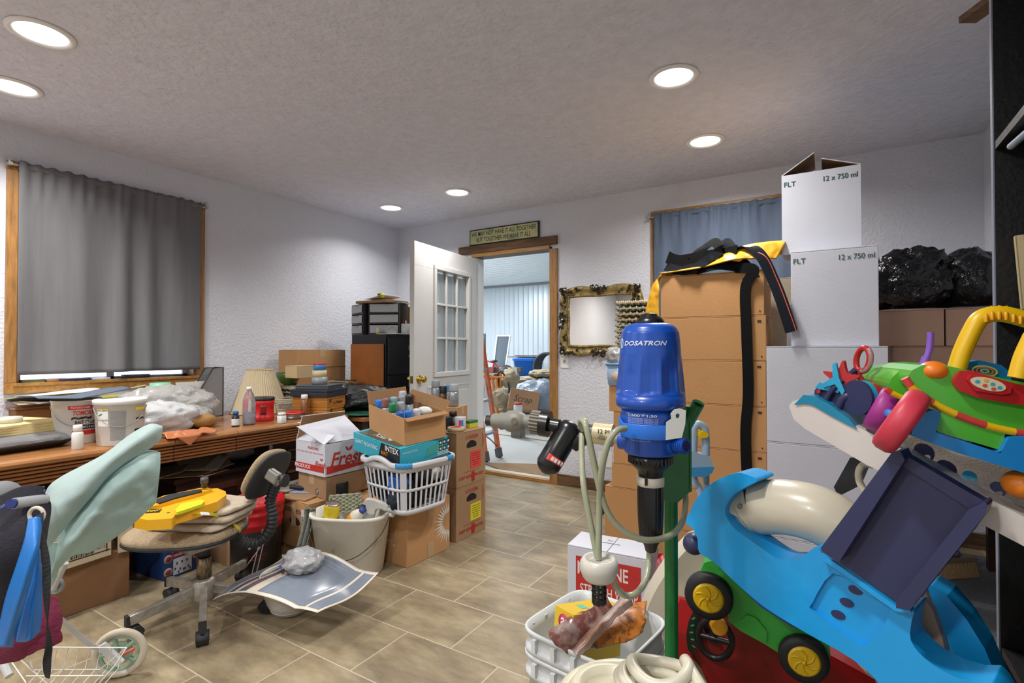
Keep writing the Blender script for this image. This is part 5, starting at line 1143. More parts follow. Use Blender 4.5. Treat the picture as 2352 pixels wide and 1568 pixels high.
# float mat box
ci, wi, di, ri = boxpx((919, 1014.5), (1029, 997), (810, 993), .70)
hi = .105; teal = mat('teal_print_card', '35a3b8', .45); dkn = mat('dark_print_card', '1c2226', .45); wi, di = min(wi, .55), min(di, .50)
n = V((-math.sin(ri), math.cos(ri), 0)); u = V((math.cos(ri), math.sin(ri), 0)); Fp = atz(919, 1014.5, .70); ci = V((Fp.x, Fp.y, 0))+u*wi/2+n*di/2
def dint(q, fc):
    q.prism([(-.12-(di/2-.12), 0), (-di/2, 0)] if False else [(.02, 0), (di/2, 0), (di/2, hi), (.06, hi)], 0, .0008, dkn, fc('L')); 
    q.text('GIANT FLOATING', .03, fc('L', -.09, hi*.62, .002), pm('d8e6ea'), 1, fit=di*.5); q.text('MAT', .03, fc('L', .09, hi*.5, .0026), pm('d88a2c'), 1.5); q.text('INTEX', .042, fc('L', .155, hi*.8, .0026), pm('e6e6e6'), 1.5, fit=.12)
    q.box((0, 0, .0005), (wi*.9, di*.85, .001), pm('5c5a48'), fc('T', 0, 0)); q.text('INTEX', .06, fc('T', -wi*.30, -di*.0, .003) @ rotz(math.pi/2), pm('e2e2e0'), 2)
    q.prism([(-.02, .02), (.1, .035), (.11, hi*.8), (0, hi*.65)], 0, .0008, pm('3f9c94'), fc('F', .02, .0)); q.text('MEGAMAT 9.5m', .014, fc('F', -wi*.3, hi*.72, .002), pm('cfe2e6'), 0)
    for i in range(3):
        for j in range(2): q.box((0, 0, .0006), (.022, .026, .0008), dkn, fc('F', wi*.33+i*.028, hi*.74-j*.034)); q.box((0, 0, .001), (.012, .012, .0008), pm('cfd8da'), fc('F', wi*.33+i*.028, hi*.74-j*.034))
    for i in range(3): q.box((0, 0, .0006), (.08, .004, .0006), pm('cfe2e6'), fc('F', wi*.38, hi*.28-i*.009))
TL = [carton('float_mat_box', 'teal and black printed flat box resting in the laundry basket', (ci.x, ci.y, .70-hi), (wi, di, hi), ri, teal, deco=dint, tape=False, cat='box')]
# open carton of spray cans
co, wo, do, ro = boxpx((931, 1010), (1025, 998), (835, 989), .702)
wo, do = min(wo, .45), min(do, .42); n = V((-math.sin(ro), math.cos(ro), 0)); u = V((math.cos(ro), math.sin(ro), 0)); Fp = atz(931, 1010, .702); co = V((Fp.x, Fp.y, 0))+u*wo/2+n*do/2
ho = .145; ZO = .702
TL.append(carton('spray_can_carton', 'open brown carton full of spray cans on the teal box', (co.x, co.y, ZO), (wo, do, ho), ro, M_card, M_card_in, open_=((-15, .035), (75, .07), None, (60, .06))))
caps = [(-.13, .08, '2a74c8', 'bright blue'), (-.05, .1, '2a5ab8', 'royal blue'), (.03, .12, 'b8488c', 'magenta'), (-.13, 0, '8a5a50', 'dusty brown'), (-.045, .02, '7ea4a0', 'pale green grey'), (.05, .03, '9aa4a8', 'grey green'), (-.12, -.08, '1f7a4c', 'green'), (-.035, -.06, '9da0a6', 'silver grey'), (.12, .12, 'b8bcc0', 'pale grey'), (.02, -.02, '7c4a44', 'brown red')]
rowsx = [-wo*.36+wo*.2*i for i in range(5)]; rowsy = [do*.36-do*.2*j for j in range(5)]
spec = {(0, 0): ('2a74c8', 'bright blue'), (1, 0): ('2a5ab8', 'royal blue'), (2, 0): ('b8488c', 'magenta'), (3, 0): ('b8bcc0', 'tall pale grey'), (0, 1): ('8a5a50', 'dusty brown'), (1, 1): ('7ea4a0', 'pale grey green'), (2, 1): ('8c9498', 'mid grey'), (0, 2): ('1f7a4c', 'green'), (1, 2): ('9da0a6', 'silver grey'), (3, 1): ('15171a', 'black'), (0, 3): ('1f58b0', 'deep blue'), (2, 2): ('15181a', 'glossy black'), (4, 0): ('b83c34', 'red'), (1, 3): ('2d78d0', 'light blue'), (2, 3): ('c8c8cc', 'white')}
spraycan = None
def spray(loc, capc, label, h=.185, r=.031, body='c4c6c8', grp=None, capr=1.0):
    t = thing('spray_can', label, 'spray can', loc, 0, grp)
    cyl('can_body', [(r*.9, 0), (r, .003), (r, h-.06), (r*.8, h-.05), (r*.62, h-.045)], t, mat('can_print_'+capc, body, .3, metal=.4, var=(40, .3)))
    cyl('cap', [(r*.92*capr, h-.0495), (r*.97*capr, h-.045), (r*.92*capr, h-.006), (r*.84*capr, h)], t, pm(capc, .35))
    return t
zc = ZO+.005
for (i, j), (cc, nm) in spec.items():
    p = V((co.x, co.y, 0))+u*rowsx[i]+n*rowsy[j]; hh = .17+.012*((i*3+j*5) % 3) + (.03 if (i, j) in ((2, 2), (3, 0)) else 0)-(.02 if j == 3 else 0)
    TL.append(spray((p.x, p.y, zc), cc, '%s capped spray can standing in the open carton' % nm, hh, min(wo, do)*.086))
for k, (dx, dy, lb) in enumerate(((.06, -.10, 'white plastic cap lying among the spray cans'),)):
    p = V((co.x, co.y, 0))+u*dx+n*dy; TL.append(tag(MB(pm('d4d4d0')).ell((0, 0, 0), (.045, .03, .025)).build('white_dome', loc=(p.x, p.y, ZO+ho-.01), rz=.4), lb, 'cap'))
rt_ = RM @ V((1, 0, 0)); TP = V((ci.x, ci.y, .70-hi)); XT = T(TP) @ Matrix.Rotation(R(7.5), 4, rt_) @ T(-TP)
for o in TL:
    m4 = XT @ (T(o.location) @ o.rotation_euler.to_matrix().to_4x4()); o.location = m4.translation; o.rotation_euler = m4.to_euler(); WM[o.name] = m4
# things on the egg box pile and behind
ct, w, d, rz, _ = EG; u = V((math.cos(rz), math.sin(rz), 0)); n = V((-math.sin(rz), math.cos(rz), 0)); b0 = V((ct.x, ct.y, 0))
def P_(a, b_, z=0): q = b0+u*a*w+n*b_*d; return V((q.x, q.y, ZE+z))
t = thing('tape_roll', 'masking tape roll with red core on the egg box', 'tape', P_(-.28, -.3)); cyl('roll', [(.035, 0), (.052, 0), (.052, .025), (.035, .025), (.035, .001)], t, pm('b8a888', .6)); MB(pm('b83a30')).lathe([(.031, 0), (.0345, 0), (.0345, .026), (.031, .026), (.031, 0)], 24).build('core', t, world=False)
t = thing('paint_can', 'small white labelled can on the egg box', 'can', P_(.0, -.2)); cyl('can_body', [(.035, 0), (.036, .002), (.036, .075), (.034, .078), (.001, .078)], t, pm('c0c4c8', .3)); q = MB(pm('c03a80')); q.grid(lambda a, v: (.0366*math.cos(-1.2+a*.5), .0366*math.sin(-1.2+a*.5), .02+.04*v), 6, 1); q.grid(lambda a, v: (.0366*math.cos(-.8+a*.4), .0366*math.sin(-.8+a*.4), .02+.04*v), 6, 1, pm('2a8ac0')); q.build('label', t, world=False)
t = thing('black_cap_can', 'short can with black cap behind the white labelled can', 'can', P_(.12, .1)); cyl('can_body', [(.024, 0), (.025, .002), (.025, .07)], t, pm('3a3c40')); cyl('cap', [(.026, .071), (.026, .1), (.023, .103)], t, pm('202226', .3))
t = thing('bulb_box', 'small green and yellow box at the right of the egg box', 'box', P_(.34, -.2), rz); MB(pm('c8c030')).bb((-.045, -.03, 0), (.045, .03, .028)).build('box_body', t, world=False); MB(pm('2c6a3c')).bb((-.045, -.03, .0285), (.045, .03, .045)).build('box_top', t, world=False)
carton('black_box', 'small matte black box behind the tape roll on the egg box', P_(-.2, .1), (.1, .07, .075), rz, mat('matte_black_card', '15161a', .6), tape=False)
# crate behind, with bottles (seen behind open carton)
cb = atz(1010, 1010, .62); carton('carton', 'tall brown carton hidden behind the spray can carton, bottles on it', (cb.x-.24, cb.y+.36, 0), (.24, .2, .78), .3, M_card)
for k, (px, py, nm, cc, r_, h_, bc) in enumerate(((1001, 0, 'grey capped clear bottle left of the black capped one behind the carton', '8c9094', .032, .17, '9aa0a4'), (1018, 0, 'black capped can behind the open carton', '26282c', .028, .13, '7a5a48'), (1042, 0, 'pale grey squeeze bottle behind the carton', 'a0a6aa', .036, .15, 'a4aaae'), (1030, 0, 'blue nozzle bottle behind the open carton', '3a8cc0', .012, .14, 'b0b8bc'))):
    r_y = cb.y+.36+.03*(k % 2); q_ = aty(px, 950, r_y); spray((q_.x, r_y, .785 if k < 9 else 0), cc, nm, h_, r_, bc)
# ---------------------------------------------------------------- dirty white trash bucket
cbk = atz(800, 1312, 0); tb = thing('trash_bucket', 'grimy white oval bucket full of cleaning supplies', 'bucket', (cbk.x, cbk.y+.02, 0), .45)
M_grime = mat('grimy_white_plastic', 'dedbd0', .55, var=(7, .7, .14), var_col='7d765f', bump=(30, .1)); Hb = .315
M_grime.node_tree.nodes['Color Ramp'].color_ramp.elements[0].position = .28; M_grime.node_tree.nodes['Color Ramp'].color_ramp.elements[1].position = .4
q = MB(M_grime); q.lathe([(.15, 0), (.155, .004), (.19, Hb-.02), (.20, Hb-.015), (.20, Hb), (.185, Hb), (.15, .012), (.001, .01)], 56, sx=1.05, sy=.72, sq=3); q.build('bucket_body', tb, world=False)
q = MB(M_grime)
for s in (-1, 1): q.box((s*.215, 0, Hb-.012), (.03, .05, .022))
MB(M_grime).tube([(-.232, -.012, Hb-.01), (-.205, 0, Hb-.01)], .014, 10).build('handle_boss', tb, world=False); MB(M_grime).tube([(.232, -.012, Hb-.01), (.205, 0, Hb-.01)], .014, 10).build('handle_boss', tb, world=False)
MB(pm('3c3c3a', .5, metal=.6)).tube(spl([(.215, -.02, Hb-.02), (.19, -.1, .22), (.1, -.152, .14), (0, -.158, .11), (-.1, -.15, .13), (-.18, -.1, .21), (-.215, -.02, Hb-.02)], 8), .0025, 6).build('wire_handle', tb, world=False)
def inb(x, y, z): return WM[tb.name] @ V((x, y, z))
def tilted(name, label, x, y, z, parts, tx=0, ty=0, cat='bottle', rz=0):
    p = inb(x, y, z); t = thing(name, label, cat, p, .45+rz); X = rx(tx) @ ry(ty)
    for nm, prof, m_ in parts: MB(m_).lathe(prof, 24, M=X).build(nm, t, world=False)
    return t, X
t, X = tilted('cleaner_can', 'yellow and blue cleanser can tilted in the dirty bucket', -.09, -.08, .215, [('can_body', [(.038, 0), (.04, .003), (.04, .16), (.038, .165)], mat('yellow_can_print', 'd8c22c', .3)), ('lid', [(.037, .1655), (.039, .17), (.034, .171), (.001, .168)], pm('9a9088', .2, metal=.9)), ('label_band', [(.0405, .05), (.0407, .051), (.0407, .10), (.0405, .101)], pm('2a3a6a', .3)), ('red_band', [(.0405, .04), (.0407, .041), (.0407, .05), (.0405, .0505)], pm('b82c30', .3))], .1, .18, 'can')
t, X = tilted('spray_bottle', 'yellow labelled trigger bottle lying in the dirty bucket', -.01, -.05, .24, [('bottle_body', [(.03, 0), (.036, .005), (.036, .11), (.022, .14), (.014, .15)], mat('white_hdpe', 'd8d4c4', .4)), ('label', [(.0365, .02), (.0367, .021), (.0367, .1), (.0365, .101)], pm('d89a28', .35)), ('collar', [(.017, .151), (.017, .17)], pm('3a4a9a'))], .35, .75)
q = MB(kb); vs, fs = textmesh('Tail.', 1, 0); q.add([(.0372*math.sin(v.x*.03/.037), -.0372*math.cos(v.x*.03/.037), .065+v.y*.03) for v in vs], fs, M=X); q.build('label_text', t, world=False)
t, X = tilted('spray_bottle', 'clear bottle with white trigger head at the right of the bucket', .09, -.04, .2, [('bottle_body', [(.03, 0), (.034, .005), (.034, .1), (.018, .13), (.013, .14)], M_clear)], .2, .3)
q = MB(pm('d2d2ce')); q.prism(spl2([(-.02, 0), (.02, 0), (.022, .03), (.05, .045), (.075, .042), (.078, .062), (.03, .075), (-.03, .07), (-.05, .04), (-.03, .035)], 4), -.012, .012, M=X @ T(0, 0, .141) @ rx(math.pi/2)); q.prism([(.03, .035), (.045, .035), (.035, -.02), (.028, -.02)], -.005, .005, M=X @ T(0, 0, .141) @ rx(math.pi/2), m=pm('d2d2ce')); q.build('trigger_head', t, world=False)
t, X = tilted('orange_marker', 'stick with orange tip standing in the bucket', .11, .05, .14, [('stick', [(.01, 0), (.01, .2)], pm('9a9a92')), ('tip', [(.014, .201), (.014, .235), (.01, .24)], pm('e0801e'))], 0, .02, 'stick')
t, X = tilted('bottle', 'white bottle with dark cap standing at the back of the bucket', .02, .07, .15, [('bottle_body', [(.02, 0), (.022, .003), (.022, .15)], pm('c8beb0')), ('cap', [(.02, .151), (.02, .175)], pm('23252a'))], 0, .05)
p = inb(-.07, .09, Hb+.03); t0 = egg_tray('egg_tray', 'grey green pulp egg tray standing up at the back of the bucket', (p.x, p.y, p.z-.02), .45, .19, .1, .02, M_egg, None); t0.rotation_euler = (R(72), R(-6), .45)
p = inb(-.215, -.03, Hb-.1); q = MB(mat('grey_rag', '7b8078', .95, bump=(80, .6))); q.grid(lambda a, v: (-.03+.06*a-.02*v, -.01+.012*math.sin(a*14+v*3)-.03*v+.03*math.sin(v*3), .12-.19*v*v-.02*v), 24, 12, th=.006)
tag(q.build('grey_rag', loc=p, rz=.3), 'grey rag hanging over the left rim of the dirty bucket', 'rag')
# ---------------------------------------------------------------- right-hand carton stacks
def sheet(mb, rows, nu=24, nv=24, wr=0, fq=8, seed=0, th=.003, m=None, smooth=True):
    """lofted cloth through rows of world points"""
    S = [spl(r, 6) for r in rows]
    def sm(L, u): x = u*(len(L)-1); i = min(int(x), len(L)-2); return L[i].lerp(L[i+1], x-i)
    n = len(rows)
    def fn(u, v):
        P = [sm(L, u) for L in S]; x = v*(n-1); i = min(int(x), n-2); t = x-i
        a, b_, c, d = P[max(i-1, 0)], P[i], P[i+1], P[min(i+2, n-1)]
        p = .5*((2*b_)+(c-a)*t+(2*a-5*b_+4*c-d)*t*t+(3*b_-a-3*c+d)*t**3)
        if wr: q = p*fq+V((seed, seed*2, 0)); k = wr*(NZ.noise(q)+.6*(1-2*abs(NZ.noise(q*1.7)))+.3*NZ.noise(q*4)); p = p+(C0-p).normalized()*k
        return p
    return mb.grid(fn, nu, nv, m, None, smooth, th)
YA = 2.8; xa0, xa1 = aty(1519, 800, YA).x, aty(1758, 800, YA).x; WA = xa1-xa0; hA = .2235
ords = ['lowest', 'second lowest', 'third lowest', 'middle', 'third highest', 'second highest', 'topmost']
def dA(q, fc):
    q.box((0, 0, .0006), (.018, .010, .0008), pm('1c1a18'), fc('F', WA/2-.03, hA-.03)); q.box((0, 0, .0006), (.006, .006, .0008), pm('1c1a18'), fc('F', WA/2-.02, .02)); q.box((0, 0, .0006), (.012, .02, .0008), pm('2a2824'), fc('R', -.1, hA-.03))
M_cardA = mat('fresh_brown_cardboard', 'b98a58', .8, var=(2, .1), bump=(90, .08))
for i in range(7):
    dx = random.uniform(-.004, .004)
    carton('shipping_carton', 'plain brown carton, %s of the tall stack under the black straps' % ords[i], ((xa0+xa1)/2+dx, YA+.165, i*(hA+.0006)), (WA, .325, hA), 0, M_cardA, deco=dA, tape=True, group='plain brown cartons of the tall stack')
ZA = 7*(hA+.0006)
# lower stack B
YBk = 2.95; xb = lambda px: aty(px, 900, YBk).x
zs = [0, .357, .497, .803, .956]; pxs = [1388, 1404, 1408, 1398]
lb = ['large brown carton at the foot of the low stack behind the pump', 'thin brown carton second from the floor behind the pump', 'brown carton third from the floor behind the pump', 'brown carton on top of the low stack behind the pump']
for i in range(4):
    x0 = xb(pxs[i]); wB = xa0-.012-x0; carton('shipping_carton', lb[i], ((x0+x0+wB)/2, YBk+.16, zs[i]+.0006*i), (wB, .31, zs[i+1]-zs[i]-.0006), 0, M_cardA, tape=i == 3)
ZB2 = zs[4]+.003
x0 = aty(1409, 800, 3.02).x
for i in range(15):
    egg_tray('egg_tray', 'pulp egg tray in the tall pile in front of the mirror', (x0+.10, 3.15, ZB2+.0005+.0345*i), random.uniform(-.06, .06), .2, .2, .033, (M_egg2, M_egg)[i % 3 == 1] if i > 6 else M_egg, 'egg trays in the tall pile')
xt = aty(1416, 860, 3.0).x
t = thing('pale_blue_tub', 'pale blue lidded tub on the low carton stack', 'tub', (xt+.0, 2.985, ZB2)); cyl('tub_body', [(.036, 0), (.04, .004), (.05, .12)], t, pm('8ea8c4'), sq=4); cyl('lid', [(.056, .121), (.058, .13), (.05, .137), (.001, .137)], t, pm('6f9cc8'), sq=4)
q = MB(pm('c9b49c')); q.lathe([(.03, -.0015), (.03, .0015), (.001, .0016)], 20, M=T(.02, -.052, .055) @ rx(math.pi/2)); q.build('round_label', t, world=False)
tag(blob((0, 0, .035), (.05, .05, .05), 50, .3, 2.5, m=M_cbag, sharp=.6, flat=0, n=28).build('clear_bag', loc=(xt-.0, 2.985, ZB2+.1385)), 'crumpled clear bag on the pale blue tub', 'bag')
# white column
YW = 2.75; xw0, xw1 = aty(1760, 800, YW).x, aty(2040, 800, YW).x
for i, (z0, z1, lb_) in enumerate(((0, .289, 'white carton at the bottom of the white column, mostly hidden by toys'), (.29, .737, 'large white carton, middle of the white column behind the blue toy'), (.738, 1.19, 'large white carton under the two printed bottle cartons'))):
    carton('white_carton', lb_, ((xw0+xw1)/2, YW+.21, z0), (xw1-xw0, .42, z1-z0), 0, M_wbox, tape=i == 2, tapem=M_wbox)
fg = pm('2f5a50', .7)
def flt(y, pa, pb, z0, z1, nm, op):
    a, b_ = aty(pa, 700, y).x, aty(pb, 700, y).x; W_, H_ = b_-a, z1-z0
    def dec(q, fc): q.text('FLT', .034, fc('F', -W_/2+.035, H_-.048), fg, 1); q.text('12 x 750 ml', .034, fc('F', W_/2-.082, H_-.045), fg, 1, fit=.135)
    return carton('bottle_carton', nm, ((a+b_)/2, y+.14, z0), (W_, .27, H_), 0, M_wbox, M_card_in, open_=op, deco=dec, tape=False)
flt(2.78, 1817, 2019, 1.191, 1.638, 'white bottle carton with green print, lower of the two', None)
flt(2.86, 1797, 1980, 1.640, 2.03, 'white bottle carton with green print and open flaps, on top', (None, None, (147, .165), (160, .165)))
# cartons between the stacks
carton('pale_carton', 'pale scuffed carton in the gap between brown and white stacks', (aty(1795, 700, 3.3).x-.03, 3.42, 0), (.17, .3, aty(1790, 640, 3.3).z), 0, mat('pale_scuffed_card', 'b0a48f', .8, var=(3, .3)), tape=False)
carton('grey_carton', 'grey white carton behind the lower bottle carton', (aty(1822, 700, 3.3).x+.05, 3.4, 0), (.16, .3, aty(1800, 700, 3.3).z), 0, M_wbox, tape=False)
# right cartons on a low table
t = thing('low_table', 'dark low table carrying the brown cartons by the right wall', 'table', (.4, 3.5, 0))
MB(M_dkw).bb((.18, 3.2, .40), (XR-.01, 3.72, .44)).build('table_top', t, bevel=.004)
for x in (.21, .72):
    for y in (3.24, 3.68): MB(M_dkw).bb((x-.025, y-.025, 0), (x+.025, y+.025, .4)).build('leg', t)
YR = 3.22; xr = lambda px: aty(px, 700, YR).x; zr = aty(2100, 794, YR).z; zr2 = aty(2100, 710, YR).z
carton('shipping_carton', 'dull brown carton on the low table, under the two side by side', ((xr(2050)+XR-.02)/2, YR+.22, .441), (XR-.02-xr(2050), .4, zr-.442), 0, M_card3, tape=False)
a, b_ = xr(2000), xr(2169); carton('shipping_carton', 'pinkish brown carton under the knotted black bag', ((a+b_)/2+.0, YR+.2, zr), (b_-a, .38, zr2-zr), 0, M_card3, tape=False)
a, b_ = xr(2173), XR-.012; carton('shipping_carton', 'pinkish brown carton in the corner against the right wall', ((a+b_)/2, YR+.2, zr), (b_-a, .38, zr2-zr), 0, M_card3, tape=False)
p = aty(2092, 650, YR+.1); tag(blob((0, 0, .13), (.2, .16, .17), 61, .2, 2.2, m=M_bag, sharp=.45, flat=0, n=72, k=44).build('black_bag', loc=(p.x, YR+.19, zr2+.012)), 'knotted shiny black bin bag, left of the two on the cartons', 'bag')
a = aty(2230, 650, YR+.1); tag(blob((0, 0, .13), (.155, .17, .16), 64, .14, 1.8, m=M_bag, sharp=.3, flat=0, n=72, k=44).build('black_bag', loc=(.6, YR+.2, zr2+.012)), 'smoother black bin bag against the right wall', 'bag')
q = MB(pm('c8b820')); q.tube(spl([(0, 0, 0), (.02, 0, .02), (.05, 0, .02), (.06, 0, 0)]), .005, 6); p = aty(2165, 605, YR+.12); tag(q.build('yellow_tie', loc=p), 'yellow drawstring loop between the two black bags', 'tie')
# yellow jacket and black straps on the tall stack
M_yj = mat('yellow_rain_fabric', 'dba21f', .45, bump=(9, .4, .02)); zt = ZA+.004
def W3(px, py, y): return aty(px, py, y)
q = MB(M_yj); y = YA+.1
rows = [[V((xa0+.02, y+.2, zt+.03)), V((xa0+.2, y+.2, zt+.05)), V((xa1-.1, y+.18, zt+.09)), V((xa1+.06, y+.16, zt+.1))],
        [V((xa0-.005, y, zt+.012)), V((xa0+.2, y, zt+.06)), V((xa1-.1, y-.02, zt+.13)), V((xa1+.09, y, zt+.14))],
        [V((xa0-.0, y-.12, zt+.008)), V((xa0+.2, y-.12, zt+.02)), V((xa1-.12, y-.12, zt+.05)), V((xa1+.05, y-.10, zt+.04))]]
sheet(q, rows, 50, 30, .022, 9, 3, .006); tq = thing('yellow_jacket', 'yellow rain jacket draped over the top of the tall carton stack', 'jacket', (xa0+.2, y, zt)); q.build('jacket_back', tq)
q = MB(M_yj); rows = [[W3(1600, 628, YA+.03)+V((0, 0, .01)), W3(1545, 625, YA+.05), W3(1520, 632, YA+.05), W3(1500, 652, YA+.06), W3(1488, 690, YA+.05), W3(1482, 718, YA+.05)],
        [W3(1605, 640, YA+.06)+V((0, 0, .022)), W3(1550, 638, YA+.09)+V((0, 0, .015)), W3(1517, 642, YA+.1), W3(1514, 665, YA+.02), W3(1512, 700, YA+.02), W3(1513, 735, YA+.02)]]
sheet(q, rows, 40, 14, .008, 14, 6, .005); q.build('hanging_sleeve', tq)
M_strap = mat('black_webbing', '0a0b0d', .9, spec=.2, bump=(300, .5)); M_strap2 = mat('navy_webbing', '12161f', .85, spec=.2, bump=(300, .5))
tq = thing('cargo_straps', 'tangle of black webbing straps on top of the tall stack, one end hanging', 'straps', ((xa0+xa1)/2, YA+.1, zt))
def strap(pts, wd, side, m, nm):
    pts = spl(pts, 8); MB(m).ribbon(pts, wd, side, .004).build(nm, tq)
S = lambda px, py, y=YA+.05: aty(px, py, y)
strap([S(1533, 590), S(1560, 600, YA+.08), S(1610, 592, YA+.02), S(1660, 585), S(1692, 578, YA+.0)], .07, (0, .15, 1), M_strap, 'webbing_loop')
strap([S(1530, 612), S(1575, 622, YA), S(1620, 600, YA-.01), S(1655, 572, YA+.1), S(1668, 556, YA+.12), S(1688, 580, YA+.06)], .05, (0, .5, 1), M_strap2, 'webbing_loop')
strap([S(1588, 598), S(1615, 572, YA+.12), S(1640, 556, YA+.1), S(1652, 578, YA+.02), S(1600, 610, YA-.005), S(1570, 618, YA)], .05, (0, .6, 1), M_strap, 'webbing_loop')
strap([S(1600, 620, YA-.0), S(1650, 608, YA-.01), S(1700, 612, YA), S(1720, 600, YA+.03)], .055, (0, .4, 1), M_strap, 'webbing_loop')
strap([S(1560, 600, YA+.15), S(1600, 585, YA+.1), S(1650, 590, YA+.1), S(1700, 585, YA+.1)], .08, (0, .9, .5), M_strap, 'webbing_loop')
strap([S(1690, 577, YA+.05), S(1722, 568, YA+.0), S(1750, 590, YA-.03), S(1775, 640, YA-.035), S(1795, 690, YA-.055), S(1818, 762, YA-.075)], .052, (1, 0, -.1), M_strap2, 'hanging_strap')
strap([S(1690, 615, YA-.005), S(1732, 620, YA-.03), S(1712, 660, YA-.012), S(1714, 760, YA-.012), S(1718, 900, YA-.012), S(1712, 1000, YA-.012), S(1718, 1150, YA-.012)], .05, [(1, -.3, 0)]*49, M_strap, 'hanging_strap')
q = MB(pm('b8442c')); q.ribbon(spl([S(1722, 575, YA-.006), S(1759, 590, YA-.034), S(1784, 640, YA-.04), S(1804, 690, YA-.06), S(1829, 760, YA-.08)], 8), .004, (1, 0, 0), .006); q.build('red_piping', tq)
# bookcase on the right
bx0, by1 = .349, 1.742; M_bc = mat('black_bookcase', '0d0e10', .5, bump=(70, .15)); M_edge = mat('grey_edge_band', '7d8494', .4)
t = thing('bookcase', 'tall black bookcase against the right wall at the photo edge', 'bookcase', (.56, 1.3, 0))
for ya_ in (by1, .78):
    q = MB(M_bc); q.bb((bx0+.003, ya_, 0), (XR-.003, ya_+.02, 2.14)); q.bb((bx0, ya_, 0), (bx0+.0028, ya_+.02, 2.14), M_edge); q.build('side_panel', t)
for z in (.05, .42, .84, 1.245, 1.68, 2.12):
    q = MB(M_bc); q.bb((bx0+.004, .801, z), (XR-.02, by1-.001, z+.02)); q.build('shelf', t)
MB(M_bc).bb((XR-.018, .801, .0), (XR-.004, by1-.001, 2.14)).build('back_panel', t)
q = MB(pm('6a5f3c', .6)); 
for k in range(28): q.box((bx0+.09, by1-.0012, .1+k*.07), (.006, .002, .006))
q.build('peg_holes', t)
bo = at(2307, 720, 1.262); tilt = .06
t = thing('cream_book', 'cream hardback book leaning upright on the black bookcase shelf', 'book', (bx0+.11, by1-.05, 1.266), -.12)
hB = 1.18+(800-536)/1189*1.24-1.266
q = MB(mat('cream_book_cloth', 'c8b68e', .6, var=(8, .08))); q.box((0, -.011, hB/2), (.14, .003, hB), M=ry(-tilt)); q.box((0, .011, hB/2), (.14, .003, hB), M=ry(-tilt)); q.box((-.0695, 0, hB/2), (.003, .025, hB), M=ry(-tilt)); q.box((-.055, -.0126, hB/2), (.003, .001, hB), pm('a8956a'), M=ry(-tilt))
q.box((.02, -.0128, hB*.14), (.12, .001, .035), pm('a87838'), M=ry(-tilt)); q.text('CURIOUS\nTASTE', .026, ry(-tilt) @ T(.02, -.0128, hB*.45) @ rx(math.pi/2), pm('6a7a4a'), 0); q.build('cover', t, world=False)
MB(pm('d8cfb8')).box((0, 0, hB/2), (.13, .018, hB-.006), M=ry(-tilt)).build('pages', t, world=False)
q = MB(pm('8fa0b4', .4)); q.tube([at(2322, 336, 1.22), at(2375, 290, 1.12)], .008, 10); tag(q.build('pale_rod'), 'pale blue plastic rod resting in the black bookcase', 'rod')
q = MB(M_rough); a_, b_ = at(2222, 46, 1.49), at(2222, 46, 1.49)+V((.28, -.46, 0)); q.ribbon([a_, b_], .05, (.85, .52, 0), .018); tag(q.build('wooden_board'), 'short wooden board sticking out from the top of the bookcase', 'board')
# mat and broom on the floor at right
q = MB(mat('grey_tread_rubber', '5c5f63', .6)); q.bb((.1, 1.85, .001), (XR-.01, 3.9, .006))
for i in range(16):
    for j in range(44): q.box((.14+i*.04+(j % 2)*.02, 1.9+j*.045, .007), (.022, .008, .003), M=None)
tag(q.build('rubber_mat'), 'grey tread patterned rubber mat on the floor by the right wall', 'mat')
p = atz(2210, 1325, .01); t = thing('push_broom', 'straw bristled broom head lying on the grey mat', 'broom', (p.x-.03, p.y, .009), .7)
q = MB(mat('straw_bristle', 'a98a60', .9, bump=(160, .9), stretch=(1, 1, .1))); q.hexa([V(v) for v in ((-.12, -.03, 0), (.12, -.03, 0), (.12, .03, 0), (-.12, .03, 0), (-.10, -.02, .075), (.10, -.02, .075), (.10, .02, .075), (-.10, .02, .075))]); q.build('bristles', t, world=False)
MB(pm('7a6a54')).bb((-.105, -.025, .0755), (.105, .025, .1)).build('broom_block', t, world=False, bevel=.004); MB(pm('5a5f66')).ell((0, 0, .12), (.025, .025, .022)).build('socket', t, world=False); MB(pm('85888c')).tube([(0.03, 0, .13), (.3, .25, .1)], .008, 8).build('handle', t, world=False)
# shrink wrap carton
cs, ws, ds, rs = boxpx((1492, 1284), (1513, 1250), (1307, 1246), .36)
mr = pm('b42a28', .6); wi_ = pm('dcd6d2', .6)
def dwr(q, fc):
    q.prism([(-ds*.39, .13), (ds*.40, .13), (ds*.40, .32), (-ds*.39, .32)], 0, .0008, mr, fc('L')); q.text('MACHINE', .075, fc('L', -.02, .272, .0024), wi_, 1.2, fit=ds*.62); q.text('STRETCH WRAP', .055, fc('L', .005, .19, .0024), wi_, 1, fit=ds*.7); q.text('ST', .03, fc('L', ds*.05, .09, .0024), mr, 1)
    q.box((0, 0, .0006), (.03, .05, .0008), mr, fc('F', 0, .24)); q.box((.0, 0, .0006), (.002, .12, .0008), kb, fc('T', 0, .03)); q.text('2C', .02, fc('T', .03, .02, .002) @ rotz(-1.57), kb, 0)
carton('stretch_wrap_box', 'white carton with a red lettered panel behind the hose cap', (cs.x, cs.y, 0), (ws, ds, .36), rs, M_wbox, deco=dwr, tape=False)
p = atz(1378, 1184, 0); t = thing('navy_box', 'small navy and yellow box on the floor by the cartons', 'box', (p.x, p.y+.04, 0), .2); MB(pm('161c2e')).bb((-.04, -.03, 0), (.05, .03, .09)).build('box_body', t, world=False, bevel=.002); q = MB(pm('c8a828')); q.prism([(.01, 0), (.05, 0), (.05, .06)], 0, .001, M=T(0, -.0312, 0) @ rx(math.pi/2)); q.build('yellow_corner', t, world=False)
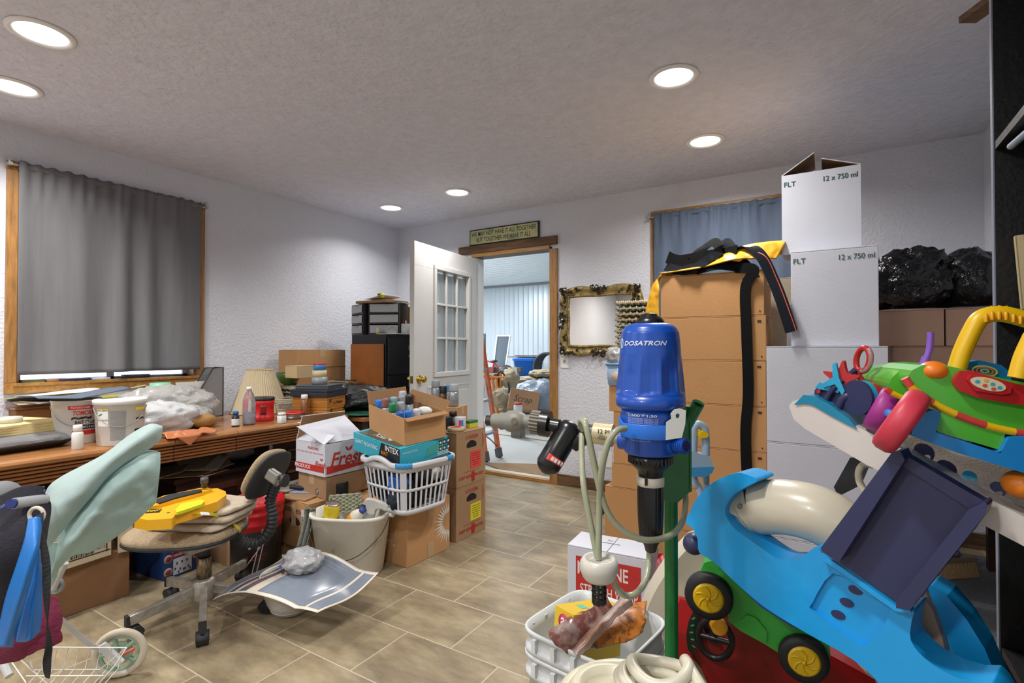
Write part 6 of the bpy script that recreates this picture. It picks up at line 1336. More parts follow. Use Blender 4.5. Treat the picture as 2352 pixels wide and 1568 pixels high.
# ---------------------------------------------------------------- injector pump on its green stand
DPp = 1.0; KP = DPp/FPX; cxp = 1493
M_pb = mat('royal_blue_plastic', '1048a6', .32, coat=.2, var=(60, .12)); M_pb2 = mat('sky_blue_strap', '2068c8', .35); M_pk = mat('gloss_black_plastic', '0e0f12', .3); M_grn = mat('green_powder_coat', '0d6b2e', .35, var=(30, .2)); M_crm = mat('cream_pvc', 'c2b68e', .4); M_hose = mat('cloudy_hose', 'a9ae92', .25, trans=.25); M_lblk = mat('worn_black_pvc', '2e2f33', .4)
axis = at(cxp, 800, DPp); base = V((axis.x, axis.y, 0)); yaw = math.atan2(axis.y, axis.x)-math.pi/2   # local -Y faces the camera
zp = lambda py: CAMZ+(800-py)*KP
tp_ = thing('injector_pump', 'blue bell topped dosing pump with black lower tube and lettering', 'pump', (base.x, base.y, zp(1265)), yaw)
def PL(prof, dz=0): return [(r*KP, zp(y)-zp(1265)) for r, y in prof]
q = MB(M_pb); n_ = 96; prof = PL([(66, 938), (72, 934), (77, 930), (78, 922), (77, 905)])
q.lathe(prof, n_)
def bell(u, v):
    y = 905-(905-742)*v; a = u*2*math.pi
    pts = [(742, 34), (745, 48), (752, 58), (764, 64), (785, 66.5), (815, 68.5), (905, 77)]
    i = max(k for k in range(6) if pts[k][0] <= y+1e-6); f = (y-pts[i][0])/(pts[i+1][0]-pts[i][0]); r = pts[i][1]+(pts[i+1][1]-pts[i][1])*min(f, 1)
    if 812 < y < 902:
        s = (a*10/(2*math.pi)) % 1; k = max(0, 1-abs(s-.5)/.42)**.5; ramp = min(1, (y-812)/45)*min(1, (902-y)/8); r -= 6.5*k*ramp
    return (r*KP*math.cos(a), r*KP*math.sin(a), zp(y)-zp(1265))
q.grid(bell, 200, 60); q.lathe(PL([(36, 744), (34, 742), (.001, 741)]), 40); q.build('bell_cover', tp_, world=False)
def cytext(q, s, size, ang, py, rpx, m, fit=None, bold=1, it=0):
    vs, fs = textmesh(s, bold, it); ww = max(v.x for v in vs)-min(v.x for v in vs); sx = (fit/ww/size if fit else 1); r = rpx*KP+.0006; z0 = zp(py)-zp(1265)
    q.add([(r*math.cos(-math.pi/2+ang+v.x*size*sx/r), r*math.sin(-math.pi/2+ang+v.x*size*sx/r), z0+v.y*size) for v in vs], fs, m)
wt = pm('c8d0e4', .5); q = MB(wt)
cytext(q, 'DOSATRON', .0115, -.22, 789, 67.6, wt, fit=.086, bold=2, it=1)
a0 = -1.12; r_ = 67.8*KP; q.tube([(r_*math.cos(-math.pi/2+a0+.07*math.cos(k*.524)), r_*math.sin(-math.pi/2+a0+.07*math.cos(k*.524)), zp(789)-zp(1265)+.009*math.sin(k*.524)) for k in range(12)], .0009, 4, closed=True); q.build('brand_lettering', tp_, world=False)
MB(M_pk).lathe(PL([(33, 743), (32, 738), (27, 731), (18, 726), (16, 721), (9, 719), (.001, 719)]), 40).build('top_cap', tp_, world=False)
q = MB(M_pb); q.lathe(PL([(46, 1042), (57, 1038), (60, 1032), (62, 1003), (66, 998), (67, 985), (68, 948), (65, 938)]), 64); q.build('pump_body', tp_, world=False)
q = MB(M_pb2); zc0 = zp(998)-zp(1265); zc1 = zp(966)-zp(1265)
q.grid(lambda u, v: ((70*KP)*math.cos(-math.pi/2-1.25+u*2.5), (70*KP)*math.sin(-math.pi/2-1.25+u*2.5), zc0+(zc1-zc0)*v+(.012*max(0, u-.85)/.15)+(.01*max(0, .12-u)/.12)), 48, 2, th=-.003); q.build('strap_band', tp_, world=False, bevel=.001)
q = MB(wt); cytext(q, 'DOSATRON', .0105, .18, 978, 71.2, pm('8fa8dc'), fit=.062, bold=1); cytext(q, '(800) 523-8499', .007, .28, 990, 71.2, pm('8fa8dc'), fit=.05); q.build('strap_lettering', tp_, world=False)
q = MB(wt); cytext(q, '1:500 - 1:50', .006, -.28, 947, 68.6, wt, fit=.055, bold=2)
for j in range(5): cytext(q, 'Water powered', .0036, -.58, 953+j*3.4, 68.6, pm('9fb0dc'), fit=.02, bold=0); cytext(q, 'doser injection unit', .0036, -.08, 953+j*3.4, 68.6, pm('9fb0dc'), fit=.038, bold=0)
cytext(q, 'Made in the U.S.A.', .0045, -.35, 1002, 65, pm('9fb0dc'), fit=.04, bold=0); q.build('body_lettering', tp_, world=False)
q = MB(M_pk); q.lathe(PL([(27, 1092), (28, 1080), (34, 1074), (46, 1062), (50, 1042)]), 48)
for k in range(30): a = k*6.283/30; q.box((48.5*KP*math.cos(a), 48.5*KP*math.sin(a), (zp(1052)-zp(1265))), (.003, .003, .014))
q.build('neck_nut', tp_, world=False)
MB(pm('c9c3b4', .4)).lathe(PL([(28, 1113), (30.5, 1112), (31, 1094), (28, 1092)]), 40).build('white_collar', tp_, world=False); MB(M_pk).box((-.008, -30.5*KP, zp(1099)-zp(1265)), (.005, .004, .012)).build('collar_key', tp_, world=False)
q = MB(M_pk)
def low(u, v):
    a = u*2*math.pi; y = 1113+(1228-1113)*v; r = 29.5+1.5*math.sin(v*3.1)-.5-3.5*v+(.5*(1 if int(u*44) % 2 else 0)); return (r*KP*math.cos(a), r*KP*math.sin(a), zp(y)-zp(1265))
q.grid(lambda u, v: low(u, 1-v), 176, 14); q.lathe(PL([(8, 1265), (12, 1262), (15, 1250), (23, 1235), (26, 1228)]), 32); q.build('suction_tube', tp_, world=False)
# ports
rt = RM @ V((1, 0, 0)); fw_ = V((RM @ V((0, 0, -1))).to_tuple()); fw_.z = 0; fw_.normalize(); up = V((0, 0, 1))
q = MB(M_pb); a = at(1530, 1020, DPp-.03); b_ = at(1576, 1024, DPp-.07); q.tube([a, a.lerp(b_, .5)], 20*KP, 20); q.tube([a.lerp(b_, .45), b_], 15*KP, 20)
for k in range(4): c = a.lerp(b_, .6+.1*k); q.tube([c, c+(b_-a)*.03], 17*KP, 20)
q.build('outlet_port', tp_); MB(pm('081a50')).tube([b_+(b_-a)*.001, b_+(b_-a)*.012], 11*KP, 18).build('port_opening', tp_)
q = MB(M_pb); q.tube([at(1445, 1012, DPp), at(1424, 1010, DPp+.01)], 21*KP, 20); q.build('inlet_port', tp_)
# inlet pipework
dl = lambda px: DPp+.01+(1424-px)*.00035
P = lambda px, py: at(px, py, dl(px))
tv = thing('inlet_assembly', 'horizontal pipework of valve, ribbed nut and cream coupling on the pump inlet', 'pipework', P(1240, 978))
MB(M_crm).tube([P(1430, 1004), P(1404, 1000)], 16*KP, 24).build('cream_sleeve', tv)
q = MB(M_crm); q.tube([P(1406, 1000), P(1364, 994)], 25*KP, 28); q.tube([P(1408, 1000), P(1400, 999)], 26.5*KP, 28); q.build('cream_regulator', tv)
q = MB(); ax_ = (P(1364, 994)-P(1406, 1000)).normalized(); Mt = frame(P(1384, 988)-fw_*25*KP*1.0, -ax_, -fw_); Mt = Mt @ T(0, 0, .0015); q.text('12 PSI', .012, Mt, kb, 1, fit=.026); q.text('MAX IN\nPRESSURE', .005, Mt @ T(0, -.011, 0), kb, 0, fit=.024); q.build('regulator_lettering', tv)
MB(M_lblk).tube([P(1366, 994), P(1340, 990)], 19*KP, 20).build('black_tee', tv)
MB(M_lblk).tube([P(1345, 988), P(1248, 972)], 9*KP, 18).build('pipe', tv)
q = MB(M_pk); tp2, bt = P(1305, 990), P(1250, 1072)-fw_*.03; L = bt-tp2; pts = [tp2+L*k for k in (-.22, -.18, -.1, 0, .45, .86, .95, 1.03, 1.07)]; q.tube(pts, [r*KP for r in (12, 22, 28, 30, 30, 30, 26, 16, 5)], 32); q.build('filter_body', tv)
q = MB(M_pk); q.tube([P(1352, 995), P(1330, 1010), P(1315, 1020)], 20*KP, 16); q.build('filter_neck', tv)
q = MB(pm('b8261e', .4)); n = L.normalized(); s1 = (-fw_-n*(-fw_).dot(n)).normalized(); s2 = n.cross(s1)
q.grid(lambda u, v: tp2+L*(.62+.14*v)+(s1*math.cos(-1.0+1.6*u)+s2*math.sin(-1.0+1.6*u))*30.6*KP, 20, 2); q.build('red_label', tv)
q = MB(pm('d8c8c4')); 
for k in range(4):
    an = -.7+.28*k; c = tp2+L*.69+(s1*math.cos(an)+s2*math.sin(an))*31*KP; q.box((0, 0, 0), (.006, .008, .0008), M=frame(c, s2, s1))
q.build('label_marks', tv)
MB(M_pk).tube([P(1262, 974), P(1243, 971)], 32*KP, 36).build('black_flange', tv); MB(M_pk).tube([P(1285, 979), P(1262, 975)], 17*KP, 24).build('black_hub', tv)
q = MB(mat('grey_pvc_dark', '6d675a', .5)); a, b_ = P(1243, 971), P(1222, 968); q.tube([a, b_], 26*KP, 36); dr = (b_-a).normalized(); e1 = up.cross(dr).normalized(); e2 = dr.cross(e1)
for k in range(20): an = k*6.283/20; q.tube([a+(e1*math.cos(an)+e2*math.sin(an))*26.5*KP, b_+(e1*math.cos(an)+e2*math.sin(an))*26.5*KP], 3*KP, 6)
q.build('ribbed_nut', tv)
q = MB(mat('grey_pvc_valve', '77776f', .5)); pr = [(1224, 20), (1212, 18), (1206, 18), (1204, 21), (1192, 28), (1180, 30), (1168, 28), (1160, 22), (1152, 24), (1146, 20), (1138, 21), (1132, 19)]
q.tube([P(x, 968-(1224-x)*.02) for x, r in pr], [r*KP*.93 for x, r in pr], 28); q.build('valve_body', tv)
MB(pm('6a624c')).tube([at(1181, 967, dl(1181)-28*KP), at(1181, 967, dl(1181)-31*KP)], 8*KP, 20).build('valve_plug', tv)
q = MB(mat('dark_brown_fitting', '2c211d', .35)); q.tube([P(1136, 966), P(1118, 965)], 14*KP, 8); q.build('end_fitting', tv)
# stand
ts = thing('pump_stand', 'green steel post stand with bracket plate and angled grip behind the pump', 'stand', (0, 0, 0)); g0 = at(1541, 1130, 1.09); ts.location = (g0.x, g0.y, 0); WM[ts.name] = T(g0.x, g0.y, 0)
MB(M_grn).tube([V((g0.x, g0.y, .02)), V((g0.x, g0.y, at(1541, 960, 1.09).z))], 15*1.09/FPX, 20).build('post', ts)
q = MB(M_grn); q.box((g0.x, g0.y, .01), (.13, .03, .02)); q.box((g0.x, g0.y, .01), (.03, .13, .021)); q.build('base_cross', ts, bevel=.004)
d_ = 1.075; Mf = frame(at(1500, 1000, d_), rt, -fw_); Mi = Mf.inverted(); lp = lambda px, py: (lambda v: (v.x, v.y))(Mi @ at(px, py, d_))
q = MB(M_grn); q.prism([lp(*p) for p in ((1500, 930), (1584, 934), (1585, 1128), (1557, 1153), (1526, 1150), (1522, 1128), (1500, 1100))], -.004, 0, M=Mf); q.prism([lp(*p) for p in ((1583, 934), (1587, 934), (1587, 1128), (1583, 1128))], -.05, .004, M=Mf); q.build('bracket_plate', ts)
q = MB(pm('c8ccc4')); Mf2 = frame(at(1500, 1000, .935), rt, -fw_); Mi2 = Mf2.inverted(); l2 = lambda px, py: (lambda v: (v.x, v.y))(Mi2 @ at(px, py, .935))
q.prism([l2(*p) for p in ((1530, 1010), (1531, 970), (1543, 962), (1541, 950), (1549, 941), (1562, 938), (1576, 942), (1574, 975), (1566, 1005))], -.003, 0, M=Mf2, holes=[[l2(1557+5*math.cos(k*.7854), 955+6*math.sin(k*.7854)) for k in range(8)][::-1]]); q.build('white_bracket', ts)
q = MB(M_grn); q.tube([at(1572, 985, 1.1), at(1604, 926, 1.06)], 14*1.06/FPX, 20); q.build('angled_grip', ts)
MB(pm('0a4a20')).tube([at(1603.6, 926.8, 1.06), at(1604.3, 925.4, 1.06)], 10*1.06/FPX, 18).build('grip_opening', ts)
# hoses
def hose(lb_, pts, r=7, k=6):
    q = MB(M_hose); W_ = spl([at(*p) for p in pts], k); q.tube(W_, r*KP, 12); o = q.build('clear_hose', loc=(W_[0].x, W_[0].y, W_[0].z), world=True); return tag(o, lb_, 'hose')
hose('clear hose arching from the cream coupling straight down into the white cap', [(1436, 984, .93), (1415, 990, .91), (1396, 1020, .91), (1382, 1080, .92), (1377, 1150, .94), (1375, 1250, .94), (1375, 1284, .94)])
hose('clear hose looping from the pipe under the pump and up behind the green plate', [(1338, 985, 1.0), (1334, 968, .97), (1342, 968, .95), (1350, 995, .94), (1368, 1080, .94), (1385, 1150, .94), (1412, 1200, .94), (1455, 1232, .94), (1500, 1240, .95), (1545, 1226, .99), (1568, 1195, 1.05), (1575, 1150, 1.08), (1572, 1120, 1.11)])
hose('yellowed clear hose hanging down left of the others to the cap', [(1336, 996, 1.03), (1336, 1050, 1.0), (1340, 1110, .97), (1352, 1180, .96), (1364, 1240, .955), (1371, 1276, .95)])
hose('clear hose curling from the pump foot under the white cap', [(1492, 1258, 1.0), (1491, 1285, 1.0), (1485, 1325, .98), (1466, 1358, .96), (1440, 1368, .95), (1418, 1352, .94), (1406, 1325, .94)])
c = at(1376, 1330, .94); tc_ = thing('hose_strainer', 'round white cap with a black slotted strainer hanging on the hoses', 'strainer', (c.x, c.y, c.z), yaw); s = .94/FPX
MB(mat('milky_cap', 'c9c7bc', .35, trans=.15)).lathe([(32*s, 0), (38*s, 8*s), (44*s, 25*s), (43*s, 40*s), (36*s, 50*s), (30*s, 50*s), (28*s, 44*s), (.001, 44*s)], 48).build('cap', tc_, world=False)
q = MB(M_pk)
for k in range(8): a = k*.7854; q.box((14*s*math.cos(a), 14*s*math.sin(a), -28*s), (.004, .004, 54*s))
for z in (-6, -18, -30, -42): q.tube([(14.5*s*math.cos(k*.3927), 14.5*s*math.sin(k*.3927), z*s) for k in range(16)], .0022, 6, closed=True)
q.lathe([(14*s, -55*s), (16*s, -54*s), (16*s, -40*s)], 24); q.build('strainer_cage', tc_, world=False); MB(pm('b8b8ac')).lathe([(11*s, -50*s), (11*s, -2*s)], 20).build('mesh_core', tc_, world=False)
# ---------------------------------------------------------------- square white pails with packets, cream tub
cp, wp, dp, rp = boxpx((1322, 1502), (1512, 1440), (1198, 1445), .46)
wp = dp = .29; rp = -.15; cp = V((-.53, 1.272, 0))
def sqpail(label, z0, hh, closed):
    t = thing('square_pail', label, 'pail', (cp.x, cp.y, z0), rp, 'nested square white pails'); W_ = wp/2/1.0
    q = MB(pm('cdd2d4', .35)); q.lathe([(W_*.86, 0), (W_*.87, .004), (W_*.95, hh-.06), (W_, hh-.058), (W_*1.0, hh-.045), (W_*.965, hh-.043), (W_*.965, hh-.012), (W_*1.01, hh-.01), (W_*1.01, hh), (W_*.975, hh), (W_*.94, hh-.03), (W_*.86, .01), (.001, .01)], 72, sq=6); q.build('pail_body', t, world=False)
    for f in range(2):
        for k in range(4): q = MB(pm('cdd2d4', .35)); q.box((0, 0, 0), (.012, .016, .03), M=rotz(f*math.pi/2*-1) @ T(W_*(-.6+.4*k), -W_*1.0, hh-.028)); q.build('lug', t, world=False)
    return t
sqpail('square white pail, lower of the nested pair', 0, .405, 0); sqpail('square white pail holding packets, upper of the nested pair', .075, .39, 1)
def flat_on(name, label, cat, pts, dd, th, m, deco=None, par=None):
    P = [at(px, py, d) for (px, py), d in zip(pts, dd)]; n = (P[1]-P[0]).cross(P[-1]-P[0]).normalized()
    if n.dot(C0-P[0]) < 0: n = -n
    c = sum(P, V())/len(P); t = thing(name, label, cat, c); Mf = frame(P[0], P[1]-P[0], n); Mi = Mf.inverted(); q = MB(m); q.prism([((Mi @ p).x, (Mi @ p).y) for p in P], -th, 0, M=Mf); q.build('body', t, bevel=min(.004, th*.3)); return t, Mf, P, n
M_yb = mat('yellow_print_card', 'd2b02c', .45)
ya = [at(1262, 1432, 1.36), at(1304, 1453, 1.30), at(1384, 1390, 1.42), at(1345, 1356, 1.48)]
t = thing('yellow_box', 'yellow and blue printed box with a round a logo in the pail', 'box', ya[0]-V((0, 0, .06)))
dn = V((-.02, .0, -.15)); q = MB(M_yb)
A_, B_, C_, D_ = at(1276, 1388, 1.33), at(1318, 1412, 1.27), at(1383, 1382, 1.40), at(1340, 1354, 1.47); e = (B_-A_).normalized(); f_ = (D_-A_).normalized(); nn = e.cross(f_).normalized(); nn = nn if nn.z > 0 else -nn
w1, w2 = (B_-A_).length, (D_-A_).length; f_ = nn.cross(e); f_ = f_ if f_.dot(D_-A_) > 0 else -f_
Mb = Matrix((e, f_, nn)).transposed().to_4x4(); Mb.translation = A_; fl = Mb.to_3x3().determinant() < 0
q.hexa([Mb @ V(v) for v in ((0, 0, -.12), (w1, 0, -.12), (w1, w2, -.12), (0, w2, -.12), (0, 0, 0), (w1, 0, 0), (w1, w2, 0), (0, w2, 0))]); q.build('box_body', t, bevel=.001)
q = MB(pm('2a9cc4')); q.box((w1/2, -.0006, -.09), (w1, .001, .05), M=Mb); q.box((w1/2, -.0008, -.06), (w1, .001, .008), pm('23346e'), M=Mb)
lc = Mb @ T(w1/2, -.0012, -.028) @ rx(math.pi/2); q.lathe([(.018, 0), (.018, .0006), (.001, .0007)], 24, m=pm('c02a52'), M=lc); q.text('a', .038, lc @ T(0, .003, .001), pm('e8dcd8'), 2); lc2 = Mb @ T(w1*.5, w2*.82, .0005); q.lathe([(.015, 0), (.015, .0006), (.001, .0007)], 24, m=pm('c02a52'), M=lc2); q.text('a', .03, lc2 @ T(0, .003, .001), pm('e8dcd8'), 2)
q.box((w1+.0006, w2*.5, -.06), (.001, w2, .05), pm('2f7ab0'), M=Mb); q.text('swivel\nscreen', .022, Mb @ T(w1+.0016, w2*.5, -.03) @ rotz(math.pi/2) @ rx(math.pi/2), pm('2c5ca8'), 1); q.box((w1*.5, w2*.35, .0005), (.025, .02, .0008), pm('5ab8a0'), M=Mb); q.build('box_printing', t)
M_pkt = mat('glossy_packet', '7d4a44', .2, var=(14, .6, .2), var_col='c8bcb4')
q = MB(M_pkt); rows = [[at(1262, 1455, 1.25), at(1300, 1430, 1.27), at(1345, 1402, 1.31), at(1392, 1372, 1.36)], [at(1268, 1470, 1.24), at(1310, 1450, 1.25), at(1350, 1425, 1.3), at(1398, 1385, 1.35)], [at(1300, 1498, 1.24), at(1330, 1480, 1.26), at(1370, 1450, 1.3), at(1410, 1400, 1.36)]]
sheet(q, rows, 24, 12, .006, 20, 2, .012); tag(q.build('foil_packet', loc=rows[0][0], world=True), 'dark red glossy packet standing beside the yellow box in the pail', 'packet')
q = MB(mat('silver_packet', 'b4a8a4', .25, var=(8, .4), var_col='8a5a3c')); rows = [[at(1310, 1490, 1.235), at(1350, 1450, 1.25), at(1400, 1400, 1.3), at(1428, 1368, 1.33)], [at(1322, 1500, 1.235), at(1362, 1462, 1.25), at(1412, 1412, 1.3), at(1430, 1382, 1.33)]]
sheet(q, rows, 24, 6, .003, 20, 4, .03); tag(q.build('silver_packet', loc=rows[0][0], world=True), 'silver and brown packet standing on edge in the pail', 'packet')
q = MB(mat('orange_mesh_print', 'b8702c', .35, var=(60, .5, .2), var_col='5a2c14')); rows = [[at(1345, 1470, 1.27), at(1385, 1430, 1.32), at(1430, 1402, 1.38), at(1485, 1390, 1.42)], [at(1360, 1478, 1.255), at(1400, 1452, 1.29), at(1440, 1430, 1.33), at(1480, 1420, 1.36)], [at(1370, 1490, 1.25), at(1410, 1480, 1.27), at(1450, 1470, 1.3), at(1478, 1450, 1.32)]]
sheet(q, rows, 24, 14, .007, 18, 5, .014); tag(q.build('orange_packet', loc=rows[0][0], world=True), 'orange printed packet with clear edge at the right of the pail', 'packet')
ct_ = at(1440, 1560, .96); zt_ = .535; t = thing('cream_tub', 'round cream plastic tub under the coiled hose at the bottom edge', 'tub', (ct_.x, ct_.y, 0)); r0 = 160*.98/FPX
M_ctub = mat('aged_cream_plastic', 'cbc5ad', .35, var=(9, .1))
MB(M_ctub).lathe([(r0*.85, 0), (r0*.9, .01), (r0*.95, zt_-.06), (r0, zt_-.055), (r0*1.02, zt_-.03), (r0*.98, zt_-.008), (r0*.9, zt_), (r0*.82, zt_-.004), (r0*.78, zt_-.02), (.001, zt_-.022)], 64).build('tub_body', t, world=False)
MB(M_ctub).lathe([(r0*.55, zt_-.018), (r0*.6, zt_-.0), (r0*.55, zt_+.012), (r0*.42, zt_+.014), (r0*.40, zt_-.0), (.001, zt_-.004)], 48, c=(-.03, .0, 0)).build('screw_lid', t, world=False)
M_h2 = mat('creamy_hose', 'd0cbb6', .35, trans=.1)
cc = V((ct_.x+.05, ct_.y+.01, zt_+.03)); pts = []
for i in range(120): a = i*.165; rr = .048+.012*math.sin(i*.11); pts.append(cc+V((rr*math.cos(a)*1.15, rr*math.sin(a), -.01+.0004*i+.006*math.sin(a*2+1))))
pts += [cc+V((.09, -.02, .03)), cc+V((.12, -.04, .0)), cc+V((.13, -.05, -.04))]
q = MB(M_h2); q.tube(spl(pts, 2), .011, 12); tag(q.build('coiled_hose', loc=cc, world=True), 'thick cream hose coiled on the round tub', 'hose')
# ---------------------------------------------------------------- toys at the right
class PLN:
    """vertical plane facing the viewer, distance varying along it; real geometry is extruded from it"""
    def __init__(s, pxa, da, pxb, db): s.a, s.ka, s.kb = pxa, 1/da, (1/db-1/da)/(pxb-pxa); s.O = s.w(pxa, 1200); s.X = (s.w(pxb, 1200)-s.O).normalized(); s.X.z = 0; s.X.normalize(); s.N = V((s.X.y, -s.X.x, 0)); s.N = s.N if s.N.dot(C0-s.O) > 0 else -s.N; s.M = frame(s.O, s.X, s.N); s.I = s.M.inverted()
    def d(s, px): return 1/(s.ka+s.kb*(px-s.a))
    def w(s, px, py): return at(px, py, s.d(px))
    def off(s, px, py, k): r = ray(px, py); P0 = s.O+s.N*k; return C0+r*((P0-C0).dot(s.N)/r.dot(s.N))
    def l(s, px, py, k=0): v = s.I @ s.off(px, py, k); return (v.x, v.y)
    def prism(s, q, pts, z0, z1, m=None, holes=(), smooth=0, at_=None):
        k = z1 if at_ is None else at_; P = [s.l(x, y, k) for x, y in pts]; P = spl2(P, smooth) if smooth else P
        H_ = [[s.l(x, y, k) for x, y in h] for h in holes]; H_ = [spl2(h, smooth) if smooth else h for h in H_]
        return q.prism(P, z0, z1, m, s.M, smooth=bool(smooth), holes=H_)
    def tube(s, q, pts, r, k=0, n=20, m=None, sm=6, **kw):
        W_ = [s.off(x, y, k if not hasattr(k, '__len__') else k[i]) for i, (x, y) in enumerate(pts)]; W_ = spl(W_, sm)
        if hasattr(r, '__len__'): r = [r[min(int(i/sm), len(r)-1)]*(1-(i % sm)/sm)+r[min(int(i/sm)+1, len(r)-1)]*((i % sm)/sm) for i in range(len(W_))]
        return q.tube(W_, r, n, m, **kw)
A = PLN(1575, 1.22, 2290, .80)
M_cy = mat('cyan_toy_plastic', '129ce2', .35, coat=.15, var=(5, .08)); M_nv = mat('navy_toy_plastic', '2b2f55', .4); M_bei = mat('cream_toy_plastic', 'c8c1ae', .3, coat=.2); M_wtoy = mat('white_toy_plastic', 'cfc9c4', .35)
o = A.w(1900, 1400); tB = thing('toddler_activity_frame', 'bright blue curved toddler toy frame with navy tray and cream arch', 'toy', (o.x, o.y, .0))
q = MB(M_cy)
outer = [(1575, 1200), (1584, 1176), (1602, 1142), (1640, 1106), (1690, 1086), (1722, 1092), (1740, 1103), (1715, 1117), (1686, 1135), (1668, 1160), (1668, 1186), (1690, 1216), (1733, 1247), (1782, 1281), (1812, 1288), (1838, 1283), (1866, 1260), (1882, 1262), (1893, 1282), (1912, 1298), (1990, 1348), (2062, 1398), (2098, 1402), (2094, 1425), (2092, 1470), (2125, 1512), (2180, 1548), (2240, 1568), (2300, 1590), (2380, 1800), (2200, 1800), (2040, 1592), (1960, 1515), (1850, 1452), (1760, 1397), (1700, 1347), (1640, 1291), (1606, 1268), (1602, 1238), (1590, 1212)]
rec = [(1914, 1316), (1866, 1384), (1868, 1404), (1965, 1474), (1996, 1474), (2044, 1402), (1985, 1362)]
A.prism(q, outer, -.075, 0, holes=[rec], smooth=3); q.build('shell_frame', tB, bevel=.012, seg=4)
q = MB(M_cy); A.prism(q, [(1890, 1296), (1842, 1400), (1962, 1496), (2004, 1496), (2066, 1404)], -.05, -.010, at_=0); q.build('recess_back', tB)
for x, y in ((1961, 1358), (1941, 1387), (1921, 1415)):
    q = MB(M_nv); A.prism(q, [(x+18*math.cos(t)*math.cos(.45)-9*math.sin(t)*math.sin(.45), y+18*math.cos(t)*math.sin(.45)+9*math.sin(t)*math.cos(.45)) for t in [k*6.283/18 for k in range(18)]][::-1], -.0098, -.008, at_=0); q.build('slot_hole', tB)
q = MB(M_cy); A.prism(q, [(2128, 1340), (2140, 1345), (2175, 1368), (2222, 1425), (2262, 1490), (2295, 1568), (2380, 1800), (2300, 1800), (2218, 1560), (2175, 1480), (2150, 1405)], -.20, -.13, at_=-.13); q.build('rear_wing', tB, bevel=.01, seg=3)
q = MB(mat('tan_toy_inner', 'a98b72', .45)); A.prism(q, [(2098, 1398), (2120, 1370), (2142, 1400), (2165, 1470), (2190, 1560), (2120, 1520), (2082, 1450)], -.12, -.10, at_=-.1); q.build('inner_panel', tB, bevel=.004)
ra = 1.0
q = MB(M_bei); A.tube(q, [(1690, 1192), (1700, 1176), (1735, 1166), (1740, 1165)], [.038, .047, .055, .056], [-.05, -.06, -.07, -.07], 32); q.build('arch_end', tB)
q = MB(M_bei); A.tube(q, [(1741, 1165), (1800, 1163), (1870, 1178), (1930, 1210), (1985, 1258), (2020, 1310)], [.0575, .058, .058, .057, .055, .052], [-.07, -.075, -.08, -.09, -.1, -.1], 32); q.build('arch', tB)
q = MB(pm('8a8d90', .3, metal=.8)); c = A.off(1699, 1163, .0); q.tube([c-A.N*.004, c+A.N*.001], .006, 16); q.build('screw', tB)
# navy tray
q = MB(M_nv); A.prism(q, [(2058, 1048), (2258, 1168), (2078, 1398), (1897, 1272)], .006, .014, at_=.02); q.build('tray_floor', tB)
q = MB(M_nv)
A.prism(q, [(2049, 1038), (2068, 1036), (2078, 1056), (1926, 1292), (1890, 1268), (1885, 1258)], .004, .05, at_=.05)
A.prism(q, [(2262, 1152), (2268, 1160), (2262, 1182), (2088, 1402), (2058, 1396), (2058, 1380), (2226, 1168)], .004, .045, at_=.045)
A.prism(q, [(2060, 1034), (2264, 1153), (2240, 1176), (2070, 1068)], .004, .03, at_=.03); q.build('tray_walls', tB, bevel=.008, seg=3)
q = MB(M_cy); A.prism(q, [(1886, 1270), (2062, 1394), (2090, 1400), (2094, 1409), (2056, 1403), (1884, 1282)], -.0, .02, at_=.02); q.build('tray_rim', tB, bevel=.005)
# navy knob at the lower left
c = A.off(1594, 1248, -.04); q = MB(M_nv); q.ell(c, .026); q.tube([A.off(1603, 1240, -.05), A.off(1612, 1218, -.05)], .014, 12); q.build('navy_knob', tB)
# rocker tray beam
tR = thing('infant_rocker', 'white rail infant rocker with teal nose and patterned cloth seat, leaning across the toys', 'rocker', (o.x+.1, o.y, 0))
B_ = PLN(1812, 1.06, 2352, .80); beam = [(1812, 932), (1822, 920), (1842, 918), (1900, 946), (1960, 975), (2050, 1020), (2268, 1143), (2420, 1222), (2620, 1330), (2620, 1420), (2420, 1290), (2245, 1198), (2100, 1120), (1990, 1067), (1850, 985), (1822, 960)]
q = MB(M_wtoy); B_.prism(q, beam, -.045, 0); q.build('front_rail', tR, bevel=.009, seg=3)
q = MB(M_wtoy); B_.prism(q, [(1900, 920), (1960, 940), (2060, 985), (2420, 1170), (2420, 1200), (2060, 1010), (1950, 960)], -.33, -.29, at_=-.29); q.build('rear_rail', tR, bevel=.006)
q = MB(mat('teal_toy_plastic', '1580a4', .35)); B_.prism(q, [(1823, 930), (1846, 906), (1868, 910), (1905, 928), (1950, 962), (1970, 986), (1940, 972), (1900, 950), (1866, 930), (1846, 926)], -.16, .004, at_=.004); q.build('nose_cap', tR, bevel=.006)
q = MB(M_wtoy); B_.prism(q, [(1815, 932), (1830, 918), (1850, 916), (1850, 985), (1822, 962)], -.30, -.05, at_=-.05); q.build('nose_bar', tR, bevel=.012, seg=3)
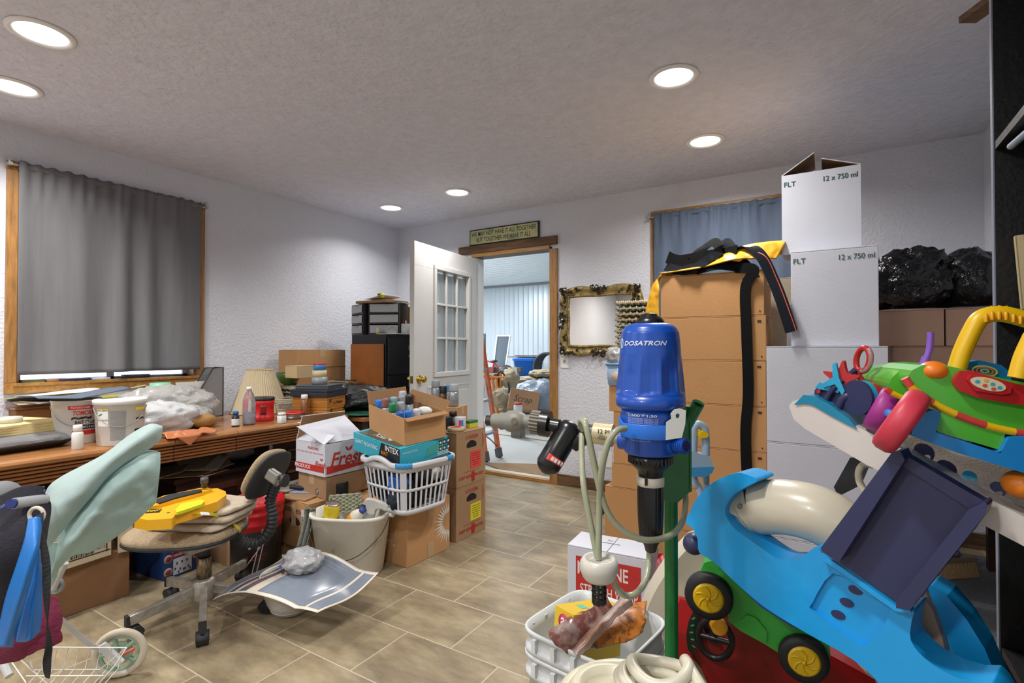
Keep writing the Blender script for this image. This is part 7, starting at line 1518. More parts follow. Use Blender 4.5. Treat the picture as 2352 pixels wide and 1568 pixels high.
# toy station
M_rd = mat('red_toy_plastic', 'b32226', .3); M_tl = mat('turquoise_toy_plastic', '1f9cc4', .35)
q = MB(M_nv); B_.prism(q, [(1870, 912), (1871, 896), (1885, 880), (1930, 890), (1940, 905), (1925, 945), (1890, 930)], -.09, -.03, at_=-.03); q.build('station_base', tR, bevel=.006)
q = MB(M_tl); B_.prism(q, [(1872, 890), (1882, 878), (1930, 893), (1925, 902), (1880, 893)], -.08, -.02, at_=-.02); q.build('station_top', tR, bevel=.004); q = MB(M_rd); B_.prism(q, [(1875, 896), (1884, 893), (1884, 902), (1876, 902)], -.05, -.018, at_=-.018); q.build('red_button', tR)
def star(cx, cy, r, rot, half):
    pts = []
    for k in range(10):
        a = rot+k*.6283; rr = r if k % 2 == 0 else r*.46; pts.append((cx+rr*math.cos(a), cy+rr*math.sin(a)))
    return pts
q = MB(M_rd); B_.prism(q, star(1930, 872, 46, -1.45, 0)[::-1], -.035, -.022, smooth=3, at_=-.02); q.build('star_toy', tR, bevel=.003)
q = MB(M_tl); B_.prism(q, [(1912, 836), (1920, 832), (1927, 868), (1940, 898), (1934, 908), (1918, 882), (1890, 890), (1888, 882), (1912, 866)], -.022, -.014, at_=-.014); q.build('star_toy_front', tR, bevel=.003)
c = B_.off(1982, 826, -.05); q = MB(M_rd)
e1 = (B_.X*.55+B_.N*.4).normalized(); ring = [c+e1*.017*math.cos(k*6.283/28)+V((0, 0, 1))*.023*math.sin(k*6.283/28)+e1*.004*math.sin(k*6.283/28) for k in range(28)]; q.tube(ring, .0055, 10, closed=True); q.tube([B_.off(1970, 846, -.05), B_.off(1972, 862, -.05), B_.off(1984, 880, -.05)], .006, 10); q.build('teething_ring', tR)
q = MB(mat('clear_pink_plastic', 'd8b4b4', .15, trans=.6)); q.tube([p+B_.N*.006+B_.X*.004 for p in ring[18:]+ring[:6]], .0045, 8); q.build('clear_ring', tR)
q = MB(M_nv); B_.tube(q, [(1896, 922), (1908, 900), (1935, 872)], .0055, -.02, 12); B_.tube(q, [(1945, 866), (1965, 848)], .005, -.04, 10); q.build('stalk', tR)
q = MB(M_nv); B_.tube(q, [(1922, 942), (1934, 918), (1948, 908), (1964, 906)], [.009, .009, .0075, .0065], [-.02, -.02, -.02, -.03], 16); q.build('disc_arm', tR)
c0 = B_.off(1966, 913, -.005); nx = (B_.N*.88-B_.X*.45).normalized()
q = MB(M_nv); q.tube([c0, c0-nx*.006], .033, 40); q.build('spinner_disc', tR); q = MB(M_tl); q.tube([c0-nx*.0065, c0-nx*.017], .0325, 40); q.build('spinner_rim', tR); q = MB(M_rd); q.tube([c0-nx*.0175+B_.X*.003, c0-nx*.028+B_.X*.003], .030, 40); q.build('spinner_back', tR)
q = MB(M_bei); B_.tube(q, [(2005, 1068), (1985, 1066), (1973, 1082), (1975, 1108), (1990, 1132)], .0065, -.05, 14); q.build('cream_loop', tR)
q = MB(mat('dark_slate_plastic', '23252e', .4)); B_.prism(q, [(1953, 1050), (1990, 1062), (1965, 1120), (1925, 1140), (1915, 1118)], -.2, -.16, at_=-.16); q.build('dark_support', tR, bevel=.004)
# cloth seat with pattern
M_seat, N_, L_n = node_mat('paisley_seat_cloth'); b_ = N_['Principled BSDF']; b_.inputs['Roughness'].default_value = .9
tc2 = N_.new('ShaderNodeTexCoord'); vo = N_.new('ShaderNodeTexVoronoi'); vo.inputs['Scale'].default_value = 17; L_n.new(tc2.outputs['Object'], vo.inputs[0]); cr2 = N_.new('ShaderNodeValToRGB'); L_n.new(vo.outputs['Distance'], cr2.inputs[0]); e2_ = cr2.color_ramp.elements; e2_[0].position = .26; e2_[0].color = lin('232238'); e2_[1].position = .29; e2_[1].color = lin('a8988e'); L_n.new(cr2.outputs[0], b_.inputs[0])
q = MB(mat('pinkish_seat_cloth', 'a8998f', .9, var=(6, .15), bump=(200, .3)))
q2 = MB(M_seat)
rows = [[B_.off(1990, 968, -.28), B_.off(2080, 985, -.28), B_.off(2200, 1030, -.28), B_.off(2420, 1110, -.28)], [B_.off(2020, 1000, -.14), B_.off(2100, 1045, -.16), B_.off(2250, 1095, -.16), B_.off(2420, 1170, -.16)], [B_.off(2050, 1012, -.05), B_.off(2120, 1055, -.05), B_.off(2265, 1135, -.05), B_.off(2430, 1215, -.05)]]
sheet(q, rows, 40, 20, .005, 10, 1, .005); q.build('cloth_seat', tR)
def tear(px, py, s, rot, m, nm='whale_motif'):
    q = MB(m); pts = [(-1, 0), (-.7, -.55), (0, -.75), (.8, -.6), (1.25, -.1), (1.3, .5), (1.0, .65), (.95, .3), (.6, .2), (0, .55), (-.6, .45)]; c_, s_ = math.cos(rot), math.sin(rot)
    B_.prism(q, [(px+s*(x*c_-y*s_), py+s*(x*s_+y*c_)) for x, y in pts][::-1], 0, .0015, smooth=4, at_=-.045); 
    for i in range(len(q.v)): q.v[i] = q.v[i]-B_.N*.046
    q.build(nm, tR)
tear(2120, 1035, 22, .35, M_nv); tear(2170, 1075, 24, .4, M_nv); tear(2225, 1093, 16, .3, M_tl); tear(2290, 1120, 18, .4, M_nv)
# pushing walker toy: green dome, yellow handle
G = PLN(2040, .86, 2352, .80)
tG = thing('push_walker', 'green and yellow push-along walker toy with pink and purple wheels', 'toy', G.w(2200, 1000)-V((0, 0, .1)))
M_lg = mat('lime_toy_plastic', '4fae34', .3, coat=.2); M_yw = mat('yellow_toy_plastic', 'dfb410', .35); M_pk1 = mat('coral_toy_wheel', 'c8384c', .45, var=(20, .15)); M_mg = mat('magenta_toy_wheel', '9a2c84', .45); M_blu = mat('azure_toy_plastic', '1a80c8', .35)
q = MB(M_lg); G.prism(q, [(2082, 872), (2095, 850), (2120, 838), (2160, 836), (2200, 845), (2300, 868), (2420, 892), (2480, 930), (2480, 1010), (2330, 990), (2250, 966), (2170, 932), (2120, 902), (2095, 885)], -.16, 0); q.build('dome_body', tG, bevel=.03, seg=6)
q = MB(M_lg); G.prism(q, [(2038, 892), (2048, 868), (2068, 850), (2100, 842), (2130, 845), (2110, 900), (2085, 915), (2060, 905)], -.22, -.05, at_=-.05); q.build('rear_lobe', tG, bevel=.018, seg=4)
def stripe(pts, r, k, nm, cols):
    W_ = spl([G.off(x, y, k) for x, y in pts], 6); n = len(W_); step = 5
    for i in range(0, n-1, step): q = MB(cols[(i//step) % 2]); q.tube(W_[i:i+step+1], r, 10); q.build(nm, tG)
stripe([(2078, 868), (2095, 890), (2120, 910), (2170, 940), (2250, 972), (2330, 992), (2430, 1005)], .0062, .0, 'edge_block', (pm('c8403c', .35), M_yw))
stripe([(2034, 893), (2050, 903), (2078, 916)], .005, -.05, 'edge_block', (pm('c8403c', .35), M_yw))
q = MB(mat('orange_toy_plastic', 'e0781c', .35)); c = G.off(2143, 851, -.012); q.ell(c, (.021, .021, .016)); q.build('orange_ball', tG)
q = MB(pm('7a52b8', .35)); G.tube(q, [(2138, 763), (2135, 800), (2128, 822)], .0048, -.03, 14); G.tube(q, [(2128, 820), (2121, 840)], .0065, -.03, 12); q.build('purple_lever', tG)
q = MB(M_rd); G.prism(q, [(2190, 878), (2204, 852), (2228, 850), (2300, 872), (2420, 902), (2420, 936), (2330, 928), (2250, 914), (2205, 898)], -.02, .012, at_=.012); q.build('red_panel', tG, bevel=.006, seg=3)
q = MB(M_rd); G.prism(q, [(2222, 872), (2232, 857), (2300, 873), (2325, 885), (2322, 902), (2300, 906), (2240, 897)], .012, .018, at_=.018); q.build('sticker_boss', tG, bevel=.002)
q = MB(pm('cfc4a8', .5)); G.prism(q, [(2270+42*math.cos(t)*.97-14*math.sin(t)*.2, 882+42*math.cos(t)*.22+14*math.sin(t)) for t in [k*6.283/24 for k in range(24)]][::-1], .0182, .019, at_=.019)
for x, y, c_ in ((2245, 876, '2a9cb8'), (2262, 885, 'c8503c'), (2280, 882, '2a9cb8'), (2296, 890, '2a9cb8'), (2265, 873, 'd8a83c'), (2282, 893, 'c8503c')): G.prism(q, [(x+6*math.cos(t), y+4*math.sin(t)) for t in [k*.7854 for k in range(8)]][::-1], .019, .0196, pm(c_, .5), at_=.019)
q.build('sticker', tG)
q = MB(M_blu); G.prism(q, [(2212, 850), (2222, 832), (2250, 827), (2300, 838), (2325, 858), (2322, 872), (2300, 880)], -.1, -.05, at_=-.05); q.build('blue_dome', tG, bevel=.014, seg=4)
q = MB(pm('8ac8b4', .5)); 
for r_ in (28, 19, 9): q.tube([G.off(2262+r_*math.cos(t), 852+r_*.4*math.sin(t)+.1*r_*math.cos(t), -.046) for t in [k*6.283/24 for k in range(24)]], .0018, 5, (pm('c8c47c', .5), pm('8ac8b4', .5), pm('c8704c', .5))[(r_//9) % 3], closed=True)
q.build('ring_sticker', tG)
q = MB(M_yw); G.tube(q, [(2196, 852), (2210, 808), (2232, 760), (2250, 732), (2276, 722), (2310, 722), (2370, 738), (2430, 765), (2452, 800), (2430, 860)], .0128, -.03, 24); q.build('carry_handle', tG)
q = MB(pm('d89410', .4)); 
for x, y, dx in ((2262, 727, 3), (2278, 722, 1), (2295, 721, 0), (2312, 722, -1), (2330, 727, -2), (2346, 731, -2)): q.tube([G.off(x, y-17, -.03), G.off(x+dx, y, -.0165), G.off(x+dx, y+12, -.018)], .003, 6)
q.build('grip_ridge', tG)
q = MB(M_yw); G.tube(q, [(2338, 868), (2352, 820), (2375, 770)], .012, .05, 20); q.build('handle_leg', tG)
q = MB(M_blu); G.prism(q, [(2092, 1000), (2108, 950), (2152, 940), (2162, 952), (2150, 992), (2298, 1040), (2318, 1004), (2420, 1000), (2420, 1110), (2340, 1082), (2200, 1040)], -.12, .012, at_=.012); q.build('blue_base', tG, bevel=.008, seg=3)
q = MB(M_lg); G.prism(q, [(2160, 945), (2310, 990), (2300, 1034), (2150, 990)], -.08, .002, at_=.002); q.build('green_box', tG, bevel=.004)
def wheel(c, up_, r, w, m):
    v = (c-C0).normalized(); a0 = v.cross(V((0, 0, 1))).normalized(); ax = (a0*.87-a0.cross(v)*up_).normalized(); q = MB(m); q.tube([c-ax*w*.5, c-ax*w*.42, c-ax*w*.2, c+ax*w*.2, c+ax*w*.42, c+ax*w*.5], [r*.78, r*.93, r, r, r*.93, r*.78], 40); q.build('wheel', tG)
wheel(G.off(2070, 967, .025), .5, .056, .036, M_pk1)
wheel(G.off(2028, 940, -.1), .4, .044, .034, M_mg)
q = MB(M_blu); q.tube([G.off(2028, 940, -.1), G.off(2070, 967, .02)], .008, 10); q.build('axle', tG)
q = MB(pm('e07c14', .4)); q.ell(G.off(2348, 1112, -.02), (.026, .026, .022)); c = G.off(2345, 1122, -.02); tag(q.build('orange_ball', loc=c, world=True), 'orange ball wheel at the right photo edge below the walker', 'ball')
# green toy car
Cg = PLN(1600, 1.34, 1900, 1.22)
tC = thing('toy_truck', 'green toy truck with black tyres and yellow hubs under the blue frame', 'toy car', Cg.w(1740, 1440)-V((0, 0, .12)))
M_gc = mat('green_toy_car', '2f9a34', .35, var=(8, .1)); M_ty = mat('toy_tyre', '17181a', .6, var=(30, .3)); M_hub = mat('yellow_hub', 'd2aa0c', .35)
q = MB(M_gc); Cg.prism(q, [(1608, 1312), (1618, 1292), (1645, 1285), (1668, 1310), (1700, 1335), (1770, 1392), (1850, 1440), (1905, 1470), (1908, 1510), (1885, 1500), (1850, 1470), (1810, 1474), (1790, 1500), (1755, 1478), (1700, 1448), (1672, 1425), (1680, 1370), (1650, 1325), (1620, 1318)], -.18, 0); q.build('car_body', tC, bevel=.008, seg=3)
q = MB(M_gc); Cg.prism(q, [(1702, 1425), (1715, 1412), (1735, 1418), (1762, 1450), (1760, 1478), (1752, 1472), (1705, 1440)], 0, .006, at_=.006); q.build('door_panel', tC, bevel=.002)
q = MB(pm('1d4fa0', .4)); Cg.prism(q, [(1650, 1298), (1665, 1300), (1752, 1375), (1850, 1445), (1870, 1456), (1820, 1440), (1745, 1392)], -.14, .008, at_=.008); q.build('blue_sill', tC); q = MB(pm('d8d8d8')); Cg.prism(q, [(1645, 1290), (1652, 1292), (1752, 1380), (1748, 1384), (1690, 1334)], -.12, .012, at_=.012); q.build('white_line', tC)
def twheel(px, py, k=.018):
    c = Cg.off(px, py, k); ax = Cg.N; q = MB(M_ty); r = 52*Cg.d(px)/FPX; q.tube([c-ax*.03, c-ax*.026, c-ax*.004, c+ax*.004, c+ax*.0041], [r*.92, r, r, r*.93, r*.64], 48, cap=False); w_ = q.build('wheel', tC)
    q = MB(M_hub); q.tube([c-ax*.028, c+ax*.000, c+ax*.006, c+ax*.008], [r*.66, r*.66, r*.62, r*.55], 40)
    for j in range(6): a = j*1.047; q.tube(spl([c+ax*.008+(Cg.X*math.cos(a+t*.25)+V((0, 0, 1))*math.sin(a+t*.25))*r*(.12+.13*t) for t in range(4)], 3), .0025, 6)
    q.ell(c+ax*.009, .005); q.build('hub', w_)
twheel(1627, 1372); twheel(1847, 1517)
# red ride-on car
Rc = PLN(1470, 1.52, 2050, 1.45)
tK = thing('ride_on_car', 'large red ride-on toy car with cream pillar and black steering wheel', 'toy car', (Rc.w(1750, 1500).x, Rc.w(1750, 1500).y, 0))
M_rk = mat('deep_red_plastic', '9c1216', .35, coat=.2)
q = MB(M_rk); Rc.prism(q, [(1570, 1400), (1600, 1398), (1640, 1404), (1700, 1420), (1800, 1460), (1900, 1500), (2010, 1560), (2050, 1700), (2050, 1960), (1560, 1960), (1560, 1560), (1556, 1480)], -.45, -.03, at_=-.03); q.build('car_body', tK, bevel=.025, seg=4)
q = MB(mat('lit_red_plastic', 'c01c22', .35)); Rc.prism(q, [(1562, 1375), (1580, 1380), (1604, 1402), (1588, 1430), (1580, 1470), (1590, 1510), (1605, 1545), (1600, 1590), (1560, 1560), (1552, 1480), (1552, 1400)], -.1, .0); q.build('dash_rim', tK, bevel=.006, seg=3)  # lit look of the rim is put into a brighter red than the body
q = MB(pm('1c2420', .5)); Rc.prism(q, [(1592, 1405), (1600, 1406), (1612, 1436), (1596, 1490), (1590, 1506), (1580, 1490), (1576, 1460), (1582, 1428)], 0, .002, at_=.002)
for k in range(5): q.box((0, 0, 0), (.010, .004, .001), pm('3fae4a'), M=frame(Rc.off(1588+abs(k-2)*2.5, 1420+16*k, .0035), Rc.X, Rc.N) @ rotz(.6-.3*k))
q.build('dial_decal', tK)
c = Rc.off(1642, 1466, .03); q = MB(M_blk); e1 = (Rc.X*.85+Rc.N*.4).normalized(); e2 = (V((0, 0, 1))+Rc.N*.2).normalized()
q.tube([c+e1*.045*math.cos(k*6.283/32)+e2*.062*math.sin(k*6.283/32) for k in range(32)], .009, 12, closed=True); q.tube([c-e1*.045, c+e1*.045], .008, 10); q.tube([c, c-Rc.N*.07], .016, 14); q.build('steering_wheel', tK)
q = MB(pm('c88a14', .4)); h_ = Rc.off(1650, 1436, .05); q.tube([h_-Rc.N*.012, h_+Rc.N*.012], .022, 24); q.build('horn_button', tK)
q = MB(M_bei); Rc.prism(q, [(1470, 1500), (1476, 1440), (1492, 1385), (1525, 1325), (1570, 1270), (1610, 1238), (1655, 1262), (1618, 1312), (1585, 1362), (1560, 1402), (1540, 1470), (1545, 1560), (1560, 1960), (1470, 1960), (1462, 1560)], -.10, -.02, at_=-.02, smooth=3); q.build('roof_pillar', tK, bevel=.015, seg=4)
q = MB(mat('tan_panel', 'b09a7c', .5)); Rc.prism(q, [(1556, 1560), (1575, 1520), (1600, 1535), (1625, 1568), (1640, 1700), (1556, 1700)], -.03, .04, at_=.04); q.build('tan_panel', tK, bevel=.01)
# pale blue walker handle behind the pump
Hh = PLN(1585, 1.7, 1650, 1.7); tH = thing('push_toy', 'pale grey blue toy push handle with a yellow button, behind the green bracket', 'toy', (Hh.w(1610, 1050).x, Hh.w(1610, 1050).y, 0))
M_gb = mat('grey_blue_plastic', '8fa6ba', .4)
q = MB(M_gb); Hh.tube(q, [(1592, 1046), (1593, 1010), (1594, 985), (1604, 974), (1618, 984), (1621, 1010), (1621, 1046)], .0125, 0, 16); q.build('handle_loop', tH)
q = MB(M_yw); Hh.prism(q, [(1605, 993), (1616, 989), (1627, 996), (1624, 1004), (1606, 1006)], -.01, .025, at_=.02); q.build('yellow_button', tH, bevel=.004)
q = MB(M_gb); Hh.prism(q, [(1588, 1036), (1632, 1050), (1640, 1078), (1620, 1092), (1588, 1084)], -.04, .03); q.build('console', tH, bevel=.006); q = MB(pm('3c86b8', .4)); Hh.prism(q, [(1588, 1074), (1642, 1072), (1636, 1086), (1618, 1096), (1588, 1094)], -.03, .034); q.build('console_base', tH, bevel=.005)
q = MB(M_gb); Hh.tube(q, [(1590, 1080), (1598, 1110), (1612, 1150), (1640, 1400), (1650, 1620)], .011, 0, 14); q.build('leg', tH); q = MB(M_gb); Hh.tube(q, [(1622, 1088), (1622, 1130), (1625, 1400), (1630, 1620)], .011, -.03, 14); q.build('leg', tH)
# ---------------------------------------------------------------- office chair and what lies on it
cc = atz(468, 1408, 0); cc = V((cc.x, cc.y, 0))
tch = thing('office_chair', 'old tan office chair with five metal legs and a coiled black backrest stem', 'chair', cc)
M_st = mat('scuffed_steel', 'b4aea4', .35, metal=.45, var=(30, .4), bump=(60, .1)); M_tw = mat('tan_tweed', 'b09d80', .95, bump=(220, .9, .006), var=(120, .3, .3)); M_bp = mat('dull_black_plastic', '232529', .55)
MB(M_st).lathe([(.045, .07), (.048, .075), (.048, .15), (.04, .16), (.001, .16)], 28, c=cc).build('hub', tch); MB(mat('chrome_column', '9c8a70', .25, metal=.9, var=(20, .3))).lathe([(.03, .16), (.03, .25), (.027, .252)], 24, c=cc).build('gas_column', tch); MB(M_bp).lathe([(.022, .252), (.024, .27), (.022, .29), (.024, .31), (.022, .33), (.024, .345), (.022, .35)], 24, c=cc).build('column_sleeve', tch)
for (px, py) in ((321, 1463), (465, 1481), (396, 1378), (556, 1335), (612, 1405)):
    e = atz(px, py, 0); e = V((e.x, e.y, 0)); dr = (e-cc).normalized(); e = cc+dr*max(min((e-cc).length, .34), .26); a = cc+dr*.045+V((0, 0, .115)); b_ = e+dr*.02+V((0, 0, .082))
    leg = MB(M_st); leg.ribbon([a, b_], .028, dr.cross(V((0, 0, 1))), .042); leg = leg.build('leg', tch, bevel=.005)
    cap = MB(M_bp); cap.ribbon([b_+dr*.0005, b_+dr*.012], .029, dr.cross(V((0, 0, 1))), .044); cap.build('end_cap', leg)
    cs_ = MB(M_bp); s_ = dr.cross(V((0, 0, 1))); k = e+V((0, 0, .027))
    for sg in (-1, 1): cs_.tube([k+s_*sg*.006, k+s_*sg*.022], .026, 24)
    cs_.tube([k, k+V((0, 0, .035))], .007, 10); cs_.grid(lambda u, v: k+dr*.029*math.cos(u*3.14)+V((0, 0, .029*math.sin(u*3.14)))+s_*(.024*(v*2-1)), 16, 2, th=.002); cs_.build('caster', leg)
sc_ = atz(432, 1203, .40); sc_ = V((sc_.x, sc_.y, 0)); ZS = .40
ys = .62
q = MB(M_tw); q.lathe([(.190, ZS-.04), (.205, ZS-.03), (.205, ZS-.015), (.19, ZS-.002), (.14, ZS+.004), (.001, ZS+.005)], 64, c=sc_, sq=2.7, sx=1.12, sy=1.0, M=T(sc_) @ rotz(ys) @ T(-sc_)); q.build('seat_cushion', tch)
q = MB(M_bp); q.lathe([(.10, ZS-.065), (.16, ZS-.056), (.2, ZS-.048), (.208, ZS-.04), (.204, ZS-.032)], 64, c=sc_, sq=2.7, sx=1.12, sy=1.0, M=T(sc_) @ rotz(ys) @ T(-sc_)); q.build('seat_shell', tch); MB(M_st).box(cc+V((0, 0, ZS-.0)) if False else (sc_*.5+cc*.5+V((0, 0, ZS-.085))), (.2, .16, .02)).build('seat_bracket', tch)
# stem and backrest
dB = 2.38; pts = [at(545, 1238, dB-.05), at(575, 1247, dB-.03), at(602, 1240, dB), at(622, 1212, dB), at(626, 1180, dB), at(621, 1150, dB), at(630, 1122, dB), at(634, 1108, dB)]
W_ = spl(pts, 14); q = MB(M_bp); q.tube(W_, [(.0255 if i % 4 < 2 else .0195) for i in range(len(W_))], 18); q.build('corrugated_stem', tch)
L_ = (at(652, 1030, dB)-at(592, 1142, dB)); ln = L_.length; Lu = L_.normalized(); rt_ = RM @ V((1, 0, 0)); Nn = (-rt_*.86+fwv*.42 if False else -rt_*.97+V((-.5255, .8508, 0))*.2); Nn = (Nn-Lu*Nn.dot(Lu)).normalized(); S_ = Lu.cross(Nn).normalized(); mid = at(614, 1088, dB)
def pad(q, off, th, a_, b_, n1=28, n2=14, sq=2.8):
    Mx = Matrix((S_, Lu, Nn)).transposed().to_4x4(); Mx.translation = mid+Nn*off
    q.lathe([(.001, -th/2), (.8, -th/2), (.95, -th*.35), (1, 0), (.95, th*.35), (.75, th/2), (.001, th*.55)], 48, M=Mx @ Matrix.Diagonal((a_, b_, 1, 1)), sq=sq)
q = MB(M_tw); pad(q, .014, .036, .115, ln*.47); q.build('back_cushion', tch); q = MB(M_bp); pad(q, -.010, .018, .118, ln*.48); q.build('back_shell', tch)
q = MB(pm('9a9a96', .3, metal=.8)); b0 = at(628, 1093, dB-.12); q.box((0, 0, 0), (.05, .035, .06), M=frame(b0, Lu, -Nn)); q.build('back_bracket', tch, bevel=.008); q = MB(M_st); q.tube([b0, at(634, 1112, dB-.02)], .012, 12); q.build('bracket_bar', tch)
q = MB(M_bp); k0 = at(652, 1103, dB-.14); kd = (rt_*.9-V((-.5255, .8508, 0))*.2).normalized(); q.tube([b0, k0], .006, 8); q.tube([k0, k0+kd*.01], .028, 20); q.build('adjust_knob', tch)
# folded cloths on the seat
M_lin = mat('unbleached_linen', 'c3b6a2', .9, bump=(26, .6, .01), var=(9, .12))
fc_ = V((sc_.x+.04, sc_.y+.04, ZS+.006))
for i, (dx, dy, w1, w2, h_, rz_, lb_) in enumerate(((.0, .0, .34, .28, .026, .45, 'folded cream cloth on the chair seat, lowest of three'), (.02, .02, .33, .26, .026, .52, 'folded cream cloth on the chair seat, middle of three'), (.02, .03, .32, .24, .024, .40, 'folded cream cloth on the chair seat, directly under the yellow tape reel'))):
    q = MB(M_lin); q.lathe([(.46, 0), (.5, h_*.25), (.505, h_*.5), (.5, h_*.8), (.46, h_), (.001, h_)], 56, sq=7, M=Matrix.Diagonal((w1, w2, 1, 1)))
    for j in range(len(q.v)): v = q.v[j]; q.v[j] = v+V((.008*NZ.noise(v*12), .008*NZ.noise(v*12+V((5, 0, 0))), .005*NZ.noise(V((v.x*14, v.y*14, i)))*(1 if v.z > .002 else 0)))
    tag(q.build('folded_cloth', loc=fc_+V((dx, dy, sum((.026, .026, .024)[:i])+.004*i)), rz=rz_), lb_, 'cloth', 'folded cloths on the chair')
# yellow open-reel tape
zt = ZS+.132; M_ty2 = mat('safety_yellow_plastic', 'dfa61a', .4)
tY = thing('tape_reel', 'yellow long measuring tape reel with crank lying on the folded cloths', 'tape measure', atz(410, 1165, zt))
hp = lambda px, py, z=zt: atz(px, py, z).to_2d()
def hprism(q, pts, z0, z1, m=None, zz=None): q.prism([tuple(hp(x, y, zz or z1)) for x, y in pts], z0, z1, m)
q = MB(M_ty2); hprism(q, [(308, 1188), (320, 1170), (352, 1160), (400, 1150), (478, 1122), (500, 1121), (518, 1128), (520, 1136), (498, 1152), (440, 1170), (404, 1180), (396, 1190), (340, 1194)], zt-.04, zt); q.build('reel_frame', tY, bevel=.006, seg=3)
q = MB(M_ty2); hprism(q, [(330, 1158), (375, 1138), (470, 1118), (488, 1122), (440, 1138), (400, 1148), (360, 1160), (338, 1164)], zt-.02, zt+.014, zz=zt+.014); q.build('reel_body', tY, bevel=.004)
q = MB(M_bp); hprism(q, [(352, 1148), (392, 1134), (462, 1122), (464, 1127), (400, 1143), (366, 1154)], zt+.0145, zt+.021, zz=zt+.021); q.build('crank_arm', tY, bevel=.002)
p = atz(469, 1120, zt+.02); MB(pm('55585a', .4, metal=.5)).lathe([(.012, 0), (.012, .02), (.017, .022), (.017, .045), (.014, .047)], 18, c=p).build('crank_knob', tY)
q = MB(mat('tape_green_yellow', 'c4c81e', .45)); hprism(q, [(402, 1170), (416, 1156), (462, 1146), (470, 1150), (462, 1158), (420, 1172), (406, 1176)], zt+.0005, zt+.012, zz=zt+.012); q.build('wound_tape', tY, bevel=.003)
q = MB(kb); hprism(q, [(332, 1170), (372, 1168), (366, 1176), (334, 1178)], zt+.0005, zt+.0015); P1 = atz(351, 1173, zt+.0025); dX = (atz(372, 1171, zt)-atz(332, 1174, zt)); q.text("300'", .028, frame(P1, dX, (0, 0, 1)), pm('d8c020'), 2); q.build('length_marking', tY)
q = MB(M_bp); P2 = atz(386, 1189, zt-.02); q.ell(P2, (.018, .018, .022)); q.build('tape_mouth', tY)
q = MB(mat('yellow_tape_blade', 'c8b81c', .45)); q.ribbon(spl([atz(390, 1188, zt-.012), atz(430, 1180, zt-.02), atz(466, 1178, zt-.02), atz(500, 1184, zt-.06), atz(530, 1198, ZS+.012), atz(549, 1214, ZS-.0), atz(552, 1222, ZS-.04)], 6), .013, (.6, -.8, 0), .0012); q.build('tape_blade', tY)
q = MB(M_wht); q.ribbon(spl([atz(462, 1179, zt-.012), atz(480, 1180, zt-.025)], 3), .016, (.6, -.8, 0), .004); q.build('white_clip', tY)
# ---------------------------------------------------------------- red bucket, dark things below the desk
rb_ = at(588, 1300, 2.80); tb2 = thing('red_bucket', 'red plastic bucket with black printed lower half behind the chair', 'bucket', (rb_.x, rb_.y, 0), math.atan2(rb_.y, rb_.x)-math.pi/2)
M_rb = mat('bucket_red', 'b8141c', .35); Hb2 = .37
q = MB(M_rb); q.lathe([(.112, 0), (.115, .004), (.13, .245), (.133, .25), (.133, .262), (.130, .265), (.134, .295), (.137, .3), (.137, .312), (.133, .315), (.135, .335), (.141, .34), (.141, .37), (.135, .37), (.128, .26), (.11, .01), (.001, .01)], 56); q.build('bucket_body', tb2, world=False)
MB(mat('bucket_black_print', '191514', .4)).lathe([(.1162, .012), (.1168, .013), (.1292, .225), (.1286, .226)], 56).build('black_band', tb2, world=False)
def ctx(q, s, size, ang, z, r, m, fit=None, bold=1, it=0):
    vs, fs = textmesh(s, bold, it); ww = max(v.x for v in vs)-min(v.x for v in vs); sx = fit/ww/size if fit else 1
    q.add([(r*math.cos(-math.pi/2+ang+v.x*size*sx/r), r*math.sin(-math.pi/2+ang+v.x*size*sx/r), z+v.y*size) for v in vs], fs, m)
q = MB(); ctx(q, 'F', .06, -.2, .16, .1265, pm('c8c8cc'), bold=3, it=1); ctx(q, 'D', .06, .12, .16, .1265, pm('b82428'), bold=3, it=1); ctx(q, 'FACTORY DIRECT', .018, 0, .10, .1235, pm('8a2a28'), fit=.1); ctx(q, 'HOME SUPPLY', .014, 0, .08, .1225, pm('8a2a28'), fit=.09); q.build('lettering', tb2, world=False)
for i, (a, b_) in enumerate((((.0, -.16, .02), (.06, -.19, .3)), ((-.02, -.16, .02), (.03, -.2, .26)), ((-.08, -.15, .02), (.05, -.17, .2)))):
    q = MB(pm('b0aca8', .4)); w0 = T(rb_.x, rb_.y, 0) @ rotz(tb2.rotation_euler.z); q.tube([w0 @ V(a), w0 @ V(b_)], .0025, 6); o = q.build('thin_rod', loc=w0 @ V(a), world=True); tag(o, ['longest', 'middle', 'lowest'][i]+' of the thin grey rods leaning on the red bucket', 'rod')
ct, w, d, rz = boxpx((375, 1336), (460, 1303), (343, 1298), 0); hS = .275
navy = mat('navy_print_card', '1c3c74', .5, var=(8, .15)); w_, d_ = w, max(min(d, .35), .15); Fp = atz(375, 1336); n = V((-math.sin(rz), math.cos(rz), 0)); u = V((math.cos(rz), math.sin(rz), 0)); ct = V((Fp.x, Fp.y, 0))+u*w/2+n*d_/2
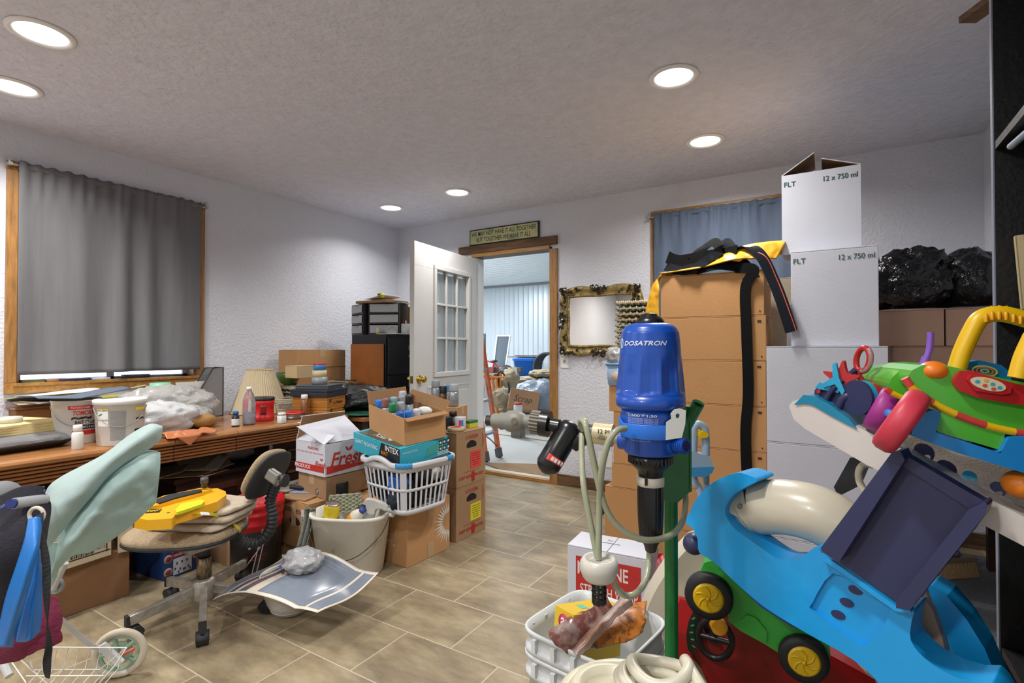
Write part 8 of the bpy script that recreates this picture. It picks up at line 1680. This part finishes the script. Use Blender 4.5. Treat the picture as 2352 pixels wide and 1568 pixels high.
def dsam(q, fc):
    q.text('SAMUEL\nADAMS', .05, fc('F', 0, hS*.62, .002), pm('c8bc98'), 2, fit=w_*.62); q.box((0, 0, .0006), (w_*.6, .018, .001), pm('a82c34'), fc('F', 0, hS*.41)); q.text('WINTER CLASSICS', .014, fc('F', 0, hS*.41, .003), pm('d8c8b0'), 1, fit=w_*.5)
    q.prism([(-w_*.25, 0), (w_*.25, 0), (w_*.25, hS*.3), (-w_*.25, hS*.3)], 0, .001, pm('b8bcc8'), fc('F', 0, hS*.05))
    for x, y in ((-.38, .62), (-.38, .38), (-.38, .14), (.38, .62), (.38, .3)): q.lathe([(.022, 0), (.022, .0008), (.001, .0009)], 18, m=pm('9c8a7c'), M=fc('F', w_*x, hS*y)); q.lathe([(.014, 0), (.014, .0012), (.001, .0013)], 18, m=pm('7a3040'), M=fc('F', w_*x, hS*y))
    for k in range(10): q.box((0, 0, .0016), (.008, .012, .0006), pm('5a3a4c'), fc('F', w_*(-.2+.045*k), hS*(.16+.1*math.sin(k*2))))
carton('beer_carton', 'dark blue beer carton with a winter picture under the chair', (ct.x, ct.y, 0), (w_, d_, hS), rz, navy, deco=dsam, tape=False)
# torn brown carton at left with printed sack
F_, R_ = atz(112, 1430), atz(297, 1366); u = (R_-F_).normalized(); n = V((-u.y, u.x, 0)); rz = math.atan2(u.y, u.x); L0 = (R_-F_).length; hC = zat(297, 1258, R_); ctr = F_+u*L0/2+n*.2
carton('carton', 'scuffed brown carton on the floor behind the stroller', (ctr.x-u.x*.1, ctr.y-u.y*.1, 0), (L0+.2, .4, hC), rz, mat('scuffed_cardboard', '8a6444', .8, var=(4, .25)), tape=False, seam=False)
a, b_ = atz(140, 1316, hC), atz(262, 1276, hC); u2 = (b_-a).normalized(); r2 = math.atan2(u2.y, u2.x); w2 = (b_-a).length; n2 = V((-u2.y, u2.x, 0)); c2 = a+u2*w2/2+n2*.14
def dnh(q, fc):
    q.box((w2*.02, 0, .0006), (w2*.9, .004, .001), kb, fc('F', 0, .03)); q.box((0, 0, .0006), (.004, .13, .001), kb, fc('F', w2*.40, .09)); q.box((0, 0, .0006), (w2*.34, .03, .001), kb, fc('F', w2*.24, .135)); q.text('NH-1396', .026, fc('F', w2*.24, .135, .0026), pm('d8ccb4'), 1, fit=w2*.3)
    q.text('•NC-24-240\n•DR-1124\n•NC-1222\n•NV-5P1\n•NG-12', .014, fc('F', w2*.26, .075, .002), kb, .5); q.text('4101', .034, fc('F', -w2*.12, .11, .002), kb, 0)
    for k in range(14): q.box((0, 0, .0006), (.002+.002*(k % 3 == 0), .05, .0008), kb, fc('F', -w2*.28+k*.0065, .06))
carton('printed_box', 'cream printed box marked NH-1396 on the scuffed carton', (c2.x, c2.y, hC+.001), (w2, .24, .16), r2, mat('cream_print_card', 'b8ab90', .7), deco=dnh, tape=False)
a = atz(283, 1262, hC+.001); carton('printed_box', 'narrow beige box with a black bar code behind the mint stroller canopy', (a.x-.02, a.y+.03, hC+.001), (.09, .14, .22), rz-.3, mat('beige_print_card', 'b0a082', .7), tape=False, deco=lambda q, fc: [q.box((0, 0, .0008), (.02, .004, .001), kb, fc('F', .02, .09+.009*k)) for k in range(10)])
a = atz(505, 1300, 0); carton('carton', 'dark brown carton between the blue beer carton and the red bucket', (a.x-.05, a.y+.12, 0), (.2, .22, .2), rz, M_card2, tape=False)
bb2 = atz(585, 1240, 0); bz = V((-2.83, 1.55, 0)); bb2 = at(600, 1120, 3.1)
tag(blob((0, 0, .17), (.2, .2, .22), 71, .15, 2.2, m=mat('black_sack', '15161a', .5, bump=(14, .7)), flat=0, n=40).build('black_sack', loc=(bb2.x-.02, bb2.y+.02, .002)), 'black soft sack behind the red bucket under the desk', 'sack')
q = MB(pm('c84830', .4)); q.tube([at(563, 1140, 3.0), at(570, 1105, 2.95), at(580, 1094, 2.95)], .006, 8); q.tube([at(580, 1094, 2.95), at(640, 1103, 2.9)], .006, 8); tag(q.build('red_wire_frame', loc=at(570, 1105, 2.95), world=True), 'thin red wire frame resting on the black sack', 'frame')
# ---------------------------------------------------------------- bowl, glossy sheet, zip bag
bc = atz(668, 1402, 0); bc = V((bc.x, bc.y, .001)); tbw = thing('plastic_bowl', 'white round plastic bowl on the floor under the glossy sheet', 'bowl', bc)
MB(mat('white_bowl', 'c8c4bc', .35)).lathe([(.06, 0), (.075, .006), (.1, .05), (.12, .11), (.128, .165), (.132, .17), (.126, .17), (.115, .11), (.09, .04), (.001, .012)], 48).build('bowl_body', tbw, world=False); MB(mat('white_bowl_ring', 'bdb8b0', .35)).tube([(.0855*math.cos(k*6.283/48), .0855*math.sin(k*6.283/48), .022) for k in range(48)], .0015, 6, closed=True).build('foot_ring', tbw, world=False)
Ls, Fs, Rs_, Bs = atz(486, 1377, .10), atz(729, 1419, .13), atz(870, 1312, .185), atz(650, 1268, .2)
def sf(u, v):
    p = (Ls*(1-u)+Fs*u)*(1-v)+(Bs*(1-u)+Rs_*u)*v; h = (.03+.03*(1-v))*math.sin(min(1, u*1.25)*3.14)+.012*math.sin(v*5+u*2)-.05*max(0, .35-u)*(1-v)+.014*math.cos(u*7+v*3); return V((p.x, p.y, p.z+h))
tS = thing('glossy_sheet', 'large curled glossy white sheet with grey blue panels lying over the bowl', 'sheet', (bc.x, bc.y, .2))
q = MB(mat('cream_glossy_sheet', 'd2c9bb', .3)); q.grid(sf, 50, 30, th=.0015); q.build('paper', tS)
def patch(u0, u1, v0, v1, m): 
    q = MB(m); q.grid(lambda u, v: sf(u0+(u1-u0)*u, v0+(v1-v0)*v)+V((0, 0, .0012)), 24, 16); q.build('printed_panel', tS)
gbl = mat('grey_blue_gloss', '7c8694', .2, coat=.4, var=(3, .15)); gdk = mat('slate_gloss', '596068', .2, coat=.4)
patch(.42, .86, .05, .95, gbl); patch(.885, .98, .05, .95, gbl); patch(.02, .12, .03, .97, gbl); patch(.15, .2, .03, .97, gdk); patch(.25, .32, .03, .97, gdk); patch(.44, .8, .74, .93, gdk)
zb = sf(.47, .62); q = blob((0, 0, .035), (.085, .07, .05), 81, .2, 2.4, m=mat('zip_bag_film', 'c8cace', .12, trans=.35, bump=(26, .8, .008)), sharp=.5, flat=-.0, n=44, k=28); tZ = thing('zip_bag', 'clear zip bag of white pieces lying on the glossy sheet', 'bag', (zb.x, zb.y, zb.z+.004)); q.build('bag_film', tZ, world=False)
q = MB(mat('zip_film_flat', 'c4c8cc', .15, trans=.5)); q.grid(lambda u, v: (-.05-.05*u, -.05+.09*v, .03*(1-u)*.8+.004), 6, 6, th=.001); q.build('bag_mouth', tZ, world=False); q = MB(pm('3a66b0', .4)); q.ribbon([(-.088, -.05, .008), (-.05, -.075, .014)], .012, (1, 0, 0), .004); q.build('blue_zip', tZ, world=False)
# ---------------------------------------------------------------- stroller
M_mint = mat('mint_canopy_cloth', 'bcd2d0', .7, bump=(300, .2), translucent=.25); M_mint2 = mat('mint_shade_cloth', 'b4cfcc', .7, bump=(300, .2), translucent=.25); M_ws = mat('white_enamel_tube', 'c4c6c8', .3)
wc = at(275, 1504, 1.86); wc.z = .087
tSt = thing('stroller', 'doll stroller with mint canopy, white tubes and a wire basket', 'stroller', (wc.x-.1, wc.y, 0))
R_ = lambda L: [at(*p) for p in L]
q = MB(M_mint); sheet(q, [R_([(103, 1150, 1.5), (115, 1118, 1.5), (150, 1092, 1.5), (240, 1045, 1.5), (300, 1000, 1.52), (345, 976, 1.54), (372, 981, 1.55)]), R_([(100, 1205, 1.42), (135, 1165, 1.41), (185, 1120, 1.41), (245, 1065, 1.43), (300, 1025, 1.46), (345, 995, 1.5), (371, 984, 1.54)]), R_([(104, 1270, 1.44), (145, 1215, 1.44), (200, 1150, 1.44), (245, 1095, 1.46), (295, 1055, 1.49), (340, 1030, 1.52), (368, 1005, 1.55)])], 90, 40, .010, 9, 3, .004); q.build('canopy_top', tSt)
q = MB(M_mint2); sheet(q, [R_([(140, 1222, 1.47), (200, 1150, 1.47), (245, 1095, 1.49), (295, 1056, 1.52), (340, 1036, 1.55), (366, 1040, 1.57)]), R_([(130, 1275, 1.45), (190, 1215, 1.43), (240, 1150, 1.43), (290, 1110, 1.46), (335, 1085, 1.5), (364, 1085, 1.55)]), R_([(112, 1330, 1.5), (160, 1278, 1.5), (210, 1264, 1.5), (258, 1236, 1.52), (310, 1196, 1.55), (357, 1152, 1.58)])], 90, 50, .011, 10, 5, .004); q.build('canopy_side', tSt)
q = MB(M_mint2); sheet(q, [R_([(102, 1240, 1.46), (120, 1245, 1.47), (150, 1240, 1.48)]), R_([(103, 1290, 1.47), (120, 1300, 1.48), (140, 1280, 1.49)]), R_([(106, 1345, 1.5), (115, 1350, 1.5), (130, 1320, 1.5)])], 20, 20, .005, 9, 6, .004); q.build('canopy_back', tSt)
for L in ([(103, 1150, 1.5), (115, 1118, 1.5), (150, 1092, 1.5), (240, 1045, 1.5), (300, 1000, 1.52), (345, 976, 1.54), (372, 981, 1.55)], [(140, 1222, 1.465), (200, 1150, 1.455), (245, 1095, 1.475), (295, 1056, 1.505), (340, 1036, 1.54), (366, 1040, 1.565)], [(366, 1040, 1.565), (364, 1085, 1.545), (357, 1152, 1.575)]): MB(mat('mint_piping', 'a2bcba', .7)).tube(spl(R_(L), 6), .003, 8).build('edge_piping', tSt)
q = MB(M_ws); q.tube(spl([at(120, 1405, 1.6), at(165, 1447, 1.7), at(205, 1478, 1.76), at(232, 1492, 1.8)], 5), .0085, 14); q.build('frame_tube', tSt)
q = MB(M_ws); q.ribbon([at(232, 1480, 1.79), at(252, 1500, 1.8), at(278, 1524, 1.81)], .03, RM @ V((1, .8, 0)), .016); q.build('wheel_fork', tSt, bevel=.004)
q = MB(pm('b4b4ae', .35)); q.tube([at(150, 1292, 1.55), at(122, 1352, 1.55)], .009, 12); q.build('folding_strut', tSt)
q = MB(pm('83878c', .4)); c = at(131, 1342, 1.57); nn = V((.5255, -.8508, 0)); q.tube([c, c+nn*.012], .024, 24); q.build('joint_disc', tSt)
ax = (V((.5255, -.8508, 0))*.93+V((.8508, .5255, 0))*.3).normalized(); e1 = ax.cross(V((0, 0, 1))).normalized(); e2 = V((0, 0, 1))
cir = lambda r, k=0, n=48: [wc+ax*k+e1*r*math.cos(j*6.283/n)+e2*r*math.sin(j*6.283/n) for j in range(n)]
q = MB(mat('cream_rubber', 'c0b8a4', .6)); q.tube(cir(.074), .0125, 14, closed=True); wh = q.build('wheel', tSt)
q = MB(mat('pale_green_disc', '8cac98', .4)); q.tube(cir(.058), .006, 10, closed=True); q.tube([wc-ax*.003, wc+ax*.003], .04, 32); 
for j in range(5): a = j*1.2566; q.tube([wc, wc+(e1*math.cos(a)+e2*math.sin(a))*.058], .008, 10)
q.build('rim_disc', wh)
q = MB(pm('c05a48', .4)); q.tube([wc+ax*.02+e1*.0, wc+ax*.03+e1*(-.03 if e1.dot(rt_) < 0 else .03)+e2*.012, wc+ax*.03+e1*(-.055 if e1.dot(rt_) < 0 else .055)+e2*.022], .006, 10); q.tube([wc+ax*.02, wc+ax*.02-e2*.03], .005, 8); q.build('brake_pedal', tSt)
q = MB(pm('d0d0cc', .3)); tubew = lambda *p: q.tube([at(*k) for k in p], .0016, 6)
tubew((-20, 1488, 1.5), (120, 1486, 1.55), (291, 1487, 1.55)); tubew((291, 1487, 1.55), (262, 1530, 1.45), (222, 1575, 1.35)); tubew((70, 1520, 1.6), (75, 1538, 1.6), (230, 1537, 1.58), (291, 1487, 1.55)); tubew((60, 1552, 1.5), (240, 1551, 1.5)); tubew((45, 1500, 1.5), (75, 1538, 1.6)); tubew((20, 1510, 1.4), (60, 1568, 1.35))
for k in range(8): x = 95+25*k; tubew((x+12, 1486.5, 1.55), (x, 1537, 1.59), (x-30, 1570, 1.45))
q.build('wire_basket', tSt)
q = MB(M_ws); q.tube([at(0, 1510, 1.4), at(22, 1552, 1.38)], .01, 10); q.build('rear_tube', tSt)
# clothes hanging on the stroller handle
q = MB(mat('charcoal_knit', '24242e', .9, bump=(160, .4), var=(4, .2))); sheet(q, [R_([(-30, 1165, 1.2), (20, 1140, 1.2), (62, 1122, 1.2), (104, 1118, 1.22)]), R_([(-30, 1260, 1.14), (20, 1250, 1.14), (70, 1235, 1.15), (88, 1200, 1.2)]), R_([(-30, 1360, 1.17), (10, 1350, 1.17), (45, 1335, 1.18), (70, 1310, 1.2)]), R_([(-30, 1460, 1.2), (0, 1450, 1.2), (20, 1430, 1.2), (40, 1400, 1.22)])], 30, 40, .012, 7, 1, .02); tag(q.build('dark_jacket', loc=at(30, 1250, 1.17), world=True), 'charcoal jacket hanging over the stroller at the left edge', 'jacket')
q = MB(mat('lavender_blue_cloth', '4a5686', .85, bump=(160, .3))); sheet(q, [R_([(-20, 1178, 1.16), (30, 1148, 1.17), (75, 1130, 1.19), (104, 1126, 1.2)]), R_([(-20, 1158, 1.2), (30, 1134, 1.2), (70, 1120, 1.22), (102, 1116, 1.23)])], 20, 8, .004, 8, 2, .01); tag(q.build('blue_hem', loc=at(30, 1150, 1.17), world=True), 'muted blue cloth edge along the top of the charcoal jacket', 'cloth')
q = MB(mat('grey_padding', '76797c', .8)); q.ell(at(5, 1140, 1.3), (.045, .04, .038)); tag(q.build('grey_cushion', loc=at(5, 1140, 1.3), world=True), 'grey rounded cushion at the left photo edge above the jacket', 'cushion')
M_bs = mat('bright_blue_vinyl', '1272c4', .4)
q = MB(M_bs); sheet(q, [R_([(64, 1192, 1.1), (55, 1240, 1.07), (36, 1300, 1.06), (10, 1380, 1.07), (-12, 1484, 1.1)]), R_([(84, 1186, 1.1), (80, 1250, 1.05), (62, 1310, 1.04), (38, 1390, 1.05), (8, 1486, 1.08)]), R_([(98, 1190, 1.12), (92, 1250, 1.07), (78, 1310, 1.06), (56, 1390, 1.07), (30, 1486, 1.1)])], 40, 12, .003, 9, 1, .004); tag(q.build('blue_band', loc=at(60, 1300, 1.07), world=True), 'bright blue vinyl band hanging down at left, the nearer one', 'band')
q = MB(M_bs); sheet(q, [R_([(78, 1260, 1.12), (66, 1330, 1.12), (48, 1400, 1.12), (36, 1474, 1.13)]), R_([(86, 1255, 1.1), (84, 1330, 1.09), (72, 1400, 1.09), (66, 1472, 1.1)]), R_([(93, 1262, 1.12), (97, 1330, 1.12), (97, 1400, 1.12), (93, 1450, 1.13)])], 30, 12, .003, 9, 2, .004); tag(q.build('blue_band', loc=at(80, 1350, 1.12), world=True), 'bright blue vinyl band hanging behind the nearer blue band', 'band')
q = MB(mat('maroon_fleece', '6e1f3c', .95, bump=(90, .6))); sheet(q, [R_([(-20, 1440, 1.22), (50, 1420, 1.2), (95, 1380, 1.22), (112, 1385, 1.24)]), R_([(-20, 1480, 1.2), (50, 1465, 1.18), (100, 1430, 1.2), (124, 1430, 1.22)]), R_([(-20, 1512, 1.22), (50, 1500, 1.2), (100, 1482, 1.2), (132, 1470, 1.22)])], 30, 16, .006, 12, 4, .02); tag(q.build('maroon_cloth', loc=at(60, 1460, 1.2), world=True), 'maroon fleece under the blue bands', 'cloth')
q = MB(mat('black_strap_web', '17181b', .7)); q.ribbon(spl([at(92, 1180, 1.12), at(98, 1225, 1.1), at(106, 1290, 1.08), at(107, 1350, 1.07), at(108, 1420, 1.07), at(112, 1480, 1.07), at(108, 1520, 1.07), at(109, 1556, 1.07)], 6), .0135, [tuple((RM @ V((math.cos(k*.16), 0, math.sin(k*.16))))) for k in range(43)], .002); tag(q.build('black_strap', loc=at(106, 1300, 1.08), world=True), 'narrow twisted black strap hanging beside the blue bands', 'strap')
t = thing('clear_tube', 'clear plastic tube roll across the top of the jacket', 'tube', at(66, 1150, 1.15)); q = MB(mat('frosty_tube', 'c8ccd0', .2, trans=.4)); q.tube([at(32, 1156, 1.13), at(104, 1146, 1.2)], .012, 20); q.build('tube_body', t); q = MB(pm('1c2a6a')); q.tube([at(24, 1157, 1.12), at(31.5, 1156, 1.13)], .010, 16); q.build('blue_end', t)
q = MB(pm('c8c0b4', .4)); c = at(84, 1182, 1.14); q.tube([c+rt_*.016*math.cos(k*.349)+V((0, 0, .016*math.sin(k*.349))) for k in range(18)], .004, 8, closed=True); q.build('hanger_ring', t)
